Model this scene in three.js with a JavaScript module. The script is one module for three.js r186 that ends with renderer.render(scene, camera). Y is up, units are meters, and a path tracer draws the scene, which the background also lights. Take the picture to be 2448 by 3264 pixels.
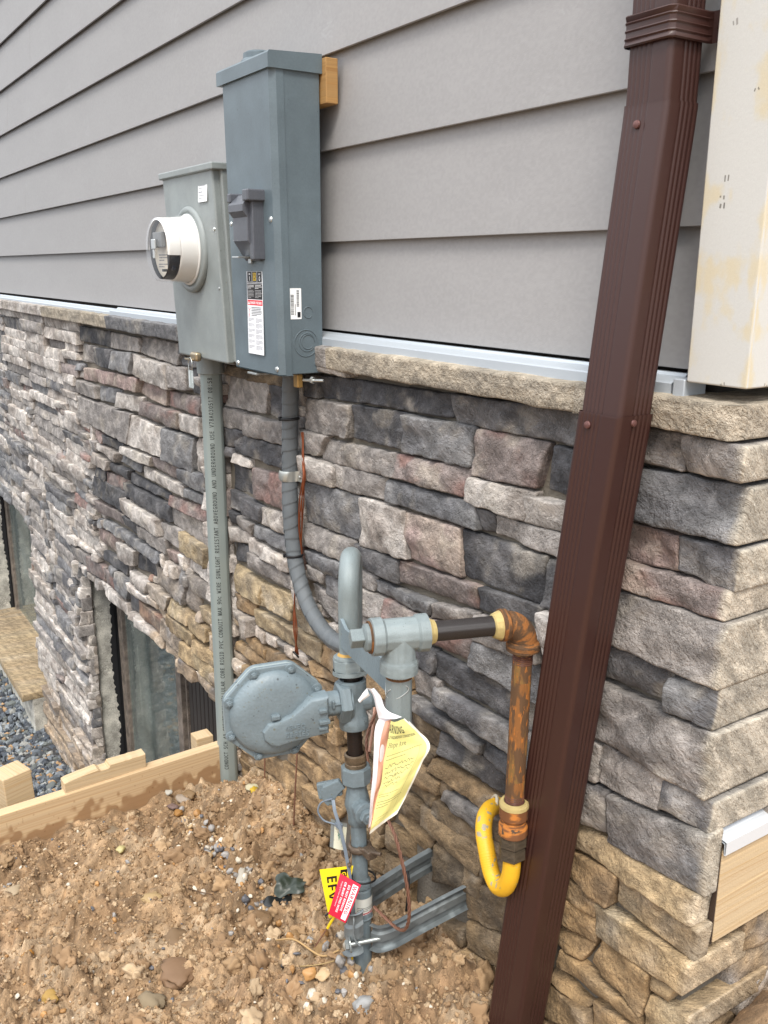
import * as THREE from 'three';
import { RoundedBoxGeometry } from 'three/addons/geometries/RoundedBoxGeometry.js';
import { mergeGeometries, mergeVertices, toCreasedNormals } from 'three/addons/utils/BufferGeometryUtils.js';
import { FontLoader } from 'three/addons/loaders/FontLoader.js';
import { TextGeometry } from 'three/addons/geometries/TextGeometry.js';

// ---------------------------------------------------------------- camera, sky, light
const scene = new THREE.Scene();
const camera = new THREE.PerspectiveCamera(58.57, 0.75, 0.05, 120);
camera.position.set(0, 1.45, 1.121);
camera.rotation.set(-14.88 * Math.PI / 180, 56.81 * Math.PI / 180, 0.29 * Math.PI / 180, 'YXZ');
const renderer = new THREE.WebGLRenderer({ antialias: true });
renderer.toneMapping = THREE.LinearToneMapping;
renderer.toneMappingExposure = 2.15;
renderer.shadowMap.enabled = true;
{ // an even overcast sky, a little brighter towards the zenith
  const w = 128, h = 64, d = new Float32Array(w * h * 4);
  for (let j = 0; j < h; j++) for (let i = 0; i < w; i++) {
    const el = ((j + 0.5) / h - 0.5) * Math.PI, s = Math.sin(el), k = (j * w + i) * 4;
    const l = s > 0 ? 0.46 + 0.95 * s : 0.25;
    d[k] = l * 0.965; d[k + 1] = l; d[k + 2] = l * 1.06; d[k + 3] = 1;
  }
  const t = new THREE.DataTexture(d, w, h, THREE.RGBAFormat, THREE.FloatType);
  t.mapping = THREE.EquirectangularReflectionMapping; t.magFilter = THREE.LinearFilter; t.needsUpdate = true;
  scene.background = t; scene.environment = t;
}
const sun = new THREE.DirectionalLight(0xfff8ee, 1.5);
sun.position.set(1.5, 6, 2.2); sun.target.position.set(-1.6, 0.6, 0);
sun.castShadow = true; sun.shadow.radius = 34; sun.shadow.mapSize.set(2048, 2048);
Object.assign(sun.shadow.camera, { left: -6, right: 5, top: 5, bottom: -5, near: 0.1, far: 20 });
scene.add(sun, sun.target);

// ---------------------------------------------------------------- helpers
const PI = Math.PI, V = (x, y, z) => new THREE.Vector3(x, y, z);
const clamp = (x, a, b) => Math.min(b, Math.max(a, x)), lerp = (a, b, t) => a + (b - a) * t;
const smooth = (a, b, x) => { const t = clamp((x - a) / (b - a), 0, 1); return t * t * (3 - 2 * t); };
function interp(x, xs, ys) { if (x <= xs[0]) return ys[0]; for (let i = 1; i < xs.length; i++) if (x <= xs[i]) return lerp(ys[i - 1], ys[i], (x - xs[i - 1]) / (xs[i] - xs[i - 1])); return ys[ys.length - 1]; }
function rng(seed) { let a = (seed * 2654435761) >>> 0; return () => { a |= 0; a = a + 0x6d2b79f5 | 0; let t = Math.imul(a ^ a >>> 15, 1 | a); t = t + Math.imul(t ^ t >>> 7, 61 | t) ^ t; return ((t ^ t >>> 14) >>> 0) / 4294967296; }; }
function hash(x, y, z) { let h = Math.imul(x, 374761393) ^ Math.imul(y, 668265263) ^ Math.imul(z, 2147483647 ^ 0x27d4eb2d); h = Math.imul(h ^ h >>> 13, 1274126177); h ^= h >>> 16; h = Math.imul(h, 0x85ebca6b); return ((h ^ h >>> 13) >>> 0) / 4294967296; }
function noise(x, y, z = 0, per = 0) { // value noise -1..1, tiling with period per in x and y
  const xi = Math.floor(x), yi = Math.floor(y), zi = Math.floor(z), fx = x - xi, fy = y - yi, fz = z - zi;
  const u = fx * fx * (3 - 2 * fx), v = fy * fy * (3 - 2 * fy), w = fz * fz * (3 - 2 * fz);
  const m = (a) => per ? ((a % per) + per) % per : a, x0 = m(xi), x1 = m(xi + 1), y0 = m(yi), y1 = m(yi + 1);
  const a = lerp(lerp(hash(x0, y0, zi), hash(x1, y0, zi), u), lerp(hash(x0, y1, zi), hash(x1, y1, zi), u), v);
  if (fz === 0) return a * 2 - 1;
  const b = lerp(lerp(hash(x0, y0, zi + 1), hash(x1, y0, zi + 1), u), lerp(hash(x0, y1, zi + 1), hash(x1, y1, zi + 1), u), v);
  return lerp(a, b, w) * 2 - 1;
}
function fbm(x, y, z = 0, oct = 4, per = 0) { let s = 0, a = 0.5, n = 0; for (let i = 0; i < oct; i++) { s += a * noise(x, y, z + i * 17, per); n += a; x *= 2; y *= 2; z *= 2; if (per) per *= 2; a *= 0.5; } return s / n; }
function dataTex(size, fn, srgb = true, sy = size) {
  const d = new Uint8Array(size * sy * 4);
  for (let j = 0; j < sy; j++) for (let i = 0; i < size; i++) { const c = fn(i / size, j / sy, i, j), k = (j * size + i) * 4; d[k] = clamp(c[0], 0, 255); d[k + 1] = clamp(c[1], 0, 255); d[k + 2] = clamp(c[2], 0, 255); d[k + 3] = c[3] === undefined ? 255 : clamp(c[3], 0, 255); }
  const t = new THREE.DataTexture(d, size, sy); t.wrapS = t.wrapT = THREE.RepeatWrapping; t.magFilter = THREE.LinearFilter; t.minFilter = THREE.LinearMipmapLinearFilter; t.generateMipmaps = true;
  if (srgb) t.colorSpace = THREE.SRGBColorSpace; t.needsUpdate = true; return t;
}
function canvasTex(w, h, draw) { const c = document.createElement('canvas'); c.width = w; c.height = h; const g = c.getContext('2d'); draw(g, w, h); const t = new THREE.CanvasTexture(c); t.colorSpace = THREE.SRGBColorSpace; return t; }
const gray = (v) => [v, v, v];
const std = (color, roughness = 0.7, extra = {}) => new THREE.MeshStandardMaterial({ color, roughness, ...extra });
const used = {};
function numbered(name) { const n = used[name] = (used[name] ?? -1) + 1; return n ? `${name}_${String(n).padStart(3, '0')}` : name; }
function mesh(name, geo, mat, parent) { // a named mesh; parts share names freely
  if (Array.isArray(geo)) geo = merge(geo);
  const m = new THREE.Mesh(geo, mat); m.name = parent ? name : numbered(name); m.castShadow = m.receiveShadow = true; (parent ?? scene).add(m); return m;
}
function info(o, label, category, group) { o.userData = { label, category }; if (group) o.userData.group = group; return o; }
function thing(name, label, category, group) { const g = new THREE.Group(); g.name = numbered(name); scene.add(g); return info(g, label, category, group); }
function struct(m) { m.userData.kind = 'structure'; return m; }
function stuff(m, label) { m.userData.kind = 'stuff'; if (label) m.userData.label = label; return m; }
function plain(g) { if (g.index) g = g.toNonIndexed(); for (const k of Object.keys(g.attributes)) if (!['position', 'normal', 'uv'].includes(k)) g.deleteAttribute(k); if (!g.attributes.uv) g.setAttribute('uv', new THREE.BufferAttribute(new Float32Array(g.attributes.position.count * 2), 2)); return g; }
function merge(list) { return list.length === 1 ? list[0] : mergeGeometries(list.map(plain)); }
function metric(g, ox = 0, oy = 0) { // uv in metres from the face each vertex looks along
  g = plain(g); const p = g.attributes.position, n = g.attributes.normal, uv = g.attributes.uv;
  for (let i = 0; i < p.count; i++) {
    const k = Math.floor(i / 3) * 3; let ax = 0, ay = 0, az = 0; for (let j = 0; j < 3; j++) { ax += n.getX(k + j); ay += n.getY(k + j); az += n.getZ(k + j); }
    ax = Math.abs(ax); ay = Math.abs(ay); az = Math.abs(az); const x = p.getX(i), y = p.getY(i), z = p.getZ(i);
    if (az >= ax && az >= ay) uv.setXY(i, x + ox, y + oy); else if (ax >= ay) uv.setXY(i, z + ox, y + oy); else uv.setXY(i, x + ox, z + oy);
  }
  return g;
}
function box(x0, x1, y0, y1, z0, z1, r = 0.002, seg = 1) { const g = new RoundedBoxGeometry(x1 - x0, y1 - y0, z1 - z0, seg, Math.min(r, (x1 - x0) / 2.01, (y1 - y0) / 2.01, (z1 - z0) / 2.01)); g.translate((x0 + x1) / 2, (y0 + y1) / 2, (z0 + z1) / 2); return g; }
const _q = new THREE.Quaternion();
function along(g, a, b) { g.applyQuaternion(_q.setFromUnitVectors(V(0, 1, 0), b.clone().sub(a).normalize())); g.translate(a.x, a.y, a.z); return g; }
function spun(a, b, prof, seg = 28) { // a body of revolution from a towards b: prof = [[metres along, radius], ...]
  const pts = []; prof.forEach(([t, r]) => pts.push(new THREE.Vector2(Math.max(r, 0.0001), t)));
  let g = new THREE.LatheGeometry(pts, seg); g = toCreasedNormals(g, 0.6); return along(g, a, b);
}
function rod(a, b, r, seg = 20) { const L = a.distanceTo(b), c = Math.min(0.0015, r * 0.2); return spun(a, b, [[0, 0], [0, r - c], [c, r], [L - c, r], [L, r - c], [L, 0]], seg); }
function hexNut(a, b, r, seg = 6) { const L = a.distanceTo(b), c = r * 0.1; let g = new THREE.LatheGeometry([[0, 0.0001], [0, r - c], [c, r], [L - c, r], [L, r - c], [L, 0.0001]].map(([t, q]) => new THREE.Vector2(q, t)), seg); g = g.toNonIndexed(); g.computeVertexNormals(); return along(g, a, b); }
function tube(pts, r, seg = 60, rad = 12, closed = false, tension = 0.5) { return new THREE.TubeGeometry(new THREE.CatmullRomCurve3(pts, closed, 'centripetal', tension), seg, r, rad, closed); }
function rings(list, closedRing = true, caps = true) { // loft through rings of equal length (arrays of Vector3)
  const n = list[0].length, pos = [], idx = [], uv = []; let acc = 0;
  list.forEach((r, j) => { if (j) acc += r[0].distanceTo(list[j - 1][0]); let s = 0; r.forEach((p, i) => { if (i) s += p.distanceTo(r[i - 1]); pos.push(p.x, p.y, p.z); uv.push(s, acc); }); });
  for (let j = 0; j < list.length - 1; j++) for (let i = 0; i < (closedRing ? n : n - 1); i++) { const a = j * n + i, b = j * n + (i + 1) % n, c = a + n, d = b + n; idx.push(a, b, d, a, d, c); }
  const g = new THREE.BufferGeometry(); g.setAttribute('position', new THREE.Float32BufferAttribute(pos, 3)); g.setAttribute('uv', new THREE.Float32BufferAttribute(uv, 2)); g.setIndex(idx); g.computeVertexNormals(); return g;
}
function flat(g) { g = g.toNonIndexed(); g.computeVertexNormals(); return g; }
function placed(g, m) { g.applyMatrix4(m); return g; }
const lin = (r, g, b) => new THREE.Color().setRGB(r / 255, g / 255, b / 255, THREE.SRGBColorSpace);

// ---------------------------------------------------------------- materials
const grainTex = dataTex(512, (u, v) => { const a = fbm(u * 11, v * 11, 3, 6, 11), b = noise(u * 210, v * 210, 9, 210), c = noise(u * 120, v * 120, 5, 120), k = fbm(u * 7, v * 7, 44, 4, 7), f = noise(u * 70 + a * 5, v * 40, 52, 0); return gray(208 + a * 66 + b * 20 + (c > 0.72 - k * 0.5 ? 40 : 0) - (c < -0.74 ? 38 : 0) + smooth(0.12, 0.4, k) * 22 * (0.6 + f)); });
const grainBump = dataTex(512, (u, v) => { const a = fbm(u * 30, v * 30, 11, 4, 30), b = fbm(u * 9, v * 9, 31, 3, 9), c = noise(u * 128, v * 128, 77, 128), pit = noise(u * 64, v * 64, 15, 64); return gray(128 + a * 90 + b * 50 + c * 22 - (pit > 0.7 ? 50 : 0)); }, false);
const fineBump = dataTex(256, (u, v) => gray(128 + 90 * fbm(u * 40, v * 40, 2, 3, 40)), false);
function rep(t, s) { const c = t.clone(); c.repeat.set(1 / s, 1 / s); c.needsUpdate = true; return c; }
const stoneMat = std(new THREE.Color(1.42, 1.42, 1.42), 0.93, { vertexColors: true, map: rep(grainTex, 0.24), bumpMap: rep(grainBump, 0.2), bumpScale: 0.0042 });
const capMat = std(new THREE.Color(1.5, 1.5, 1.5), 0.95, { vertexColors: true, map: rep(grainTex, 0.2), bumpMap: rep(grainBump, 0.16), bumpScale: 0.005 });
const mortarMat = std(0x6e675c, 0.98, { bumpMap: rep(fineBump, 0.1), bumpScale: 0.003 });
const sidingTex = (() => {
  const t = canvasTex(1024, 1024, (g, w, h) => {
    const im = g.createImageData(w, h);
    for (let j = 0; j < h; j++) for (let i = 0; i < w; i++) { const u = i / w, v = j / h, k = (j * w + i) * 4, s = 238 + 4 * fbm(u * 10, v * 30, 1, 4, 10) + 5 * noise(u * 300, v * 420, 4, 300); im.data[k] = s; im.data[k + 1] = s - 1; im.data[k + 2] = s - 2; im.data[k + 3] = 255; }
    g.putImageData(im, 0, 0);
    const r = rng(77);
    for (let c = 0; c < 46; c++) { // chalky scuffs from handling
      const x = r() * w, y = r() * h, n = 4 + r() * 12;
      for (let i = 0; i < n; i++) { g.strokeStyle = `rgba(255,255,255,${0.16 + r() * 0.34})`; g.lineWidth = 0.6 + r() * 2.4; const a = r() * 6.3, l = 2 + r() * 16, px = x + (r() - 0.5) * 34, py = y + (r() - 0.5) * 22; g.beginPath(); g.moveTo(px, py); g.lineTo(px + Math.cos(a) * l, py + Math.sin(a) * l); g.stroke(); }
    }
    for (let c = 0; c < 260; c++) { g.fillStyle = `rgba(255,255,255,${0.1 + r() * 0.3})`; g.fillRect(r() * w, r() * h, 1 + r() * 2, 1 + r() * 2); }
  });
  t.wrapS = t.wrapT = THREE.RepeatWrapping; t.repeat.set(1 / 1.9, 1 / 1.9); return t;
})();
const sidingMat = std(0x9e9d9d, 0.62, { map: sidingTex, bumpMap: rep(fineBump, 0.07), bumpScale: 0.0002 });
const flashMat = std(0xb9c0c6, 0.45, { metalness: 0.35 });
const postMat = std(0xffffff, 0.75, { map: (() => { const t = canvasTex(256, 2048, (g, w, h) => { // primer with tan glue and resin stains that have soft ragged outlines, and nail marks
  const im = g.createImageData(w, h); for (let j = 0; j < h; j++) for (let i = 0; i < w; i++) { const k = (j * w + i) * 4, u = i / w, v = j / h * 10, n = fbm(u * 2.5, v * 2.2, 4, 5) + 0.35 * fbm(u * 9, v * 5, 9, 3), e = Math.max(smooth(0.14, 0.0, u), smooth(0.76, 0.98, u)), st = smooth(-0.05, 0.55, n + e * 0.34 - 0.06), f = noise(i * 0.7, j * 0.7, 3) * 4; im.data[k] = lerp(190, 194, st) + f; im.data[k + 1] = lerp(189, 184, st) + f; im.data[k + 2] = lerp(184, 160, st) + f; im.data[k + 3] = 255; } g.putImageData(im, 0, 0); const r = rng(12);
  for (let i = 0; i < 16; i++) { const x = (0.2 + r() * 0.6) * w, y = r() * h; for (let m = 0; m < 2; m++) { g.strokeStyle = `rgba(70,66,60,${0.35 + r() * 0.4})`; g.lineWidth = 3 + r() * 5; g.beginPath(); g.moveTo(x + m * 14, y + r() * 6); g.lineTo(x + m * 14 + 4 - r() * 8, y + 8 + r() * 12); g.stroke(); } }
}); t.wrapS = t.wrapT = THREE.RepeatWrapping; t.repeat.set(10, 1 / 1.1); return t; })(), bumpMap: rep(fineBump, 0.12), bumpScale: 0.00015 });
const brownMat = std(0x3a221d, 0.42, { bumpMap: rep(fineBump, 0.02), bumpScale: 0.00012 });
function paint(hex, rough, seed, dirty = 0) { // enamel with faint clouding, chips, scuffs and, where dirty, specks of clay
  const t = canvasTex(512, 512, (g, w, h) => {
    const im = g.createImageData(w, h); for (let j = 0; j < h; j++) for (let i = 0; i < w; i++) { const k = (j * w + i) * 4, a = fbm(i / w * 8, j / h * 8, seed, 5, 8), s = 232 + a * 18 + noise(i / 3, j / 3, seed + 5) * 5; im.data[k] = s; im.data[k + 1] = s; im.data[k + 2] = s; im.data[k + 3] = 255; } g.putImageData(im, 0, 0);
    const r = rng(seed + 100); for (let i = 0; i < 40; i++) { g.strokeStyle = `rgba(255,255,255,${0.15 + r() * 0.35})`; g.lineWidth = 0.6 + r() * 2; const x = r() * w, y = r() * h, a = r() * 6.3, l = 4 + r() * 22; g.beginPath(); g.moveTo(x, y); g.lineTo(x + Math.cos(a) * l, y + Math.sin(a) * l); g.stroke(); }
    for (let i = 0; i < 60 + dirty * 1100; i++) { g.fillStyle = r() < 0.25 ? `rgba(60,56,52,${0.2 + r() * 0.4})` : `rgba(196,166,124,${0.15 + r() * 0.5 * (dirty ? 1 : 0.4)})`; const s = 0.5 + r() * r() * 1.9; g.beginPath(); g.ellipse(r() * w, r() * h, s, s * (0.6 + r() * 0.8), r() * 3, 0, 6.3); g.fill(); }
    if (dirty) for (let i = 0; i < 26; i++) { const x = r() * w, y = r() * h; for (let k = 0; k < 34; k++) { g.fillStyle = `rgba(186,152,108,${0.08 + r() * 0.22})`; const s = 0.6 + r() * 2; g.fillRect(x + (r() - 0.5) * 60, y + (r() - 0.5) * 44, s, s); } }
  });
  t.wrapS = t.wrapT = THREE.RepeatWrapping; t.repeat.set(dirty ? 2 : 2.4, dirty ? 2 : 2.4); return std(hex, rough, { map: t, bumpMap: rep(fineBump, dirty ? 0.16 : 0.05), bumpScale: dirty ? 0.0007 : 0.0002 });
}
const discMat = paint(0x67757c, 0.42, 5), meterBoxMat = paint(0x949b9a, 0.45, 7), gasMat = paint(0x7d8b91, 0.46, 9, 1), gasTeeMat = paint(0x8a9596, 0.42, 15, 0.5), handleMat = paint(0x5c5f66, 0.35, 13);
const galvMat = std(0x9ba0a0, 0.42, { metalness: 0.75, map: grainTex });
const screwMat = std(0xc9ccca, 0.3, { metalness: 0.85 });
const darkPipe = std(0x2b2726, 0.38, { bumpMap: rep(fineBump, 0.05), bumpScale: 0.0003 });
const rustTex = dataTex(512, (u, v) => {
  const a = fbm(u * 10, v * 5, 3, 5, 0), b = fbm(u * 30, v * 16, 8, 4, 0), c = fbm(u * 6, v * 3, 14, 4, 0);
  const o = smooth(0.02, 0.25, a + 0.25 * b), y = smooth(0.1, 0.4, c + 0.3 * b), br = smooth(0.3, 0.44, b + 0.12 * a);
  let r = lerp(72, 108, o), g = lerp(52, 70, o), bl = lerp(38, 38, o); r = lerp(r, 120, y * 0.6); g = lerp(g, 92, y * 0.6); bl = lerp(bl, 48, y * 0.6); r = lerp(r, 138, br); g = lerp(g, 84, br); bl = lerp(bl, 38, br); return [r * 1.12 + 12, g * 1.12 + 8, bl + 4];
});
rustTex.repeat.set(1, 7);
const rustMat = std(0xffffff, 0.8, { map: rustTex, bumpMap: rep(fineBump, 0.4), bumpScale: 0.0012 });
const rustElbowMat = std(0xffffff, 0.85, { map: dataTex(256, (u, v) => { const a = fbm(u * 9, v * 9, 40, 5, 9), b = noise(u * 120, v * 120, 2, 120); const o = smooth(-0.15, 0.4, a); return [lerp(84, 142, o) + b * 14, lerp(60, 90, o) + b * 10, lerp(38, 42, o) + b * 6]; }), bumpMap: rep(fineBump, 0.5), bumpScale: 0.0012 });
const dopeMat = std(0xd2bb7c, 0.6, { bumpMap: rep(fineBump, 0.3), bumpScale: 0.002 });
const rustCoupMat = std(0xffffff, 0.75, { map: dataTex(256, (u, v) => { const a = fbm(u * 7, v * 12, 60, 5, 0), o = smooth(-0.15, 0.3, a), d = smooth(0.3, 0.5, fbm(u * 12, v * 8, 66, 4, 0)); return [lerp(lerp(112, 186, o), 70, d), lerp(lerp(70, 116, o), 55, d), lerp(lerp(38, 48, o), 42, d)]; }) });
const steelNutMat = std(0x6b5e4c, 0.55, { metalness: 0.4, map: grainTex, bumpMap: rep(fineBump, 0.3), bumpScale: 0.002 });
const hoseMat = std(0xffffff, 0.5, { map: dataTex(256, (u, v) => { const a = fbm(u * 9, v * 9, 70, 5, 9), s = smooth(0.38, 0.48, a); return [lerp(224, 158, s), lerp(172, 150, s), lerp(38, 128, s)]; }) });
const woodTex = canvasTex(1024, 512, (g, w, h) => {
  g.fillStyle = '#bba584'; g.fillRect(0, 0, w, h); const r = rng(31);
  for (let i = 0; i < 190; i++) { const y = r() * h, a = 0.05 + r() * 0.16; g.strokeStyle = r() < 0.65 ? `rgba(150,108,60,${a})` : `rgba(235,205,150,${a})`; g.lineWidth = 0.6 + r() * 3.4; g.beginPath(); const amp = 2 + r() * 9, ph = r() * 6, fq = 0.002 + r() * 0.006; for (let x = 0; x <= w; x += 16) { const yy = y + Math.sin(x * fq + ph) * amp + Math.sin(x * fq * 3.1 + ph) * amp * 0.3; x ? g.lineTo(x, yy) : g.moveTo(x, yy); } g.stroke(); }
  for (let i = 0; i < 700; i++) { g.fillStyle = `rgba(120,82,44,${0.08 + r() * 0.2})`; g.fillRect(r() * w, r() * h, 4 + r() * 22, 0.8); }
  for (let i = 0; i < 4; i++) { const x = r() * w, y = r() * h; for (let k = 9; k > 0; k--) { g.strokeStyle = 'rgba(128,84,42,0.35)'; g.lineWidth = 1.2; g.beginPath(); g.ellipse(x, y, k * 4.5, k * 2, 0, 0, 6.3); g.stroke(); } }
});
woodTex.wrapS = woodTex.wrapT = THREE.RepeatWrapping; woodTex.repeat.set(1 / 0.8, 1 / 0.4);
const woodMat = std(0xffffff, 0.8, { map: woodTex, bumpMap: rep(fineBump, 0.1), bumpScale: 0.0006 });
const endGrain = std(0xb0864f, 0.9, { bumpMap: rep(fineBump, 0.06), bumpScale: 0.001, map: grainTex });
const concreteMat = std(0xd2cfc4, 0.95, { map: rep(grainTex, 0.5), bumpMap: rep(fineBump, 0.15), bumpScale: 0.002 });
const membraneMat = std(0x17181b, 0.7);
const frameMat = std(0x8d8176, 0.6, { map: rep(grainTex, 0.3) });
const blackMat = std(0x121214, 0.55);
const copperMat = std(0x8f5236, 0.4, { metalness: 0.7 });
const dullCopper = std(0x8a6452, 0.5, { metalness: 0.5 });

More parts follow.
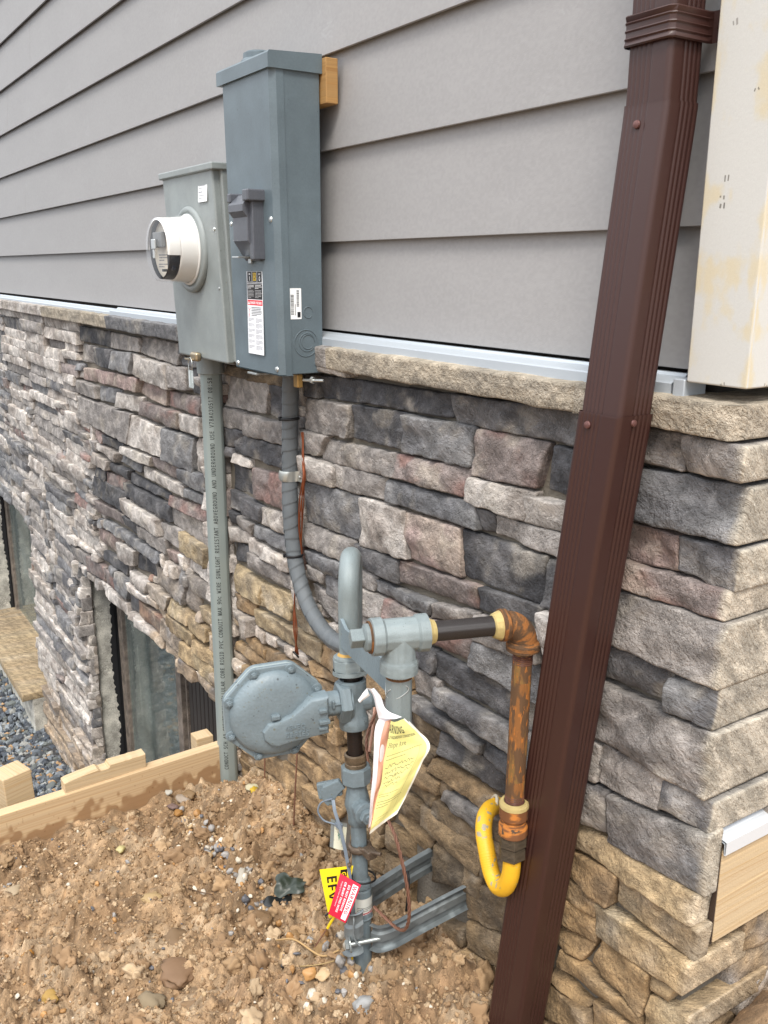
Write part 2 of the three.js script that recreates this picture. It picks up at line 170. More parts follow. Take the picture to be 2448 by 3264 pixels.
// ---------------------------------------------------------------- stones of the wall: outlines in millimetres, top left, top right, bottom right, bottom left
const TRACED = [
[-2036,1196,-1969,1198,-1968,1144,-2038,1140,'d'],[-1964,1199,-1766,1205,-1769,1152,-1965,1143,'d'],[-1763,1204,-1432,1212,-1433,1166,-1769,1156,'d'],[-1427,1215,-1048,1227,-1047,1165,-1424,1160,'d'],
[-2041,1135,-1819,1143,-1830,1064,-2045,1052,'w'],[-1811,1145,-1585,1154,-1592,1073,-1809,1068,'d'],[-1583,1154,-1362,1157,-1372,1076,-1592,1072,'g'],[-2057,1051,-1922,1056,-1972,998,-2059,989,'w'],
[-1973,1043,-1632,1060,-1638,1004,-1969,986,'w'],[-1632,1060,-1365,1074,-1371,1014,-1633,1007,'p'],[-2059,986,-1890,986,-1896,932,-2056,921,'l'],[-1901,988,-1667,997,-1672,945,-1894,932,'w'],
[-1670,994,-1344,1009,-1329,960,-1667,946,'g'],[-2050,918,-1769,931,-1782,820,-2054,808,'g'],[-1774,932,-1590,939,-1575,832,-1778,811,'l'],[-1590,936,-1387,949,-1390,844,-1573,834,'r'],
[-1358,1155,-1152,1160,-1178,1075,-1364,1061,'p'],[-1145,1156,-1047,1159,-1047,1077,-1157,1076,'d'],[-1367,1057,-1177,1067,-1202,1007,-1369,1010,'l'],[-1202,1056,-1054,1065,-1055,1010,-1202,1005,'l'],
[-1335,1003,-1287,1002,-1288,962,-1329,959,'d'],[-1287,999,-1055,1006,-1056,961,-1288,962,'w'],[-1391,946,-1138,956,-1146,860,-1390,846,'d'],[-1135,955,-1092,959,-1090,863,-1144,862,'d'],
[-1813,807,-1613,819,-1612,764,-1815,758,'d'],[-1611,820,-1333,841,-1333,794,-1610,770,'p'],[-1331,841,-1145,856,-1146,820,-1331,793,'d'],[-1815,745,-1700,753,-1712,716,-1816,707,'w'],
[-1710,746,-1480,760,-1493,728,-1710,718,'g'],[-1480,759,-1331,788,-1349,746,-1489,726,'w'],[-1489,721,-1342,728,-1347,668,-1487,665,'p'],[-1386,750,-1216,766,-1218,736,-1339,726,'w'],
[-1342,723,-1140,744,-1141,663,-1347,667,'g'],[-1556,639,-1466,658,-1473,597,-1555,595,'d'],[-1466,653,-1144,660,-1146,598,-1468,591,'d'],[-1559,582,-1448,591,-1462,534,-1558,521,'w'],
[-1459,573,-1187,590,-1189,536,-1457,538,'e'],[-1559,513,-1290,517,-1296,490,-1553,477,'e'],[-1292,519,-1189,536,-1189,488,-1293,491,'d'],[-1553,476,-1440,477,-1442,431,-1552,415,'m'],
[-1440,475,-1224,481,-1223,433,-1441,428,'d'],[-1507,413,-1441,426,-1488,368,-1514,364,'m'],[-1467,401,-1238,417,-1289,358,-1488,362,'n'],[-1528,354,-1442,348,-1445,316,-1559,295,'n'],
[-1444,356,-1399,354,-1434,310,-1445,316,'m'],[-1423,339,-1264,364,-1264,305,-1432,314,'g'],[-1563,286,-1447,313,-1463,276,-1565,264,'m'],[-1589,252,-1507,259,-1508,211,-1600,191,'m'],
[-1460,299,-1291,306,-1288,261,-1463,257,'m'],[-1505,263,-1292,264,-1293,203,-1501,209,'m'],[-1600,183,-1457,199,-1499,129,-1597,165,'n'],[-1651,126,-1551,147,-1545,77,-1651,58,'m'],
[-1454,189,-1347,194,-1347,134,-1464,84,'m'],[-1346,198,-1285,202,-1286,148,-1343,137,'m'],[-1706,35,-1653,46,-1663,-22,-1705,-28,'m'],[-1661,38,-1573,53,-1577,9,-1663,-22,'m'],
[-1264,359,-1177,376,-1176,312,-1290,301,'m'],[-1290,301,-1176,307,-1172,249,-1286,207,'m'],[-1266,395,-1163,415,-1177,376,-1264,364,'g'],[-973,1222,-865,1217,-862,1166,-975,1164,'w'],
[-864,1219,-787,1221,-784,1167,-855,1168,'w',1],[-978,1155,-786,1158,-777,1077,-980,1072,'g',1],[-960,1060,-860,1066,-857,1010,-968,998,'r'],[-859,1065,-774,1071,-780,1006,-855,1010,'e',1],
[-967,996,-774,1007,-769,959,-971,953,'p',1],[-974,947,-774,956,-772,854,-984,855,'w',1],[-987,848,-845,848,-850,791,-992,787,'d'],[-848,841,-754,856,-764,785,-848,787,'g',1],
[-996,774,-768,782,-765,673,-1005,672,'w',1],[-1009,667,-979,662,-979,589,-1016,582,'l'],[-979,662,-843,667,-850,603,-979,588,'w'],[-846,662,-762,667,-780,611,-847,612,'e',1],
[-1019,571,-956,582,-955,499,-1025,490,'e'],[-955,580,-768,613,-771,496,-951,486,'g',1],[-1028,479,-772,494,-774,441,-1032,430,'b',1],[-1036,416,-923,434,-933,366,-1039,364,'t'],
[-920,433,-771,441,-777,377,-919,384,'b',1],[-1042,355,-965,362,-965,323,-1047,308,'t'],[-968,353,-772,378,-760,320,-958,290,'b',1],[-1047,306,-962,322,-962,264,-1055,250,'t'],
[-1055,246,-965,264,-992,209,-1060,196,'t'],[-946,286,-832,305,-839,210,-971,222,'n'],[-1047,196,-840,209,-837,181,-1048,156,'n'],[-1067,138,-959,132,-977,110,-1072,102,'t'],
[-1078,85,-963,120,-957,76,-1082,12,'n'],[-835,305,-783,308,-793,274,-829,270,'b'],[-831,258,-753,277,-747,229,-835,183,'b',1],[-956,145,-837,176,-849,115,-957,76,'t'],
[-2530,1174,-2117,1180,-2125,1148,-2532,1147,'m'],[-2524,1144,-2251,1150,-2271,1063,-2553,1050,'w'],[-2256,1147,-2118,1148,-2136,1054,-2273,1064,'d'],[-2550,1048,-2400,1050,-2404,999,-2551,989,'w'],
[-2398,1047,-2140,1051,-2148,991,-2400,985,'w'],[-2545,986,-2404,994,-2481,937,-2551,931,'d'],[-2477,978,-2150,986,-2169,922,-2488,922,'d'],[-2530,881,-2386,878,-2382,803,-2531,800,'d'],
[-2382,892,-2162,909,-2162,811,-2379,805,'p'],[-2528,796,-2439,796,-2453,740,-2533,740,'e'],[-2439,794,-2314,788,-2323,741,-2437,738,'e'],[-2317,788,-2145,802,-2157,737,-2320,739,'l'],
[-2534,734,-2485,730,-2485,694,-2534,691,'d'],[-2486,724,-2372,724,-2387,691,-2481,692,'w'],[-2375,723,-2143,733,-2151,693,-2371,689,'g'],[-2535,679,-2394,690,-2403,655,-2529,635,'l'],
[-2402,677,-2137,675,-2139,641,-2398,636,'l'],[-2525,633,-2398,636,-2402,587,-2527,574,'d'],[-2399,633,-2125,634,-2122,591,-2402,584,'w'],[-2525,559,-2326,556,-2344,479,-2522,472,'b'],
[-2326,556,-2117,579,-2154,494,-2341,480,'b'],[-2523,463,-2384,475,-2398,422,-2524,412,'t'],[-2389,453,-1968,493,-1975,432,-2401,401,'b'],[-2150,550,-1924,556,-1931,506,-2102,482,'b'],
[-2054,802,-1811,812,-1815,759,-2053,742,'w'],[-2056,728,-1833,752,-1878,699,-2050,693,'g'],[-2042,690,-1945,694,-1956,663,-2033,651,'w'],[-1945,693,-1869,696,-1879,630,-1954,637,'g'],
[-2022,646,-1879,630,-1885,577,-2013,603,'w'],[-1800,703,-1668,711,-1675,656,-1800,635,'w'],[-1668,711,-1493,722,-1492,667,-1673,654,'p'],[-1822,627,-1673,651,-1672,591,-1822,573,'w'],
[-1670,649,-1556,644,-1559,585,-1670,589,'d'],[-1737,567,-1559,582,-1558,527,-1737,508,'t'],[-1737,505,-1558,521,-1557,477,-1737,451,'t'],[-2479,347,-2306,350,-2312,318,-2482,312,'t'],
[-2302,355,-2053,385,-2054,368,-2304,317,'t'],[-1965,488,-1879,497,-1874,426,-1969,434,'t'],[-2052,412,-1874,426,-1880,411,-2027,378,'t'],[-2027,378,-1869,396,-1869,364,-2022,333,'t'],
[-2535,297,-2312,314,-2314,280,-2538,268,'t'],[-2078,208,-1872,235,-1883,183,-2088,171,'t'],[-2121,152,-1859,183,-1860,128,-2130,113,'t'],[-2028,104,-1846,131,-1854,48,-2034,34,'t'],
[-2208,77,-2035,100,-2037,41,-2193,36,'t'],[-2237,14,-2077,29,-2088,-59,-2245,-58,'t'],[-2077,20,-1854,48,-1941,-46,-2080,-46,'t'],[-1872,235,-1831,239,-1832,201,-1880,185,'t'],
[-1753,354,-1707,353,-1710,268,-1753,306,'m'],[-1756,256,-1716,254,-1722,203,-1757,204,'m'],[-1744,27,-1703,33,-1702,-42,-1744,-48,'m'],[-2387,-31,-2220,9,-2242,-69,-2410,-85,'t'],
[-1329,66,-1211,104,-1217,24,-1311,10,'m'],[-1471,-15,-1333,42,-1339,-10,-1460,-59,'m'],[-1342,167,-1209,206,-1211,110,-1326,77,'m'],[-4087,1207,-3673,1205,-3676,1143,-4105,1144,'d'],
[-3667,1205,-3323,1204,-3314,1154,-3665,1142,'w'],[-3322,1210,-2924,1209,-2922,1140,-3310,1150,'w'],[-2914,1171,-2770,1167,-2773,1142,-2914,1142,'g'],[-4109,1133,-3896,1133,-3922,1060,-4133,1052,'w'],
[-3885,1130,-3639,1138,-3658,1056,-3910,1058,'d'],[-3634,1135,-3383,1144,-3409,1064,-3645,1064,'g'],[-3373,1145,-3261,1138,-3285,1061,-3399,1067,'l'],[-3257,1135,-2998,1136,-2995,1051,-3281,1057,'l'],
[-2994,1134,-2839,1139,-2842,1065,-3001,1061,'w'],[-2835,1142,-2745,1137,-2748,1059,-2839,1059,'d'],[-4072,1029,-3655,1046,-3662,991,-4087,976,'r'],[-3638,1048,-3333,1054,-3353,1002,-3650,996,'r'],
[-3343,1052,-3058,1041,-3076,984,-3354,999,'r'],[-3033,1042,-2742,1051,-2749,995,-3041,990,'p'],[-4157,969,-3891,967,-3893,911,-4174,910,'w'],[-3878,968,-3592,985,-3645,921,-3881,911,'g'],
[-3628,971,-3318,987,-3344,927,-3630,913,'l'],[-3340,970,-2938,980,-2954,921,-3335,921,'p'],[-2958,975,-2735,990,-2739,929,-2954,922,'l'],[-4179,894,-3441,907,-3498,782,-4165,800,'w'],
[-3458,903,-3076,906,-3102,800,-3558,778,'l'],[-3093,907,-2807,911,-2825,796,-3095,793,'g'],[-2799,915,-2726,924,-2733,806,-2810,803,'l'],[-3967,777,-3833,767,-3841,733,-3979,730,'r'],
[-3832,771,-3559,774,-3578,733,-3830,731,'d'],[-3566,765,-3221,781,-3247,738,-3572,736,'l'],[-3230,779,-2946,792,-2953,742,-3232,744,'p'],[-2950,787,-2726,807,-2730,738,-2949,741,'g'],
[-3931,719,-3652,721,-3667,683,-3931,696,'l'],[-3643,714,-3363,727,-3375,691,-3643,687,'g'],[-3365,720,-2923,728,-2937,683,-3363,677,'l'],[-2928,721,-2727,733,-2732,695,-2928,691,'g'],
[-3995,671,-3775,664,-3796,623,-4010,615,'l'],[-3782,659,-3517,672,-3541,630,-3790,624,'d'],[-3529,662,-3107,663,-3115,641,-3538,622,'d'],[-3108,656,-2718,692,-2720,643,-3105,622,'p'],
[-4013,603,-3848,606,-3873,557,-4024,562,'d'],[-3848,606,-3548,624,-3564,571,-3848,558,'p'],[-3571,616,-3087,623,-3088,561,-3572,559,'d'],[-4025,558,-3549,567,-3589,480,-4049,467,'d'],
[-3597,547,-3188,549,-3199,480,-3599,485,'l'],[-3092,620,-2720,640,-2723,555,-3089,556,'w'],[-4035,442,-3625,465,-3613,419,-4015,396,'p'],[-3620,466,-3400,485,-3441,427,-3611,428,'d'],
[-3213,536,-2979,557,-2995,476,-3181,481,'w'],[-2980,553,-2726,557,-2742,485,-2982,481,'b'],[-3942,377,-3202,409,-3218,368,-3939,338,'g'],[-3439,466,-3145,480,-3154,422,-3432,422,'w'],
[-3151,443,-3001,463,-3016,421,-3158,401,'r'],[-4077,309,-3686,344,-3739,258,-4080,248,'r'],[-3724,326,-3510,341,-3547,266,-3735,251,'l'],[-3592,237,-3380,247,-3401,191,-3591,189,'l'],
[-3380,247,-3141,257,-3189,188,-3380,194,'l'],[-3294,346,-2973,352,-3000,272,-3285,286,'w'],[-2973,352,-2845,350,-2871,269,-2992,275,'w'],[-2907,415,-2710,425,-2717,356,-2914,363,'w'],
[-3143,250,-2936,260,-2942,212,-3152,189,'b'],[-2936,260,-2773,258,-2779,206,-2936,202,'b'],[-3181,180,-2896,196,-2895,144,-3192,114,'b'],[-2890,178,-2714,185,-2720,133,-2888,134,'b'],
[-3517,126,-3245,131,-3258,52,-3530,58,'p'],[-3650,122,-3516,130,-3542,54,-3666,44,'d'],[-3789,178,-3615,182,-3670,81,-3795,98,'g'],[-3959,137,-3798,136,-3684,69,-3962,72,'p'],
[-3244,138,-3038,126,-3047,62,-3246,67,'w'],[-3030,122,-2720,133,-2712,73,-3039,61,'b'],[-2809,330,-2713,327,-2720,270,-2808,277,'b'],[-2774,245,-2708,243,-2714,192,-2779,206,'b'],
[-4246,124,-3957,146,-3975,72,-4252,50,'p'],[-4540,99,-4231,129,-4251,55,-4529,30,'w'],[-3529,325,-3287,349,-3307,291,-3537,261,'d'],[-3981,221,-3638,248,-3662,192,-3979,177,'d']];
const FILLED = [
[-9480,1150,-8980,1230],[-8980,1145,-8380,1230],[-8380,1170,-8030,1230],[-8030,1150,-7330,1230],[-7330,1145,-6830,1230],[-6830,1175,-6480,1230],
[-6480,1190,-6060,1230],[-6060,1175,-5710,1230],[-5710,1190,-5110,1230],[-5110,1190,-4690,1230],[-4690,1175,-4105,1230],[-2655,1185,-2425,1230],
[-2425,1185,-2220,1230],[-2220,1190,-2045,1230],[-2045,1205,-1975,1230],[-1975,1210,-1815,1230],[-1040,1160,-985,1230],[-2915,1180,-2655,1220],
[-6480,1145,-6060,1190],[-5710,1120,-5110,1190],[-5110,1135,-4690,1190],[-2105,1165,-2045,1190],[-2655,1150,-2540,1185],[-6830,1120,-6480,1175],
[-6060,1135,-5710,1175],[-4690,1125,-4120,1175],[-2760,1145,-2655,1175],[-8380,1115,-8030,1170],[-2105,1110,-2050,1165],[-1040,1135,-985,1160],
[-9480,1065,-8980,1150],[-8030,1065,-7530,1150],[-7530,1120,-7330,1150],[-2655,1115,-2540,1150],[-8980,1085,-8630,1145],[-8630,1105,-8380,1145],
[-7330,1085,-6980,1145],[-6980,1120,-6830,1145],[-6480,1075,-6060,1145],[-2735,1120,-2655,1145],[-6060,1095,-5710,1135],[-5110,1085,-4690,1135],
[-1040,1065,-990,1135],[-4690,1080,-4340,1125],[-4340,1090,-4130,1125],[-7530,1090,-7330,1120],[-6980,1035,-6480,1120],[-5710,1070,-5110,1120],
[-2735,1095,-2655,1120],[-8380,1055,-8030,1115],[-2655,1085,-2550,1115],[-2105,1085,-2050,1110],[-8630,1065,-8380,1105],[-6060,1055,-5710,1095],
[-2735,1060,-2655,1095],[-7530,1060,-7330,1090],[-4340,1055,-4140,1090],[-8980,1025,-8630,1085],[-7330,1030,-6980,1085],[-5110,1025,-4690,1085],
[-2655,1055,-2560,1085],[-2105,1060,-2055,1085],[-4690,1025,-4340,1080],[-6480,1035,-6060,1075],[-5710,1030,-5110,1070],[-9480,995,-9060,1065],
[-9060,985,-8980,1065],[-8630,1025,-8380,1065],[-8030,1005,-7680,1065],[-7680,1040,-7530,1065],[-1040,1040,-970,1065],[-7530,1030,-7330,1060],
[-2730,1035,-2655,1060],[-2105,990,-2070,1060],[-8380,995,-8030,1055],[-6060,1005,-5710,1055],[-4340,1025,-4145,1055],[-2655,1030,-2565,1055],
[-4145,1015,-4085,1045],[-7680,1015,-7530,1040],[-1040,1015,-975,1040],[-6980,950,-6280,1035],[-6280,1000,-6060,1035],[-2730,1000,-2655,1035],
[-7530,960,-7110,1030],[-7110,1005,-6980,1030],[-5710,975,-5110,1030],[-2655,1000,-2565,1030],[-8980,940,-8480,1025],[-8480,1000,-8380,1025],
[-5110,975,-4410,1025],[-4410,980,-4145,1025],[-7680,990,-7530,1015],[-4145,980,-4095,1015],[-1040,990,-980,1015],[-8030,950,-7680,1005],
[-7110,980,-6980,1005],[-6060,950,-5710,1005],[-8480,975,-8380,1000],[-6280,965,-6060,1000],[-2725,935,-2565,1000],[-9480,940,-9130,995],
[-9130,915,-9060,995],[-8380,935,-8030,995],[-7680,965,-7530,990],[-2105,930,-2070,990],[-1040,965,-980,990],[-9060,905,-8980,985],
[-7110,955,-6980,980],[-4410,940,-4175,980],[-8480,950,-8380,975],[-5710,930,-5110,975],[-5110,915,-4760,975],[-4760,920,-4410,975],
[-7680,940,-7530,965],[-6280,930,-6060,965],[-1040,940,-985,965],[-7530,900,-7180,960],[-7180,880,-7110,960],[-7110,930,-6980,955],
[-8480,925,-8380,950],[-8030,890,-7680,950],[-6980,895,-6630,950],[-6630,890,-6280,950],[-6060,900,-5710,950],[-9480,885,-9130,940],
[-8980,880,-8630,940],[-8630,915,-8480,940],[-7680,915,-7530,940],[-4410,905,-4185,940],[-1040,915,-985,940],[-8380,880,-8030,935],
[-2715,890,-2565,935],[-1080,880,-1045,935],[-7110,905,-6980,930],[-6280,895,-6060,930],[-5710,875,-5110,930],[-2105,875,-2070,930],
[-8480,900,-8380,925],[-2545,900,-2500,925],[-4760,875,-4410,920],[-9130,830,-9060,915],[-8630,890,-8480,915],[-7680,890,-7530,915],
[-5110,870,-4760,915],[-2500,890,-2390,915],[-1040,860,-990,915],[-9060,880,-8980,905],[-7110,880,-6980,905],[-4410,870,-4190,905],
[-8480,875,-8380,900],[-7530,840,-7180,900],[-6060,860,-5710,900],[-6980,840,-6630,895],[-6280,860,-6060,895],[-8630,865,-8480,890],
[-8030,805,-7530,890],[-6630,830,-6280,890],[-2715,840,-2565,890],[-9480,825,-9130,885],[-9060,825,-8710,880],[-8710,800,-8630,880],
[-8380,820,-8030,880],[-7180,850,-6980,880],[-1080,820,-1045,880],[-8480,850,-8380,875],[-5710,815,-5360,875],[-5360,835,-5110,875],
[-4760,825,-4410,875],[-2105,815,-2070,875],[-5110,825,-4760,870],[-4410,835,-4190,870],[-8630,840,-8480,865],[-6280,820,-5780,860],
[-5780,820,-5710,860],[-1040,795,-1000,860],[-1135,790,-1080,855],[-8480,825,-8380,850],[-7180,820,-6980,850],[-8630,815,-8480,840],
[-7530,780,-7180,840],[-6980,780,-6630,840],[-2715,795,-2565,840],[-5360,795,-5110,835],[-4410,800,-4190,835],[-9130,745,-9060,830],
[-6630,775,-6280,830],[-9480,765,-9130,825],[-9060,765,-8710,825],[-8480,800,-8380,825],[-5110,775,-4610,825],[-4610,795,-4410,825],
[-8380,760,-8030,820],[-7180,790,-6980,820],[-6280,765,-5780,820],[-5780,765,-5710,820],[-1080,765,-1045,820],[-8630,790,-8480,815],
[-5710,775,-5360,815],[-2105,730,-2070,815],[-1170,785,-1135,810],[-8030,720,-7530,805],[-1205,780,-1170,805],[-8710,720,-8630,800],
[-8480,775,-8380,800],[-4410,765,-4190,800],[-1240,775,-1205,800],[-5360,755,-5110,795],[-4610,765,-4410,795],[-2715,750,-2565,795],
[-1270,770,-1245,795],[-1040,715,-1010,795],[-8630,765,-8480,790],[-7180,760,-6980,790],[-4175,765,-4035,790],[-2565,710,-2545,790],
[-1295,770,-1270,790],[-1135,755,-1080,790],[-4035,725,-3990,785],[-1325,765,-1305,785],[-1170,750,-1145,785],[-7530,725,-7180,780],
[-6980,720,-6630,780],[-1195,750,-1170,780],[-8480,750,-8380,775],[-6630,715,-6280,775],[-5710,715,-5360,775],[-5110,735,-4610,775],
[-9480,710,-9130,765],[-9060,710,-8710,765],[-8630,740,-8480,765],[-6280,710,-5930,765],[-5930,730,-5710,765],[-4610,695,-4190,765],
[-4175,740,-4035,765],[-1080,700,-1045,765],[-8380,700,-8030,760],[-7180,730,-6980,760],[-5360,715,-5110,755],[-1130,695,-1080,755],
[-8480,725,-8380,750],[-2715,700,-2565,750],[-9130,660,-9060,745],[-8630,715,-8480,740],[-4175,715,-4035,740],[-5110,695,-4610,735],
[-7180,700,-6980,730],[-5930,695,-5710,730],[-2105,665,-2070,730],[-8480,700,-8380,725],[-7530,665,-7180,725],[-4035,685,-3990,725],
[-8710,695,-8630,720],[-8030,660,-7680,720],[-7680,695,-7530,720],[-6980,660,-6630,720],[-3990,680,-3940,720],[-8630,690,-8480,715],
[-6630,655,-6280,715],[-5710,675,-5210,715],[-5210,690,-5110,715],[-4175,690,-4035,715],[-1045,655,-1020,715],[-9480,650,-9130,710],
[-9060,655,-8710,710],[-6280,665,-5930,710],[-2565,660,-2545,710],[-8480,625,-8030,700],[-7180,670,-6980,700],[-2710,655,-2565,700],
[-1080,640,-1045,700],[-8710,670,-8630,695],[-7680,670,-7530,695],[-5930,660,-5710,695],[-5110,635,-4510,695],[-4510,655,-4185,695],
[-1130,625,-1080,695],[-8630,665,-8480,690],[-5210,665,-5110,690],[-4175,665,-4035,690],[-4035,645,-4010,685],[-5710,615,-5210,675],
[-8710,590,-8630,670],[-7680,645,-7530,670],[-7180,640,-6980,670],[-8630,640,-8480,665],[-7530,610,-7180,665],[-6280,625,-5930,665],
[-5210,640,-5110,665],[-4175,640,-4035,665],[-2105,610,-2070,665],[-9130,580,-9060,660],[-8030,605,-7680,660],[-6980,605,-6630,660],
[-5930,625,-5710,660],[-2565,575,-2545,660],[-9060,595,-8710,655],[-6630,595,-6280,655],[-4510,600,-4185,655],[-2710,610,-2565,655],
[-1045,590,-1025,655],[-9480,590,-9130,650],[-7680,620,-7530,645],[-8630,615,-8480,640],[-7180,610,-6980,640],[-5210,615,-5110,640],
[-4175,615,-4035,640],[-1080,580,-1045,640],[-5110,585,-4510,635],[-8480,550,-8030,625],[-6280,570,-5860,625],[-5860,600,-5710,625],
[-1130,570,-1080,625],[-7680,595,-7530,620],[-8630,590,-8480,615],[-5710,555,-5110,615],[-4175,590,-4035,615],[-7530,555,-7180,610],
[-7180,580,-6980,610],[-2710,565,-2565,610],[-2105,560,-2070,610],[-8030,550,-7680,605],[-6980,545,-6630,605],[-5860,575,-5710,600],
[-4510,545,-4185,600],[-9060,540,-8710,595],[-7680,570,-7530,595],[-6630,535,-6280,595],[-2050,560,-2025,595],[-9480,535,-9130,590],
[-8710,555,-8480,590],[-4175,565,-4035,590],[-2005,565,-1980,590],[-1180,535,-1135,590],[-5110,535,-4610,585],[-4610,560,-4510,585],
[-1980,565,-1955,585],[-9130,500,-9060,580],[-7180,550,-6980,580],[-1080,520,-1045,580],[-5860,550,-5710,575],[-2565,525,-2545,575],
[-7680,545,-7530,570],[-6280,530,-5930,570],[-5930,530,-5860,570],[-1910,505,-1885,570],[-1790,505,-1750,570],[-1130,515,-1080,570],
[-4175,540,-4040,565],[-2710,520,-2565,565],[-1830,480,-1790,565],[-4610,535,-4510,560],[-8710,520,-8480,555],[-7530,495,-7180,555],
[-5710,500,-5290,555],[-5290,525,-5110,555],[-8480,465,-7780,550],[-7780,525,-7680,550],[-7180,520,-6980,550],[-5860,525,-5710,550],
[-7680,520,-7530,545],[-6980,485,-6630,545],[-4510,490,-4185,545],[-9060,485,-8710,540],[-4175,515,-4045,540],[-9480,475,-9130,535],
[-6630,475,-6280,535],[-5110,490,-4510,535],[-1180,480,-1135,535],[-6280,485,-5860,530],[-7780,500,-7680,525],[-5860,500,-5710,525],
[-5290,495,-5110,525],[-2565,445,-2545,525],[-8710,485,-8480,520],[-7680,495,-7530,520],[-7180,490,-6980,520],[-2710,475,-2565,520],
[-1080,475,-1035,520],[-4175,490,-4050,515],[-1130,450,-1080,515],[-1790,445,-1750,505],[-9130,420,-9060,500],[-7780,475,-7680,500],
[-5860,460,-5440,500],[-5440,475,-5290,500],[-7680,410,-7180,495],[-5290,465,-5110,495],[-7180,460,-6980,490],[-5110,435,-4760,490],
[-4760,435,-4185,490],[-4175,465,-4060,490],[-9060,405,-8480,485],[-6980,425,-6630,485],[-6280,430,-5860,485],[-1830,420,-1790,480],
[-1215,455,-1135,480],[-9480,415,-9130,475],[-7780,450,-7680,475],[-6630,415,-6280,475],[-5440,450,-5290,475],[-2950,430,-2740,475],
[-2710,435,-2565,475],[-1080,425,-1040,475],[-2990,420,-2950,470],[-8480,385,-7780,465],[-5290,435,-5110,465],[-4175,440,-4060,465],
[-1595,415,-1560,465],[-7180,430,-6980,460],[-5860,410,-5440,460],[-1630,380,-1595,460],[-1665,375,-1630,455],[-1215,430,-1135,455],
[-7780,425,-7680,450],[-5440,425,-5290,450],[-1700,380,-1665,450],[-1130,400,-1080,450],[-2565,380,-2545,445],[-1790,395,-1750,445],
[-1735,400,-1700,445],[-4185,415,-4060,440],[-5290,375,-4940,435],[-4940,395,-4440,435],[-4440,395,-4185,435],[-2700,395,-2565,435],
[-7180,400,-6980,430],[-6280,380,-5860,430],[-2950,405,-2915,430],[-7780,400,-7680,425],[-6980,365,-6630,425],[-5440,400,-5290,425],
[-1080,345,-1050,425],[-9130,340,-9060,420],[-2990,360,-2950,420],[-1830,335,-1790,420],[-9480,355,-9130,415],[-6630,355,-6280,415],
[-4185,390,-4060,415],[-3190,355,-3170,415],[-2120,390,-2065,415],[-1595,355,-1560,415],[-7680,325,-7180,410],[-5860,355,-5440,410],
[-3045,360,-3010,410],[-2465,355,-2410,410],[-2190,380,-2150,410],[-2150,385,-2120,410],[-9060,320,-8480,405],[-3085,360,-3045,405],
[-2950,360,-2925,405],[-2530,380,-2465,405],[-2255,380,-2190,405],[-1560,350,-1540,405],[-7780,375,-7680,400],[-7180,370,-6980,400],
[-5440,375,-5290,400],[-3120,360,-3085,400],[-2325,375,-2255,400],[-1735,365,-1700,400],[-1130,340,-1080,400],[-4940,355,-4440,395],
[-4440,350,-4185,395],[-3155,360,-3120,395],[-2700,350,-2565,395],[-2395,360,-2325,395],[-1790,315,-1760,395],[-4185,365,-4060,390],
[-4005,365,-3950,390],[-8480,305,-7880,385],[-7880,360,-7780,385],[-6280,335,-5860,380],[-2565,310,-2545,380],[-2530,355,-2465,380],
[-1700,310,-1665,380],[-1630,300,-1595,380],[-7780,350,-7680,375],[-5440,315,-5020,375],[-5020,335,-4940,375],[-1665,295,-1630,375],
[-7180,340,-6980,370],[-6980,305,-6630,365],[-4185,340,-4060,365],[-4005,325,-3970,365],[-3970,330,-3950,365],[-7880,335,-7780,360],
[-9480,300,-9130,355],[-6630,295,-6280,355],[-5860,305,-5440,355],[-4940,310,-4440,355],[-2515,310,-2490,355],[-2085,290,-2060,355],
[-1880,300,-1860,355],[-1595,300,-1565,355],[-7780,325,-7680,350],[-4440,305,-4185,350],[-2700,305,-2565,350],[-2110,300,-2085,350],
[-1905,275,-1880,350],[-2135,280,-2110,345],[-1930,290,-1905,345],[-1080,260,-1060,345],[-9130,255,-9060,340],[-7180,310,-6980,340],
[-4185,315,-4085,340],[-4085,320,-4060,340],[-2160,280,-2135,340],[-1955,280,-1930,340],[-1130,280,-1080,340],[-7880,310,-7780,335],
[-6280,285,-5860,335],[-5020,275,-4940,335],[-2185,250,-2160,335],[-1980,265,-1955,335],[-1830,285,-1790,335],[-2210,260,-2185,330],
[-2005,260,-1980,330],[-7780,270,-7430,325],[-7430,285,-7180,325],[-2230,255,-2210,325],[-2030,270,-2005,325],[-9060,240,-8480,320],
[-2255,235,-2230,320],[-5440,260,-5020,315],[-4185,290,-4085,315],[-2280,250,-2255,315],[-1790,255,-1765,315],[-7880,285,-7780,310],
[-7180,280,-6980,310],[-4940,255,-4520,310],[-4520,270,-4440,310],[-2305,240,-2280,310],[-1700,250,-1665,310],[-8480,245,-8130,305],
[-8130,265,-7880,305],[-6980,245,-6630,305],[-5860,250,-5440,305],[-4440,265,-4185,305],[-2840,270,-2815,305],[-2700,260,-2565,305],
[-9480,245,-9130,300],[-2110,220,-2085,300],[-1880,245,-1860,300],[-1630,275,-1575,300],[-6630,235,-6280,295],[-1665,240,-1630,295],
[-4185,265,-4090,290],[-7880,260,-7780,285],[-7430,245,-7180,285],[-6280,215,-5860,285],[-1830,250,-1790,285],[-7180,250,-6980,280],
[-3340,260,-3305,280],[-2160,220,-2110,280],[-1955,235,-1930,280],[-1130,210,-1080,280],[-5020,220,-4940,275],[-3380,255,-3345,275],
[-1905,240,-1885,275],[-1630,200,-1605,275],[-7780,210,-7430,270],[-4520,200,-4440,270],[-2380,245,-2305,270],[-2030,225,-2005,270],
[-8130,225,-7880,265],[-4440,225,-4090,265],[-2470,240,-2380,265],[-1980,230,-1960,265],[-7880,235,-7780,260],[-5440,210,-5090,260],
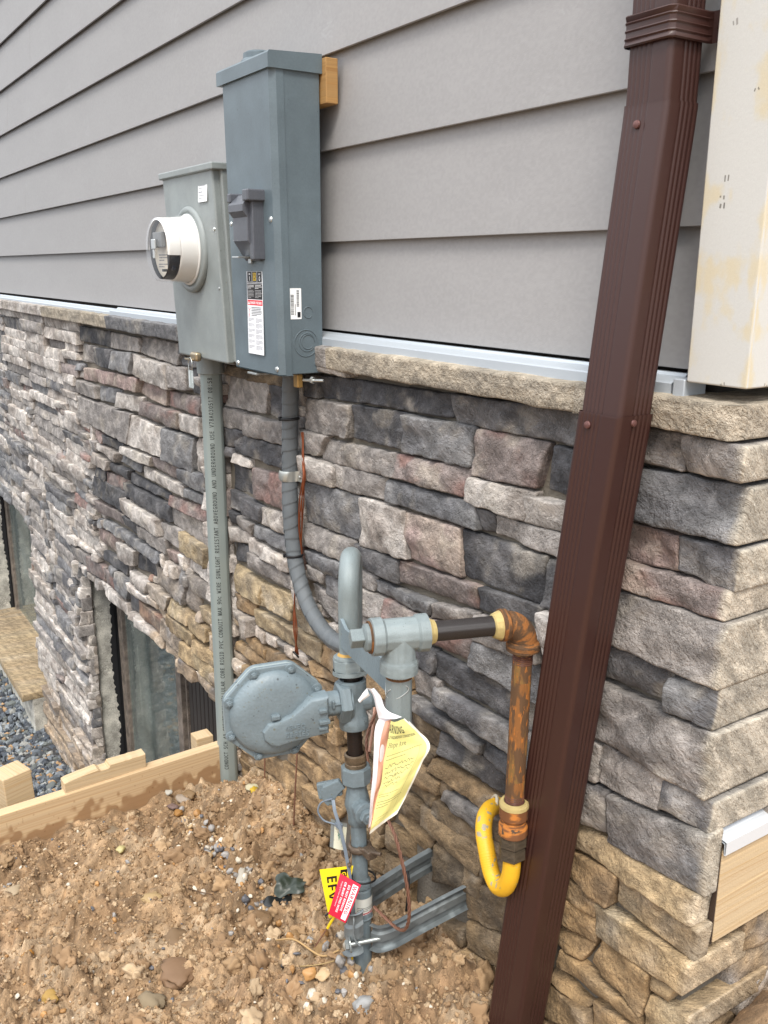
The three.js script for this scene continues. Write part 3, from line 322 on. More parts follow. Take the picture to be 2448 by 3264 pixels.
[-5090,215,-5020,260],[-2700,215,-2565,260],[-2550,235,-2470,260],[-2210,205,-2185,260],[-2000,230,-1980,260],[-9130,170,-9060,255],
[-4940,210,-4520,255],[-2230,205,-2210,255],[-2075,220,-2045,255],[-1790,195,-1765,255],[-7180,220,-6980,250],[-5860,205,-5510,250],
[-5510,180,-5440,250],[-3630,190,-3605,250],[-2280,195,-2255,250],[-2185,195,-2160,250],[-1820,165,-1790,250],[-1710,195,-1665,250],
[-9480,190,-9130,245],[-8480,185,-8130,245],[-7430,205,-7180,245],[-6980,185,-6630,245],[-2380,220,-2305,245],[-9060,155,-8480,240],
[-4090,215,-3990,240],[-2470,215,-2380,240],[-2305,160,-2280,240],[-1665,180,-1630,240],[-7880,210,-7780,235],[-6630,180,-6280,235],
[-2550,210,-2470,235],[-2255,150,-2230,235],[-8130,185,-7880,225],[-4440,165,-4090,225],[-7180,190,-6980,220],[-5020,180,-4940,220],
[-2380,195,-2305,220],[-2160,195,-2090,220],[-6280,145,-5860,215],[-5090,175,-5020,215],[-4090,190,-3990,215],[-2705,170,-2565,215],
[-2470,190,-2380,215],[-7880,135,-7430,210],[-5440,155,-5090,210],[-4940,150,-4520,210],[-2550,185,-2470,210],[-1130,125,-1080,210],
[-7430,165,-7180,205],[-5860,145,-5510,205],[-2230,145,-2185,205],[-4520,160,-4440,200],[-2380,170,-2305,195],[-2280,135,-2255,195],
[-2185,170,-2095,195],[-1790,170,-1715,195],[-1710,135,-1665,195],[-9480,130,-9130,190],[-7180,160,-6980,190],[-4090,165,-3990,190],
[-2470,165,-2380,190],[-8480,105,-7880,185],[-6980,125,-6630,185],[-3390,155,-3300,185],[-2550,160,-2470,185],[-6630,120,-6280,180],
[-5510,130,-5440,180],[-5020,140,-4940,180],[-3600,145,-3395,180],[-3300,150,-3195,180],[-1665,155,-1630,180],[-5090,130,-5020,175],
[-3885,145,-3800,175],[-9130,85,-9060,170],[-2705,125,-2565,170],[-2380,145,-2305,170],[-2185,145,-2130,170],[-1790,145,-1715,170],
[-7430,125,-7180,165],[-4440,135,-4235,165],[-4235,140,-4120,165],[-4120,145,-4055,165],[-2470,140,-2380,165],[-1820,110,-1790,165],
[-7180,130,-6980,160],[-4520,120,-4440,160],[-2550,135,-2470,160],[-2305,95,-2280,160],[-9060,95,-8710,155],[-8710,120,-8480,155],
[-5440,100,-5090,155],[-1660,135,-1640,155],[-4940,100,-4550,150],[-4545,110,-4520,150],[-2255,70,-2230,150],[-6280,95,-5680,145],
[-5680,120,-5510,145],[-2380,120,-2305,145],[-2230,120,-2135,145],[-1790,120,-1715,145],[-5020,85,-4940,140],[-2470,110,-2380,140],
[-7880,75,-7530,135],[-7530,110,-7430,135],[-2550,110,-2470,135],[-2280,50,-2255,135],[-1710,85,-1665,135],[-9480,70,-9130,130],
[-7180,100,-6980,130],[-5510,80,-5440,130],[-5090,60,-5020,130],[-7430,85,-7180,125],[-6980,65,-6630,125],[-2705,70,-2565,125],
[-1130,100,-1080,125],[-8710,85,-8480,120],[-6630,60,-6280,120],[-5680,95,-5510,120],[-2380,95,-2305,120],[-2230,95,-2140,120],
[-1790,95,-1715,120],[-825,30,-805,115],[-7530,85,-7430,110],[-2550,55,-2380,110],[-1820,50,-1790,110],[-8480,20,-7980,105],
[-7980,80,-7880,105],[-7180,70,-6980,100],[-5440,45,-5090,100],[-4940,40,-4550,100],[-1130,45,-1090,100],[-9060,35,-8710,95],
[-6280,45,-5930,95],[-5930,55,-5510,95],[-2380,65,-2280,95],[-1790,70,-1715,95],[-9130,5,-9060,85],[-8710,50,-8480,85],
[-7530,30,-7180,85],[-5020,25,-4940,85],[-1710,45,-1690,85],[-1690,50,-1665,85],[-7980,55,-7880,80],[-5510,35,-5440,80],
[-7880,15,-7530,75],[-9480,15,-9130,70],[-7180,45,-6980,70],[-2700,10,-2565,70],[-2255,45,-2230,70],[-1790,45,-1715,70],
[-6980,10,-6630,65],[-3980,10,-3915,65],[-2755,10,-2700,65],[-2380,35,-2280,65],[-1565,15,-1545,65],[-6630,10,-6280,60],
[-5090,10,-5020,60],[-4045,10,-3980,60],[-3915,10,-3675,60],[-3250,10,-3225,60],[-2890,10,-2755,60],[-7980,30,-7880,55],
[-5930,10,-5510,55],[-4105,10,-4045,55],[-3225,10,-3050,55],[-3025,10,-2890,55],[-2550,0,-2380,55],[-8710,15,-8480,50],
[-4170,10,-4105,50],[-3535,10,-3460,50],[-3050,10,-3025,50],[-1820,-35,-1790,50],[-7180,10,-6980,45],[-6280,10,-5930,45],
[-5440,-15,-5090,45],[-4290,10,-4260,45],[-4235,10,-4170,45],[-3575,10,-3535,45],[-3460,10,-3250,45],[-1790,-10,-1755,45],
[-1130,-20,-1090,45],[-4940,-5,-4545,40],[-4345,10,-4290,40],[-4260,10,-4235,40],[-3635,10,-3575,40],[-1155,-15,-1135,40],
[-900,-40,-870,40],[-9060,-25,-8710,35],[-5510,-5,-5440,35],[-4400,10,-4345,35],[-3675,10,-3635,35],[-2380,5,-2280,35],
[-7980,5,-7880,30],[-7530,-25,-7210,30],[-7210,10,-7180,30],[-4455,-40,-4430,30],[-4430,10,-4400,30],[-825,-30,-805,30],
[-5020,-45,-4940,25],[-4510,-30,-4455,25],[-8480,-40,-8130,20],[-8130,-5,-7980,20],[-4535,-20,-4510,20],[-9480,-45,-9130,15],
[-8710,-20,-8480,15],[-7880,-45,-7530,15],[-1570,-55,-1545,15],[-1235,-45,-1210,15],[-5560,-30,-5510,10],[-5090,-40,-5020,10],
[-2640,-15,-2565,10],[-1505,-60,-1485,10],[-1265,-60,-1235,10],[-1190,-45,-1165,10],[-9130,-80,-9060,5],[-7980,-20,-7880,5],
[-2370,-15,-2350,5],[-1300,-75,-1265,5],[-2550,-45,-2400,0],[-1320,-60,-1300,0],[-8130,-30,-7980,-5],[-5510,-45,-5440,-5],
[-4940,-50,-4545,-5],[-1790,-70,-1755,-10],[-5440,-65,-5090,-15],[-2640,-40,-2550,-15],[-1155,-100,-1135,-15],[-8710,-55,-8480,-20],
[-7980,-45,-7880,-20],[-4535,-60,-4510,-20],[-1135,-85,-1090,-20],[-9060,-80,-8710,-25],[-7530,-80,-7210,-25],[-8130,-55,-7980,-30],
[-5560,-90,-5510,-30],[-4510,-75,-4455,-30],[-825,-90,-805,-30],[-1820,-100,-1790,-35],[-1695,-105,-1675,-35],[-1030,-120,-1010,-35],
[-8480,-100,-8130,-40],[-5090,-90,-5020,-40],[-4455,-100,-4430,-40],[-2640,-65,-2550,-40],[-900,-95,-870,-40],[-9480,-105,-9130,-45],
[-7980,-120,-7530,-45],[-5510,-115,-5440,-45],[-5020,-115,-4940,-45],[-2550,-85,-2420,-45],[-1235,-105,-1210,-45],[-1190,-100,-1165,-45],
[-4940,-115,-4545,-50],[-8710,-90,-8480,-55],[-8130,-80,-7980,-55],[-2080,-100,-1935,-55],[-1745,-110,-1710,-55],[-1570,-120,-1545,-55],
[-4535,-100,-4510,-60],[-1505,-130,-1485,-60],[-1320,-140,-1300,-60],[-1265,-140,-1235,-60],[-5440,-115,-5090,-65],[-2640,-95,-2550,-65],
[-2230,-90,-2165,-65],[-2165,-95,-2080,-70],[-1790,-130,-1755,-70],[-4510,-135,-4455,-75],[-1300,-140,-1265,-75],[-9130,-150,-8710,-80],
[-8130,-105,-7980,-80],[-7530,-130,-7210,-80],[-2290,-130,-2235,-80],[-2550,-125,-2425,-85],[-2340,-150,-2290,-85],[-1650,-145,-1610,-85],
[-1135,-165,-1090,-85],[-8710,-125,-8480,-90],[-5560,-140,-5510,-90],[-5090,-135,-5020,-90],[-2395,-150,-2340,-90],[-2230,-115,-2165,-90],
[-825,-160,-805,-90],[-2640,-120,-2550,-95],[-2425,-175,-2395,-95],[-2165,-120,-2080,-95],[-900,-165,-870,-95],[-8480,-155,-8130,-100],
[-4535,-160,-4510,-100],[-4455,-155,-4430,-100],[-2080,-145,-1935,-100],[-1820,-180,-1790,-100],[-1190,-180,-1165,-100],[-1155,-155,-1135,-100],
[-1060,-150,-1040,-100],[-9480,-165,-9130,-105],[-8130,-130,-7980,-105],[-1695,-190,-1675,-105],[-1235,-165,-1210,-105],[-1745,-195,-1695,-110],
[-1080,-160,-1060,-110],[-940,-190,-915,-110],[-5510,-170,-5090,-115],[-5020,-175,-4670,-115],[-4670,-140,-4545,-115],[-2230,-140,-2165,-115],
[-7980,-195,-7530,-120],[-2640,-150,-2550,-120],[-2165,-145,-2080,-120],[-1570,-175,-1545,-120],[-1030,-175,-1010,-120],[-8710,-160,-8480,-125],
[-2550,-165,-2425,-125],[-8130,-155,-7980,-130],[-7530,-185,-7210,-130],[-2290,-180,-2235,-130],[-1790,-185,-1755,-130],[-1505,-210,-1485,-130],
[-5090,-190,-5020,-135],[-4510,-205,-4455,-135],[-5560,-210,-5510,-140],[-4670,-165,-4540,-140],[-2230,-165,-2165,-140],[-1320,-165,-1235,-140],
[-2165,-205,-1935,-145],[-1650,-210,-1610,-145],[-9130,-220,-8710,-150],[-2640,-180,-2550,-150],[-2395,-185,-2290,-150],[-1060,-205,-1040,-150],
[-8480,-225,-8060,-155],[-8060,-235,-7980,-155],[-4455,-225,-4430,-155],[-1155,-240,-1135,-155],[-8710,-195,-8480,-160],[-4535,-205,-4510,-160],
[-1080,-220,-1060,-160],[-825,-220,-805,-160],[-9480,-225,-9130,-165],[-4670,-190,-4540,-165],[-2550,-205,-2425,-165],[-2230,-190,-2165,-165],
[-1320,-200,-1210,-165],[-1135,-215,-1090,-165],[-900,-245,-870,-165],[-5510,-220,-5090,-170],[-5020,-225,-4670,-175],[-2425,-245,-2395,-175],
[-1570,-245,-1545,-175],[-1040,-225,-1010,-175],[-2640,-205,-2550,-180],[-2290,-240,-2235,-180],[-1820,-235,-1790,-180],[-1190,-235,-1165,-180],
[-7530,-240,-7210,-185],[-2395,-215,-2290,-185],[-1790,-245,-1755,-185],[-1410,-245,-1385,-185],[-5090,-240,-5020,-190],[-4670,-215,-4540,-190],
[-2230,-215,-2165,-190],[-1695,-280,-1675,-190],[-940,-245,-915,-190],[-8710,-230,-8480,-195],[-7980,-270,-7530,-195],[-1755,-220,-1695,-195],
[-1320,-235,-1210,-200],[-4535,-245,-4455,-205],[-2640,-245,-2425,-205],[-2165,-280,-1935,-205],[-1455,-245,-1430,-205],[-1060,-280,-1040,-205],
[-995,-280,-975,-205],[-5560,-270,-5510,-210],[-1665,-235,-1610,-210],[-1545,-280,-1520,-210],[-1505,-280,-1485,-210],[-4670,-240,-4540,-215],
[-2395,-245,-2290,-215],[-2230,-240,-2165,-215],[-1135,-280,-1090,-215],[-9130,-290,-8710,-220],[-5510,-265,-5160,-220],[-5160,-270,-5090,-220],
[-1755,-245,-1695,-220],[-1080,-280,-1060,-220],[-825,-280,-805,-220],[-9480,-280,-9130,-225],[-8480,-285,-8130,-225],[-8130,-310,-8060,-225],
[-5020,-270,-4670,-225],[-4455,-295,-4430,-225],[-1040,-280,-1010,-225],[-8710,-265,-8480,-230],[-8060,-260,-7980,-235],[-1820,-280,-1790,-235],
[-1665,-280,-1610,-235],[-1320,-280,-1210,-235],[-1190,-280,-1165,-235],[-7530,-295,-7210,-240],[-5090,-300,-5020,-240],[-4670,-265,-4540,-240],
[-2290,-280,-2235,-240],[-2230,-280,-2165,-240],[-1155,-280,-1135,-240],[-4535,-290,-4455,-245],[-2640,-280,-2290,-245],[-1790,-280,-1695,-245],
[-1595,-280,-1545,-245],[-1455,-280,-1430,-245],[-1410,-280,-1370,-245],[-940,-280,-915,-245],[-900,-280,-870,-245],[-855,-280,-830,-245],
[-8060,-285,-7980,-260],[-8710,-300,-8480,-265],[-5510,-310,-5160,-265],[-4670,-290,-4540,-265],[-7980,-345,-7530,-270],[-5560,-310,-5510,-270],
[-5160,-310,-5090,-270],[-5020,-320,-4670,-270],[-9480,-340,-9130,-280],[-8480,-345,-8130,-285],[-8060,-310,-7980,-285],[-9130,-360,-8710,-290],
[-4670,-315,-4540,-290],[-4535,-330,-4455,-290],[-7530,-350,-7210,-295],[-4455,-355,-4430,-295],[-8710,-335,-8480,-300],[-5090,-340,-5020,-300],
[-8130,-335,-7980,-310],[-5560,-365,-5090,-310],[-4670,-340,-4535,-315],[-5020,-375,-4670,-320],[-4535,-390,-4455,-330],[-8710,-370,-8480,-335],
[-8130,-360,-7980,-335],[-9480,-400,-9130,-340],[-5090,-385,-5020,-340],[-4670,-365,-4535,-340],[-8480,-405,-8130,-345],[-7980,-420,-7530,-345],
[-7530,-405,-7210,-350],[-4455,-410,-4430,-355],[-9130,-430,-8710,-360],[-8130,-385,-7980,-360],[-5560,-425,-5090,-365],[-4670,-390,-4535,-365],
[-8710,-405,-8480,-370],[-5020,-430,-4670,-375],[-8130,-410,-7980,-385],[-5090,-455,-5020,-385],[-4670,-425,-4455,-390],[-9480,-460,-9130,-400],
[-8710,-460,-8360,-405],[-8360,-440,-8130,-405],[-7530,-455,-7210,-405],[-8130,-435,-7980,-410],[-4455,-480,-4430,-410],[-7980,-475,-7630,-420],
[-7630,-445,-7530,-420],[-5560,-495,-5090,-425],[-4670,-460,-4455,-425],[-9130,-490,-8780,-430],[-8780,-510,-8710,-430],[-5020,-490,-4670,-430],
[-8130,-460,-7980,-435],[-8360,-475,-8130,-440],[-7630,-470,-7530,-445],[-7530,-510,-7210,-455],[-5090,-525,-5020,-455],[-9480,-520,-9130,-460],
[-8710,-515,-8360,-460],[-8130,-485,-7980,-460],[-4670,-495,-4455,-460],[-7630,-495,-7530,-470],[-8360,-510,-8130,-475],[-7980,-535,-7630,-475],
[-4455,-525,-4430,-480],[-8130,-510,-7980,-485],[-9130,-550,-8780,-490],[-5020,-545,-4670,-490],[-7630,-520,-7530,-495],[-5560,-555,-5090,-495],
[-4670,-530,-4455,-495],[-8780,-595,-8710,-510],[-8360,-575,-7980,-510],[-7530,-560,-7210,-510],[-8710,-575,-8360,-515],[-9480,-575,-9130,-520],
[-7630,-545,-7530,-520],[-5090,-575,-5020,-525],[-4455,-575,-4430,-525],[-4670,-565,-4455,-530],[-7980,-590,-7630,-535],[-7630,-570,-7530,-545],
[-5020,-590,-4670,-545],[-9130,-610,-8780,-550],[-5560,-595,-5090,-555],[-7530,-610,-7210,-560],[-4670,-600,-4455,-565],[-7630,-595,-7530,-570],
[-9480,-635,-9130,-575],[-8710,-655,-8110,-575],[-8110,-600,-7980,-575],[-5090,-645,-5020,-575],[-4455,-620,-4430,-575],[-7980,-645,-7630,-590],
[-5020,-635,-4670,-590],[-8780,-675,-8710,-595],[-7630,-620,-7530,-595],[-5560,-645,-5090,-595],[-8110,-625,-7980,-600],[-4670,-635,-4455,-600],
[-9130,-665,-8780,-610],[-7530,-660,-7210,-610],[-7630,-645,-7530,-620],[-4455,-670,-4430,-620],[-8110,-650,-7980,-625],[-9480,-690,-9130,-635],
[-5020,-690,-4455,-635],[-7980,-720,-7530,-645],[-5560,-690,-5020,-645],[-8110,-675,-7980,-650],[-8710,-715,-8360,-655],[-8360,-695,-8110,-655],
[-7530,-710,-7210,-660],[-9130,-725,-8780,-665],[-4455,-710,-4430,-670],[-8780,-760,-8710,-675],[-8110,-700,-7980,-675],[-9480,-750,-9130,-690],
[-5560,-750,-4960,-690],[-4960,-735,-4455,-690],[-8360,-735,-8110,-695],[-8110,-725,-7980,-700],[-7530,-760,-7210,-710],[-4455,-760,-4430,-710],
[-8710,-775,-8360,-715],[-7980,-795,-7530,-720],[-9130,-780,-8780,-725],[-8110,-750,-7980,-725],[-8360,-775,-8110,-735],[-4960,-780,-4455,-735],
[-9480,-810,-9130,-750],[-8110,-775,-7980,-750],[-5560,-820,-5060,-750],[-5060,-775,-4960,-750],[-8780,-845,-8710,-760],[-7530,-815,-7210,-760],
[-4455,-820,-4430,-760],[-8710,-855,-8210,-775],[-8210,-810,-7980,-775],[-5060,-800,-4960,-775],[-9130,-835,-8780,-780],[-4960,-825,-4455,-780],
[-7980,-870,-7530,-795],[-5060,-825,-4960,-800],[-9480,-870,-9130,-810],[-8210,-845,-7980,-810],[-7530,-865,-7210,-815],[-5560,-880,-5140,-820],
[-5140,-870,-5060,-820],[-4455,-870,-4430,-820],[-5060,-870,-4640,-825],[-4640,-855,-4455,-825],[-9130,-895,-8780,-835],[-8780,-930,-8710,-845],
[-8210,-880,-7980,-845],[-8710,-940,-8210,-855],[-4640,-885,-4455,-855],[-7530,-920,-7210,-865],[-9480,-925,-9130,-870],[-7980,-930,-7630,-870],
[-7630,-895,-7530,-870],[-5140,-910,-4640,-870],[-4455,-930,-4430,-870],[-8210,-915,-7980,-880],[-5560,-950,-5140,-880],[-4640,-915,-4455,-885],
[-9130,-955,-8780,-895],[-7630,-920,-7530,-895],[-5140,-955,-4640,-910],[-8210,-950,-7980,-915],[-4640,-945,-4455,-915],[-7630,-990,-7210,-920],
[-9480,-985,-9130,-925],[-8780,-1010,-8710,-930],[-7980,-990,-7630,-930],[-4455,-980,-4430,-930],[-8710,-1010,-8290,-940],[-8290,-1020,-8210,-940],
[-4640,-975,-4455,-945],[-8210,-985,-7980,-950],[-5560,-1000,-5140,-950],[-9130,-1010,-8780,-955],[-5140,-1000,-4640,-955],[-4640,-1005,-4455,-975],
[-4455,-1050,-4430,-980],[-9480,-1045,-9130,-985],[-8210,-1020,-7980,-985],[-7980,-1070,-7380,-990],[-7380,-1015,-7210,-990],[-5560,-1040,-5210,-1000],
[-5210,-1040,-4790,-1000],[-4790,-1025,-4640,-1000],[-4640,-1035,-4455,-1005],[-9130,-1090,-8630,-1010],[-8630,-1065,-8290,-1010],[-7380,-1040,-7210,-1015],
[-8290,-1070,-7980,-1020],[-4790,-1050,-4640,-1025],[-4640,-1065,-4455,-1035],[-7380,-1065,-7210,-1040],[-5560,-1080,-5210,-1040],[-5210,-1100,-4790,-1040],
[-9480,-1105,-9130,-1045],[-4790,-1075,-4640,-1050],[-4455,-1120,-4430,-1050],[-8630,-1120,-8290,-1065],[-7380,-1090,-7210,-1065],[-4640,-1095,-4455,-1065],
[-8290,-1150,-7690,-1070],[-7690,-1120,-7380,-1070],[-4790,-1100,-4640,-1075],[-5560,-1140,-5210,-1080],[-9130,-1170,-8630,-1090],[-7380,-1115,-7210,-1090],
[-4640,-1125,-4455,-1095],[-5210,-1155,-4710,-1100],[-4710,-1150,-4640,-1100],[-9480,-1165,-9130,-1105],[-7380,-1140,-7210,-1115],[-8630,-1175,-8290,-1120],
[-7690,-1170,-7380,-1120],[-4455,-1160,-4430,-1120],[-4640,-1155,-4455,-1125],[-7380,-1165,-7210,-1140],[-5560,-1190,-5210,-1140],[-8290,-1230,-7790,-1150],
[-7790,-1175,-7690,-1150],[-4710,-1220,-4640,-1150],[-5210,-1215,-4710,-1155],[-4640,-1185,-4455,-1155],[-4455,-1230,-4430,-1160],[-9480,-1220,-9130,-1165],
[-7380,-1190,-7210,-1165],[-9130,-1255,-8630,-1170],[-7690,-1220,-7380,-1170],[-8630,-1230,-8290,-1175],[-7790,-1200,-7690,-1175],[-4640,-1215,-4455,-1185],
[-7380,-1215,-7210,-1190],[-5560,-1250,-5210,-1190],[-7790,-1225,-7690,-1200],[-7380,-1240,-7210,-1215],[-5210,-1260,-4710,-1215],[-4640,-1245,-4455,-1215],
[-9480,-1280,-9130,-1220],[-7690,-1270,-7380,-1220],[-4710,-1275,-4640,-1220],[-7790,-1250,-7690,-1225],[-8630,-1315,-8030,-1230],[-8030,-1270,-7790,-1230],
[-4455,-1270,-4430,-1230],[-7380,-1265,-7210,-1240],[-4640,-1275,-4455,-1245],[-7790,-1275,-7690,-1250],[-5560,-1305,-5210,-1250],[-9130,-1325,-8710,-1255],
[-8710,-1280,-8630,-1255],[-5210,-1315,-4860,-1260],[-4860,-1285,-4710,-1260],[-7380,-1290,-7210,-1265],[-8030,-1310,-7790,-1270],[-7690,-1320,-7380,-1270],
[-4455,-1330,-4430,-1270],[-7790,-1300,-7690,-1275],[-4710,-1315,-4455,-1275],[-9480,-1335,-9130,-1280],[-8710,-1305,-8630,-1280],[-4860,-1310,-4710,-1285],
[-7380,-1315,-7210,-1290],[-7790,-1325,-7690,-1300],[-8710,-1330,-8630,-1305],[-5560,-1350,-5210,-1305],[-8030,-1350,-7790,-1310],[-4860,-1335,-4710,-1310],
[-8630,-1400,-8030,-1315],[-7380,-1340,-7210,-1315],[-5210,-1365,-4860,-1315],[-4710,-1355,-4455,-1315],[-7690,-1365,-7380,-1320],[-9130,-1400,-8710,-1325],
[-7790,-1350,-7690,-1325],[-8710,-1355,-8630,-1330],[-4455,-1400,-4430,-1330],[-9480,-1400,-9130,-1335],[-4860,-1360,-4710,-1335],[-7380,-1365,-7210,-1340],
[-8030,-1400,-7690,-1350],[-5560,-1400,-5210,-1350],[-8710,-1400,-8630,-1355],[-4710,-1400,-4455,-1355],[-4860,-1400,-4710,-1360],[-7690,-1400,-7210,-1365],
[-5210,-1400,-4860,-1365]];
const STONE = { d: [70, 70, 73], e: [94, 93, 95], g: [122, 121, 121], w: [144, 138, 133], l: [182, 175, 168], p: [124, 114, 110], r: [150, 131, 125], t: [146, 121, 90], b: [166, 148, 118], k: [158, 147, 130], m: [98, 86, 71], n: [138, 116, 88] };
const SECOND = { d: [104, 102, 102], e: [146, 142, 138], g: [92, 92, 95], w: [116, 111, 108], l: [128, 118, 110], p: [136, 104, 96], r: [150, 138, 126], t: [104, 86, 66], b: [132, 120, 102], k: [136, 128, 116], m: [120, 102, 78], n: [92, 78, 62] };
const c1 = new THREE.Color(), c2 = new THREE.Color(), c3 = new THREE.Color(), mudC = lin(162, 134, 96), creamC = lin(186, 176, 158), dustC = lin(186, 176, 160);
const ring = (a, n, size) => { const i = Math.round((a + 1) / 2 * n), e = Math.min(0.009 / size, 0.3); return i === 0 ? -1 : i === n ? 1 : n < 3 ? a : lerp(-1 + e, 1 - e, (i - 1) / (n - 2)); }; // an edge loop close to every arris keeps the faces flat
function stoneGeo(q, zb, zf, seed, code, detail = 1, mud = 0, rough = 1, quoin = false) { // q: x,y of the four corners in metres
  const [ax, ay, bx, by, cx, cy, dx, dy] = q, w = Math.max(0.02, ((bx - ax) + (cx - dx)) / 2), h = Math.max(0.02, ((ay - dy) + (by - cy)) / 2), d = zf - zb;
  const nx = clamp(Math.round(w / 0.013 * detail) + 2, 4, 28), ny = clamp(Math.round(h / 0.012 * detail) + 2, 4, 12);
  let g = new THREE.BoxGeometry(2, 2, 2, nx, ny, 3); g.deleteAttribute('uv'); g.deleteAttribute('normal'); g = mergeVertices(g, 1e-4);
  const p = g.attributes.position, n = p.count, R = rng(seed), s1 = R() * 40, tx = (R() - 0.5) * 0.012, ty = (R() - 0.5) * 0.01, rr = Math.min(0.002 + R() * 0.004, h * 0.25, w * 0.25), gap = -0.0012;
  const col = new Float32Array(n * 3), uv = new Float32Array(n * 2), ou = R(), ov = R(), bulge = R() * 0.006;
  c1.copy(lin(...STONE[code])); c2.copy(lin(...SECOND[code])); const br = (seed >= 3000 && seed < 5000 ? 1.06 : 0.9) + R() * 0.2, f1 = 7 + R() * 8, f2 = 14 + R() * 8;  // filled stones, mostly the left wall, lightened to carry the brighter light there
  for (let i = 0; i < n; i++) {
    let u = p.getX(i), v = p.getY(i), t = p.getZ(i); u = ring(u, nx, w); v = ring(v, ny, h); t = ring(t, 3, d);
    let x = u * (w / 2), y = v * (h / 2), z = t * d / 2;
    const kx = clamp(x, -w / 2 + rr, w / 2 - rr), ky = clamp(y, -h / 2 + rr, h / 2 - rr), kz = clamp(z, -d, d / 2 - rr), ex = x - kx, ey = y - ky, ez = z - kz, l = Math.hypot(ex, ey, ez); if (l > rr) { x = kx + ex / l * rr; y = ky + ey / l * rr; z = kz + ez / l * rr; }
    const sx = clamp(x / w + 0.5, 0, 1), sy = clamp(y / h + 0.5, 0, 1);
    let X = lerp(lerp(dx + gap, cx - gap, sx), lerp(ax + gap, bx - gap, sx), sy), Y = lerp(lerp(dy + gap, cy + gap, sx), lerp(ay - gap, by - gap, sx), sy), Z = (zb + zf) / 2 + z;
    const e1 = noise(X * 30 + s1, Y * 30, Z * 30 + s1), e2 = noise(X * 30 + s1 + 9, Y * 30 + 5, Z * 30), big = fbm(X * 11 + s1, Y * 20 + s1, Z * 9, 3), rid = 1 - Math.abs(fbm(X * 16 - s1 + Y * 9, Y * 26, s1, 3)) * 2;
    const front = smooth(-0.2, 0.9, t);
    X += e1 * 0.0022; Y += e2 * 0.0022 + noise(X * 75, s1, Z * 60) * 0.0018; Z += front * rough * (big * 0.011 + rid * 0.005 + noise(X * 80, Y * 80, s1) * 0.0024 + bulge * (1 - u * u) * (1 - v * v) + tx * u + ty * v);
    p.setXYZ(i, X, Y, Z); uv[i * 2] = X + 0.9 * Z + ou; uv[i * 2 + 1] = Y - 0.9 * Z + ov;
    const m = smooth(-0.12, 0.3, fbm(X * f1 + s1, Y * f1 * 1.5, Z * 10 + s1, 4)), k = br * (1 + 0.16 * fbm(X * 34, Y * 34, Z * 34 + s1, 3));
    c3.copy(c1).lerp(c2, m * 0.75); const du = smooth(0.1, 0.42, fbm(X * f2 - s1, Y * f2, Z * 14, 4)); c3.lerp(dustC, du * 0.34);
    if (quoin) c3.lerp(creamC, 0.75 * smooth(0.86, 0.99, u + 0.1 * fbm(Y * 30, Z * 30, s1, 3))); // paler cast arris; brighter light on the return face is painted in as cream
    if (mud) { const mm = mud * smooth(-0.35, 0.25, fbm(X * 13, Y * 9 + s1, Z * 13, 4) + 0.12); c3.lerp(mudC, mm); }
    col[i * 3] = c3.r * k; col[i * 3 + 1] = c3.g * k; col[i * 3 + 2] = c3.b * k;
  }
  g.setAttribute('uv', new THREE.BufferAttribute(uv, 2)); g.setAttribute('color', new THREE.BufferAttribute(col, 3)); g.computeVertexNormals(); return g;
}
const rectQ = (x0, y0, x1, y1) => [x0, y1, x1, y1, x1, y0, x0, y0];
const muddy = (x, y) => clamp(0.8 - Math.max(0, y - (x > -1.1 ? 0.24 : x > -2.4 ? 0.08 : x > -3.4 ? 0.2 : -1.15)) * (x > -2.4 ? 1.9 : 3.2), 0, 0.8); // clay splashed up from the dug ground

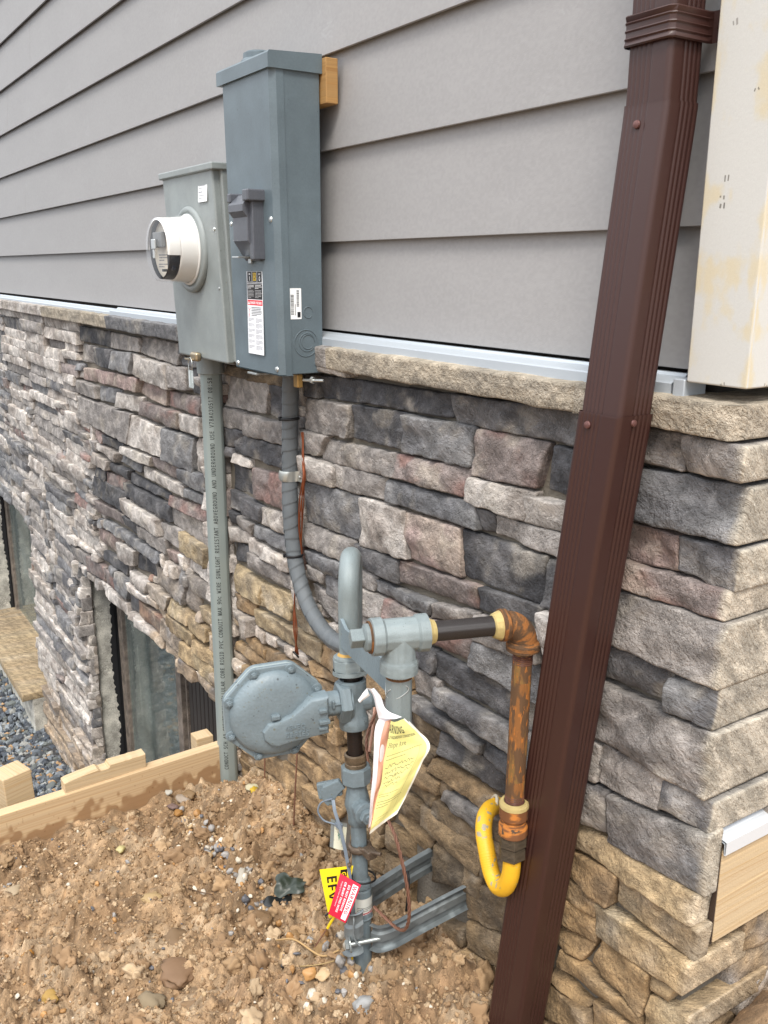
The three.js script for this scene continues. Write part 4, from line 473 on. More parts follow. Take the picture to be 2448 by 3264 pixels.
const wall = thing('stone_wall', 'ledgestone veneer wall of grey, taupe and tan stones below the siding', 'stone wall');
const pier = thing('stone_pier', 'narrow ledgestone pier between the two basement windows', 'stone pier');
{
  mesh('mortar_bed', [box(-9.5, -2.64, 0.03, 1.25, -0.14, 0.005), box(-9.5, -7.21, -1.6, 0.03, -0.14, 0.005), box(-2.64, -0.785, -0.6, 1.25, -0.14, 0.009)], mortarMat, wall);
  mesh('mortar_bed', box(-5.54, -4.475, -1.6, 0.03, -0.16, 0.002), mortarMat, pier);
  const list = [];
  TRACED.forEach((t, i) => {
    const q = t.slice(0, 8).map((v) => v / 1000), c = t[8], cx = (q[0] + q[2] + q[4] + q[6]) / 4, cy = (q[1] + q[3] + q[5] + q[7]) / 4, R = rng(900 + i);
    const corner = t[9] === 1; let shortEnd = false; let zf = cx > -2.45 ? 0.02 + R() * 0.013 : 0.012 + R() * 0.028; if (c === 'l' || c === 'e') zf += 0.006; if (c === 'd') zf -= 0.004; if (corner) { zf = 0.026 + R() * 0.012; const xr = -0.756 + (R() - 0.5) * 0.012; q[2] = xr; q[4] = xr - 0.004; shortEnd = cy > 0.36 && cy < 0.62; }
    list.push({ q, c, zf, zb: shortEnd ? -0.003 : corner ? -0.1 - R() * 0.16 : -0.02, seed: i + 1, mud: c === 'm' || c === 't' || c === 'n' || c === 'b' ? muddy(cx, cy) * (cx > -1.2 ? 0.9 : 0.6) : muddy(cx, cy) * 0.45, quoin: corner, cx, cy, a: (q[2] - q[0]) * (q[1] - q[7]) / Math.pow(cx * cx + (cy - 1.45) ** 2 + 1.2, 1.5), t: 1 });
  });
  const codes = 'eegggwwwwlllllllllp';
  FILLED.forEach((f, i) => {
    const [x0, y0, x1, y1] = f.map((v) => v / 1000), R = rng(5000 + i), cx = (x0 + x1) / 2, cy = (y0 + y1) / 2; let c = codes[Math.floor(R() * codes.length)]; const m = muddy(cx, cy);
    if (cx > -2.5 && m > 0.25) c = 'tmnb'[Math.floor(R() * 4)];
    const j = () => (R() - 0.5) * 0.007;
    list.push({ q: [x0, y1 + j(), x1, y1 + j(), x1 + j(), y0 + j(), x0 + j(), y0 + j()], c, zf: 0.01 + R() * 0.038 - (y1 - y0 > 0.08 ? 0.01 : 0), zb: -0.02, seed: 3000 + i, mud: m * 0.6, cx, cy, a: (x1 - x0) * (y1 - y0) / Math.pow(cx * cx + (cy - 1.45) ** 2 + 1.2, 1.5) });
  });
  list.sort((a, b) => b.a - a.a);
  const inPier = (s) => s.cy < 0.005 && s.cx < -3 && s.cx > -6; let kept = 0; const rest = [];
  for (const s of list) {
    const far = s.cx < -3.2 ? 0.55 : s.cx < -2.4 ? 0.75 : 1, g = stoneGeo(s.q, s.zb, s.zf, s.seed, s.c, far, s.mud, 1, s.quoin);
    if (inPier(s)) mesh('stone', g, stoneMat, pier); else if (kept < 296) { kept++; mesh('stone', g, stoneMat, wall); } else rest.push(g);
  }
  if (rest.length) stuff(mesh('small_stones', mergeGeometries(rest), stoneMat, wall));
  // short ends of the pier stones on the window side
  const R = rng(77); let y = -1.55; while (y < 0) { const h = 0.05 + R() * 0.06; const g = stoneGeo(rectQ(-0.032, y, 0.0, y + h), -0.03, 0.016, 8000 + Math.round(y * 1000), 'gwwle'[Math.floor(R() * 5)], 0.7, 0.2); g.rotateY(PI / 2); g.translate(-4.452, 0, -0.026); mesh('stone', g, stoneMat, pier); y += h; }
  // the return wall round the corner
  const ret = thing('return_stone_wall', 'ledgestone veneer on the return wall round the house corner', 'stone wall');
  mesh('mortar_bed', box(-0.9, -0.785, -0.6, 1.25, -2.2, -0.141), std(0x8f7c60, 0.98, { bumpMap: rep(fineBump, 0.1), bumpScale: 0.003 }), ret);
  let yy = -0.2; const RR = rng(41); while (yy < 1.22) { const h = Math.min(0.06 + RR() * 0.07, 1.23 - yy + 0.01); let z = (yy < 0.45 ? 0.05 : 0.1) + RR() * 0.08; while (z < 1.6) { const l = 0.18 + RR() * 0.25, m = clamp(0.75 - Math.max(0, yy - 0.35) * 2.2, 0, 0.75), g = stoneGeo(rectQ(z, yy, z + l, yy + h), -0.05, -0.004 + RR() * 0.03, 7000 + Math.round(z * 900 + yy * 3000), 'gwwledpl'[Math.floor(RR() * 8)], 0.8, m); g.rotateY(PI / 2); g.translate(-0.775, 0, 0); if (z < 0.7) mesh('stone', g, stoneMat, ret); z += l; } yy += h; }
}
// ---------------------------------------------------------------- watertable cap stones
{
  const cap = thing('cap_stone_course', 'row of projecting buff and grey cap stones on top of the stone wall', 'stone cap');
  const js = [-9.5, -8.1, -6.9, -5.6, -4.62, -3.6, -2.71, -2.36, -1.88, -1.065, -0.745], cs = ['l', 'k', 'k', 'l', 'k', 'g', 'l', 'w', 'k', 'k'];
  for (let i = 0; i < js.length - 1; i++) {
    const last = i === js.length - 2, R = rng(60 + i), jj = () => (R() - 0.5) * 0.004, g = stoneGeo([js[i], 1.284, js[i + 1], 1.284, js[i + 1], 1.226 + jj(), js[i], 1.226 + jj()], last ? -0.5 : -0.06, 0.058, 300 + i, cs[i], 1.2, 0, 0.3);
    const p = g.attributes.position; for (let k = 0; k < p.count; k++) { let z = p.getZ(k), x = p.getX(k); const y = p.getY(k); p.setY(k, y - 0.012 * smooth(1.235, 1.284, y) * smooth(-0.02, 0.07, z)); if (last && z > 0.01) { const cut = x + z - (-0.745 + 0.058 - 0.042); if (cut > 0) { p.setX(k, x - cut / 2); p.setZ(k, z - cut / 2); } } }
    g.computeVertexNormals(); mesh('cap_stone', g, capMat, cap);
  }
}
// ---------------------------------------------------------------- lap siding, flashing, corner trim
{
  const sid = thing('siding_wall', 'warm grey fibre cement lap siding above the stone wall', 'siding');
  mesh('sheathing', box(-9.5, -0.86, 1.24, 3.62, -0.14, -0.03), std(0x3a3530, 0.9), sid);
  const R = rng(19);
  for (let k = -1; k < 10; k++) {
    const y0 = 1.512 + 0.203 * k - (k < 0 ? 0.0 : 0), y1 = y0 + 0.232, cut = -4.1 - R() * 3.5;
    const edges = k === -1 ? [[-9.5, -0.865]] : [[-9.5, cut - 0.0012], [cut + 0.0012, -0.865]];
    for (const [a, b] of edges) {
      const g = metric(box(a, b, y0, y1, -0.0075, 0, 0.0012), R() * 2, R() * 2), p = g.attributes.position;
      for (let i = 0; i < p.count; i++) p.setZ(i, p.getZ(i) - 0.0155 * (p.getY(i) - y0) / 0.203);
      g.computeVertexNormals(); mesh('siding_board', g, sidingMat, sid);
    }
  }
  // sloping drip flashing that sits on the cap stones, in two lengths that lap
  const strip = (a, b, dz, dy, drop) => { const pr = [[-0.012, 1.3], [0.001, 1.3], [0.004, 1.296], [0.03, 1.29], [0.034, 1.2875], [0.034, 1.271], [0.03, 1.271], [0.029, 1.286], [-0.012, 1.294]]; return rings([a, b].map((x, i) => pr.map(([z, y]) => V(x, y + dy - i * drop, z + dz)))); };
  const fl = (a, b, dz, dy, drop = 0) => { const g = strip(a, b, dz, dy, drop).toNonIndexed(); g.computeVertexNormals(); mesh('flashing', g, flashMat, sid); };
  fl(-9.5, -3.52, 0, 0, 0.004); fl(-3.6, -0.89, 0.004, 0.003); mesh('flashing', box(-0.887, -0.866, 1.27, 1.299, -0.01, 0.039), flashMat, sid);
  const post = thing('corner_trim', 'cream primed corner trim boards with tan glue stains and nail marks', 'corner trim');
  mesh('trim_board', metric(box(-0.863, -0.763, 1.296, 3.62, -0.05, 0.04, 0.003), 0.863, 0.3), postMat, post);
  mesh('trim_board', metric(box(-0.79, -0.7625, 1.296, 3.62, -0.2, -0.051, 0.003), 0.1, 0.2), postMat, post);
  const hous = mesh('house_wall', metric(box(-0.95, -0.79, 1.29, 3.62, -6, -0.2)), sidingMat); info(hous, 'plain grey side wall of the house behind the corner trim', 'wall');
}
// ---------------------------------------------------------------- ground
function ground0(x, z) {
  let h = interp(x, [-2.56, -2.1, -1.7, -1.4, -1.0, -0.7, 0.5, 4], [-0.2, -0.13, -0.07, -0.02, 0.0, 0.02, 0.05, 0.05]);
  h += 0.09 * Math.exp(-(((x + 2.2) / 0.2) ** 2) - ((z - 0.05) / 0.12) ** 2) + 0.03 * Math.exp(-(((x + 1.62) / 0.2) ** 2) - ((z - 0.1) / 0.1) ** 2) - 0.05 * Math.exp(-(((x + 1.85) / 0.12) ** 2) - ((z - 0.05) / 0.06) ** 2);
  h += 0.27 * smooth(-0.84, -0.7, x) * smooth(0.12, -0.06, z);
  return h;
}
function soilNoise(x, z) {
  const a = fbm(x * 5, z * 5, 2, 3) * 0.035, b = Math.abs(fbm(x * 17, z * 17, 7, 3)), c = Math.abs(fbm(x * 42, z * 42, 12, 3)), rough = 0.25 + 0.75 * smooth(-0.25, 0.25, fbm(x * 3.1, z * 3.1, 99, 3)), d = fbm(x * 120, z * 120, 21, 2), cr = smooth(0.035, 0.0, Math.abs(fbm(x * 9 + 3, z * 9 + 8, 33, 3)));
  const e = Math.abs(noise(x * 75, z * 75, 44)), lump = Math.max(0, fbm(x * 24 + 5, z * 24, 55, 2) - 0.1);
  const big = Math.max(0, fbm(x * 13 + 9, z * 13 + 2, 66, 2) - 0.08);
  return a + (b - 0.16) * 0.075 * (0.5 + 0.5 * rough) + big * 0.05 + rough * ((c - 0.15) * 0.02 + (e - 0.3) * 0.003 + lump * 0.045) + d * 0.0016 - cr * 0.012;
}
const groundY = (x, z) => ground0(x, z) + soilNoise(x, z);
{
  const axis = (lo, a, b, hi, step) => { const o = []; for (let v = a; v < b; v += step) o.push(v); o.push(b); let s = step, v = b; while (v < hi) { s *= 1.35; v += s; o.push(v); } s = step; v = a; while (v > lo) { s *= 1.35; v -= s; o.unshift(v); } return o; };
  const xs = axis(-2.555, -2.555, -0.9, 16, 0.0042), zs = axis(-6, -0.03, 1.06, 22, 0.0042), nx = xs.length, nz = zs.length;
  const pos = new Float32Array(nx * nz * 3), col = new Float32Array(nx * nz * 3), uv = new Float32Array(nx * nz * 2), idx = [];
  const A = lin(147, 121, 91), B = lin(120, 95, 68), C = lin(166, 144, 116), D = lin(130, 99, 71), c = new THREE.Color();
  for (let j = 0; j < nz; j++) for (let i = 0; i < nx; i++) {
    const x = xs[i], z = zs[j], k = j * nx + i, n = soilNoise(x, z); pos[k * 3] = x; pos[k * 3 + 1] = ground0(x, z) + n; pos[k * 3 + 2] = z; uv[k * 2] = x; uv[k * 2 + 1] = z;
    const m1 = smooth(-0.25, 0.3, fbm(x * 6, z * 6, 50, 4)), m2 = smooth(0.08, 0.42, fbm(x * 11, z * 11, 60, 4)), m3 = smooth(0.2, 0.5, fbm(x * 8, z * 8, 70, 3));
    c.copy(A).lerp(B, m1 * 0.75).lerp(C, m2 * 0.7).lerp(D, m3 * 0.35); const g = 1 + 0.2 * fbm(x * 90, z * 90, 80, 2); col[k * 3] = c.r * g; col[k * 3 + 1] = c.g * g; col[k * 3 + 2] = c.b * g;
    if (i && j) idx.push(k - nx - 1, k - 1, k, k - nx - 1, k, k - nx);
  }
  const g = new THREE.BufferGeometry(); g.setAttribute('position', new THREE.BufferAttribute(pos, 3)); g.setAttribute('color', new THREE.BufferAttribute(col, 3)); g.setAttribute('uv', new THREE.BufferAttribute(uv, 2)); g.setIndex(idx); g.computeVertexNormals();
  const soilMat = std(new THREE.Color(1.54, 1.55, 1.58), 0.97, { vertexColors: true, map: rep(grainTex, 0.2), bumpMap: rep(grainBump, 0.11), bumpScale: 0.0018 });
  struct(mesh('ground', g, soilMat));
  struct(mesh('ground_bank', box(-2.556, -2.5, -2.4, -0.35, -0.02, 22), std(0x6a5238, 0.97)));
  // clods and crumbs of clay lying on the ground
  const lump = (seed, det, rg = 0.2) => { let s = new THREE.IcosahedronGeometry(1, det); s.deleteAttribute('uv'); s.deleteAttribute('normal'); s = mergeVertices(s, 1e-4); const p = s.attributes.position; for (let i = 0; i < p.count; i++) { const x = p.getX(i), y = p.getY(i), z = p.getZ(i), k = 1 + 0.38 * noise(x * 1.6 + seed, y * 1.6, z * 1.6 + 0.3) + rg * noise(x * 4 + seed, y * 4, z * 4 + 0.3); p.setXYZ(i, x * k, y * k * 0.75, z * k); } s.computeVertexNormals(); return s; };
  const clodMat = std(0xffffff, 0.97, {}), R = rng(4), m4 = new THREE.Matrix4(), e = new THREE.Euler(), q = new THREE.Quaternion();
  const scatter = (name, geo, mat, count, size, region, tint, sink, label, keep = () => true) => {
    const im = new THREE.InstancedMesh(geo, mat, count); im.name = numbered(name); im.castShadow = im.receiveShadow = true; let n = 0, guard = 0;
    while (n < count && guard++ < count * 12) { const [x, z, gy] = region(R); if (!keep(x, z)) continue; const s = size(R); q.setFromEuler(e.set(R() * 6, R() * 6, R() * 6)); m4.compose(V(x, gy + s * sink, z), q, V(s * (0.8 + R() * 0.5), s * (0.7 + R() * 0.5), s * (0.8 + R() * 0.5))); im.setMatrixAt(n, m4); im.setColorAt(n, tint(R)); n++; }
    im.count = n; scene.add(im); return stuff(im, label);
  };
  const near = (R) => { const x = -2.53 + R() * 1.65, z = 0.02 + R() * 1.0; return [x, z, groundY(x, z)]; };
  const pal = [lin(150, 125, 95), lin(126, 101, 74), lin(141, 115, 85), lin(160, 138, 110), lin(132, 106, 78)], pick = (p) => (R) => { c.copy(p[Math.floor(R() * p.length)]); return c.multiplyScalar(0.95 + R() * 0.35); };
  const clump = (x, z) => fbm(x * 4, z * 4, 91, 3) > -0.25;
  scatter('soil_clods', lump(1, 4, 0.45), clodMat, 560, (r) => 0.006 + 0.02 * r() ** 3, near, pick(pal), 0.05, 'loose clods of brown clay on the dug ground', clump);
  scatter('soil_clods', lump(5, 3, 0.45), clodMat, 700, (r) => 0.004 + 0.008 * r() ** 3, near, pick(pal), 0.05, 'smaller clods of brown clay on the dug ground', clump);
  scatter('soil_crumbs', lump(9, 1, 0.4), clodMat, 14000, (r) => 0.0014 + 0.0034 * r() ** 2, near, pick(pal), 0.3, 'fine crumbs of dry brown clay');
  const white = [lin(184, 174, 158), lin(168, 142, 106), lin(138, 134, 130), lin(190, 180, 162), lin(156, 116, 70), lin(90, 90, 94)];
  scatter('small_pebbles', lump(13, 2), std(0xffffff, 0.6), 420, (r) => 0.0022 + 0.0045 * r() ** 2, near, pick(white), 0.6, 'small pale pebbles and grit scattered in the clay');
  const line = (R) => { const t = R(), x = interp(t, [0, 0.25, 0.5, 0.75, 1], [-2.42, -2.18, -2.04, -1.86, -1.72]) + (R() - 0.5) * 0.09, z = interp(t, [0, 0.25, 0.5, 0.75, 1], [0.28, 0.29, 0.3, 0.32, 0.34]) + (R() - 0.5) * 0.07; return [x, z, groundY(x, z)]; };
  scatter('small_pebbles', lump(17, 2), std(0xffffff, 0.55), 130, (r) => 0.004 + 0.007 * r() ** 1.5, line, pick(white), 0.95, 'trail of white and grey pebbles spilled across the clay');
  const foot = (R) => { const a = R() * 6.3, r = R() ** 0.5 * 0.13, x = -1.47 + Math.cos(a) * r * 1.3, z = 0.33 + Math.sin(a) * r; return [x, z, groundY(x, z)]; };
  scatter('small_pebbles', lump(21, 2), std(0xffffff, 0.55), 60, (r) => 0.004 + 0.008 * r() ** 1.5, foot, pick(white), 0.8, 'pale pebbles round the foot of the gas riser');
  // the lower ground outside the basement windows
  const grv = new THREE.PlaneGeometry(40, 40, 60, 60); grv.rotateX(-PI / 2); grv.translate(-22.52, -1.4, 14); struct(mesh('gravel_bed', metric(grv), std(0x4c4c4c, 0.95, { map: rep(grainTex, 0.3), bumpMap: rep(grainBump, 0.2), bumpScale: 0.01 })));
  const pit = (R) => { const x = -6.9 + R() * 4.2, z = 0.03 + R() * 1.5; return [x, z, -1.4 + 0.03 * fbm(x * 3, z * 3, 5, 2)]; };
  const blue = [lin(78, 84, 90), lin(98, 104, 110), lin(58, 64, 72), lin(122, 128, 132), lin(70, 74, 78), lin(134, 134, 130), lin(90, 94, 92), lin(104, 108, 112), lin(66, 70, 76), lin(150, 122, 90)];
  const chip = (s) => { const g = lump(s, 1).toNonIndexed(); g.computeVertexNormals(); return g; };
  scatter('gravel', chip(30), std(0xffffff, 0.85), 9500, (r) => 0.011 + 0.011 * r(), pit, pick(blue), 0.4, 'blue grey crushed gravel below the basement windows');
  scatter('gravel', chip(34), std(0xffffff, 0.85), 3500, (r) => 0.014 + 0.016 * r() ** 2, pit, pick(blue), 0.5, 'coarser crushed gravel below the basement windows');
  const tanp = [lin(176, 140, 96), lin(196, 180, 152), lin(160, 120, 80), lin(206, 198, 184)];
  scatter('river_pebbles', lump(41, 2), std(0xffffff, 0.6), 160, (r) => 0.02 + 0.03 * r() ** 2, (R) => { const x = -4.6 + R() * 1.9, z = 0.05 + R() * 0.7; return [x, z, -1.37]; }, pick(tanp), 0.4, 'tan and white river pebbles among the grey gravel');

  // single stones lying on the clay
  const rock = (x, z, r, rgb, sx, sy, sz, label, sink = 0.1, seed = 1, mat = 0.7) => { const s = lump(seed, 3); s.scale(r * sx, r * sy, r * sz); const p = s.attributes.position; void p; const m = mesh(r < 0.016 ? 'pebble' : 'rock', s, std(lin(...rgb), mat, { bumpMap: rep(fineBump, 0.5), bumpScale: 0.001, map: grainTex })); m.position.set(x, groundY(x, z) + r * sink, z); m.rotation.y = seed * 1.7; return info(m, label, r < 0.016 ? 'pebble' : 'rock', 'stones lying on the clay'); };
  const round = (seed) => seed + 0.01;
  rock(-2.5, 0.225, 0.019, [150, 122, 86], 1.1, 0.8, 1, 'muddy tan cobble against the retaining board', 0.5, 50);
  rock(-2.49, 0.25, 0.02, [176, 160, 142], 0.75, 0.8, 1.3, 'long pale grey pebble leaning by the retaining board', 0.7, 51);
  rock(-2.47, 0.29, 0.013, [132, 108, 100], 1.2, 0.7, 1, 'flat purple pebble near the retaining board', 0.5, 52);
  rock(-2.43, 0.285, 0.014, [176, 126, 62], 1.1, 0.9, 1, 'orange pebble at the head of the white pebble trail', 0.6, 53);
  rock(-2.53, 0.28, 0.011, [206, 200, 186], 1, 0.9, 1, 'small white cube shaped pebble on the clay edge', 0.7, 54);
  rock(-2.31, 0.504, 0.013, [214, 200, 140], 1.1, 1, 0.9, 'pale yellow pebble alone in the middle of the clay', 0.5, 55, 0.5);
  rock(-2.46, 0.489, 0.022, [150, 130, 104], 1.3, 0.6, 0.8, 'flat clay coated stone below the retaining board', 0.4, 56);
  rock(-2.25, 0.801, 0.02, [186, 164, 132], 1.2, 0.7, 1, 'pale tan stone half sunk in clay beside the long board', 0.2, 57);
  rock(-1.963, 0.528, 0.018, [190, 160, 112], 1.3, 0.5, 1, 'flat cream stone sunk level with the clay', 0.25, 58);
  rock(-1.712, 0.349, 0.029, [142, 112, 78], 1, 1, 1.05, 'round tan cobble beside the scrap of dark plastic', 0.45, round(59));
  rock(-1.8, 0.527, 0.03, [138, 110, 78], 1.1, 0.7, 1, 'big clay covered cobble half buried', 0.15, 60);
  rock(-1.662, 0.573, 0.036, [142, 110, 80], 1.2, 0.5, 1, 'large reddish brown cobble half buried in clay', 0.0, 61);
  rock(-1.61, 0.655, 0.03, [156, 138, 110], 1, 0.8, 1, 'crumbly grey tan lump next to the reddish cobble', 0.5, 62, 0.95);
  rock(-1.726, 0.829, 0.018, [186, 148, 76], 1.3, 0.8, 0.9, 'yellow ochre stone near the grey tan lump', 0.4, 63);
  rock(-1.973, 0.831, 0.013, [184, 128, 52], 1.3, 0.8, 0.9, 'small orange stone alone on bare clay', 0.5, 64);
  rock(-1.297, 0.316, 0.02, [178, 178, 176], 1, 1, 1, 'angular white and grey stone in front of the gas riser', 0.5, 65);
  rock(-1.498, 0.306, 0.017, [166, 132, 86], 1.3, 0.8, 1, 'tan pebble beside the foot of the gas riser', 0.5, 66);
  rock(-1.618, 0.307, 0.015, [160, 126, 84], 1.1, 0.8, 1, 'brown pebble between the riser and the plastic scrap', 0.4, 67);
  rock(-1.882, 0.317, 0.02, [204, 194, 176], 1.9, 0.6, 0.7, 'long white stone shard in the pebble trail', 0.5, 68);
  rock(-2.317, 0.085, 0.016, [206, 196, 160], 1.5, 0.8, 1, 'cream flaky scrap on the mound by the conduit', 0.7, 69);
  rock(-2.29, 0.095, 0.011, [216, 178, 46], 1.3, 0.8, 1, 'bright yellow scrap on the mound by the conduit', 1.1, 70);
}
// ---------------------------------------------------------------- basement windows and the room behind
{
  const dark = std(0xa9a69d, 0.9);
  struct(mesh('room_floor', box(-9, -2.45, -1.6, -1.5, -4, -0.2), dark)); struct(mesh('room_ceiling', box(-9, -2.45, 0.2, 0.3, -4, -0.15), dark));
  struct(mesh('room_wall', box(-9, -2.45, -1.5, 0.2, -4.1, -4), dark)); struct(mesh('room_wall', box(-2.55, -2.45, -1.5, 0.2, -4, -0.15), dark)); struct(mesh('room_wall', box(-9.1, -9, -1.5, 0.2, -4, -0.15), dark));
  const glass = new THREE.MeshPhysicalMaterial({ color: 0xdfe9e6, roughness: 0.04, transmission: 1, thickness: 0, ior: 1.5 });
  const dirtHaze = std(0xffffff, 0.9, { transparent: true, map: canvasTex(512, 1024, (g, w, h) => { g.clearRect(0, 0, w, h); const r = rng(8); { const im = g.createImageData(w, h); for (let j = 0; j < h; j++) for (let i = 0; i < w; i++) { const k = (j * w + i) * 4, a = fbm(i / w * 5, j / h * 9, 4, 4), b = noise(i / 2, j / 2, 7); im.data[k] = 176; im.data[k + 1] = 188; im.data[k + 2] = 182; im.data[k + 3] = clamp(48 + a * 26 + b * 16, 0, 255); } g.putImageData(im, 0, 0); } for (let i = 0; i < 900; i++) { g.fillStyle = `rgba(205,208,200,${0.12 + r() * 0.35})`; const s = 0.8 + r() * 2.4; g.fillRect(r() * w, r() * h, s, s * (1 + r())); } for (let i = 0; i < 4; i++) { const x = r() * w, y = r() * h * 0.8; g.strokeStyle = `rgba(205,210,200,${0.12 + r() * 0.2})`; g.lineWidth = 1 + r() * 3; g.beginPath(); g.moveTo(x, y); g.lineTo(x + (r() - 0.5) * 10, y + 60 + r() * 420); g.stroke(); } for (let i = 0; i < 500; i++) { g.fillStyle = `rgba(170,160,140,${0.08 + r() * 0.16})`; const y = h - r() * r() * 320; g.fillRect(r() * w, y, 2 + r() * 9, 1 + r() * 4); } }) });  // dust and streaks, plus an even pale haze painted in for missing reflections
  const win = (x0, x1, mid, label) => {
    const o = thing('basement_window', label, 'window'), y0 = -1.3, y1 = 0.03, zf = -0.17, F = (a, b, c, d, z0 = zf, z1 = zf + 0.03) => metric(box(a, b, c, d, z0, z1, 0.003));
    mesh('frame', [F(x0, x0 + 0.07, y0, y1), F(x0 + 0.07, x1, y1 - 0.07, y1), F(x0 + 0.07, x1, y0, y0 + 0.09)], frameMat, o);
    mesh('sash_stile', [F(mid, mid + 0.06, y0 + 0.09, y1 - 0.07, zf - 0.01, zf + 0.024), F(mid + 0.06, mid + 0.075, y0 + 0.09, y1 - 0.07, zf - 0.03, zf + 0.004)], frameMat, o);
    mesh('pane', box(x0 + 0.07, mid, y0 + 0.09, y1 - 0.07, zf + 0.004, zf + 0.008, 0.0005), glass, o);
    const d = new THREE.PlaneGeometry(mid - x0 - 0.07, y1 - y0 - 0.16); d.translate((mid + x0 + 0.07) / 2, (y0 + 0.09 + y1 - 0.07) / 2, zf + 0.011); mesh('dirt_haze_film', d, dirtHaze, o);
    const sl = []; for (let x = mid + 0.08; x < x1 - 0.01; x += 0.045) sl.push(box(x, x + 0.04, y0 + 0.09, y1 - 0.07, zf - 0.02, zf - 0.004, 0.004)); for (const s of sl) mesh('dark_slat', s, std(0x35302d, 0.6), o);
    return o;
  };
  win(-4.43, -2.65, -3.62, 'basement window with dusty glass beside the stone pier'); win(-7.2, -5.56, -6.2, 'further basement window beyond the stone pier with pale glass');
  for (const [x, lab] of [[-4.452, 'concrete window jamb with a black waterproofing strip beside the dusty pane'], [-7.2, 'concrete jamb of the further basement window']]) {
    const j = thing('window_jamb', lab, 'jamb'), pts = []; const R = rng(Math.round(-x * 10));
    mesh('concrete_face', metric(box(x - 0.08, x, -1.6, 0.02, -0.13, -0.03, 0.003)), concreteMat, j);
    mesh('membrane_strip', box(x - 0.08, x - 0.004, -1.6, 0.02, -0.172, -0.131, 0.002), membraneMat, j);
    const sh = new THREE.Shape(); sh.moveTo(0, -1.6); for (let y = -1.6; y <= 0.02; y += 0.012) sh.lineTo(0.022 + (R() - 0.5) * 0.014 + 0.008 * Math.sin(y * 9), y); sh.lineTo(0, 0.02); const g = new THREE.ExtrudeGeometry(sh, { depth: 0.003, bevelEnabled: false }); g.rotateY(-PI / 2); g.translate(x + 0.0025, 0, -0.132); mesh('membrane_strip', g, membraneMat, j); void pts;
  }
  const sl = thing('stone_sill', 'tan flagstone sill slab below the further basement window', 'window sill'); const slab = stoneGeo(rectQ(-7.2, -0.045, -5.57, 0.0), -0.18, 0.16, 444, 'b', 0.5, 0.35, 0.5); slab.translate(0, -1.12, 0); mesh('slab', slab, capMat, sl); mesh('footing', metric(box(-7.2, -5.57, -1.6, -1.166, -0.17, 0.1, 0.004)), concreteMat, sl);
  const lint = mesh('window_lintel', metric(box(-7.2, -2.65, 0.031, 0.06, -0.17, -0.141)), concreteMat); info(lint, 'concrete underside above the basement windows', 'lintel');
  const bag = thing('plastic_bag', 'pale crumpled bag standing inside behind the dusty pane', 'bag'); { let s = new THREE.SphereGeometry(1, 40, 28); const p = s.attributes.position; for (let i = 0; i < p.count; i++) { const x = p.getX(i), y = p.getY(i), z = p.getZ(i), k = 1 + 0.25 * fbm(x * 2.4, y * 2.4, z * 2.4 + 0.3, 3); p.setXYZ(i, x * k * 0.17, y * k * 0.34, z * k * 0.12); } s.computeVertexNormals(); s.translate(-4.25, -1.1, -0.55); mesh('bag_body', s, std(0xb7c4ae, 0.6), bag); }
}
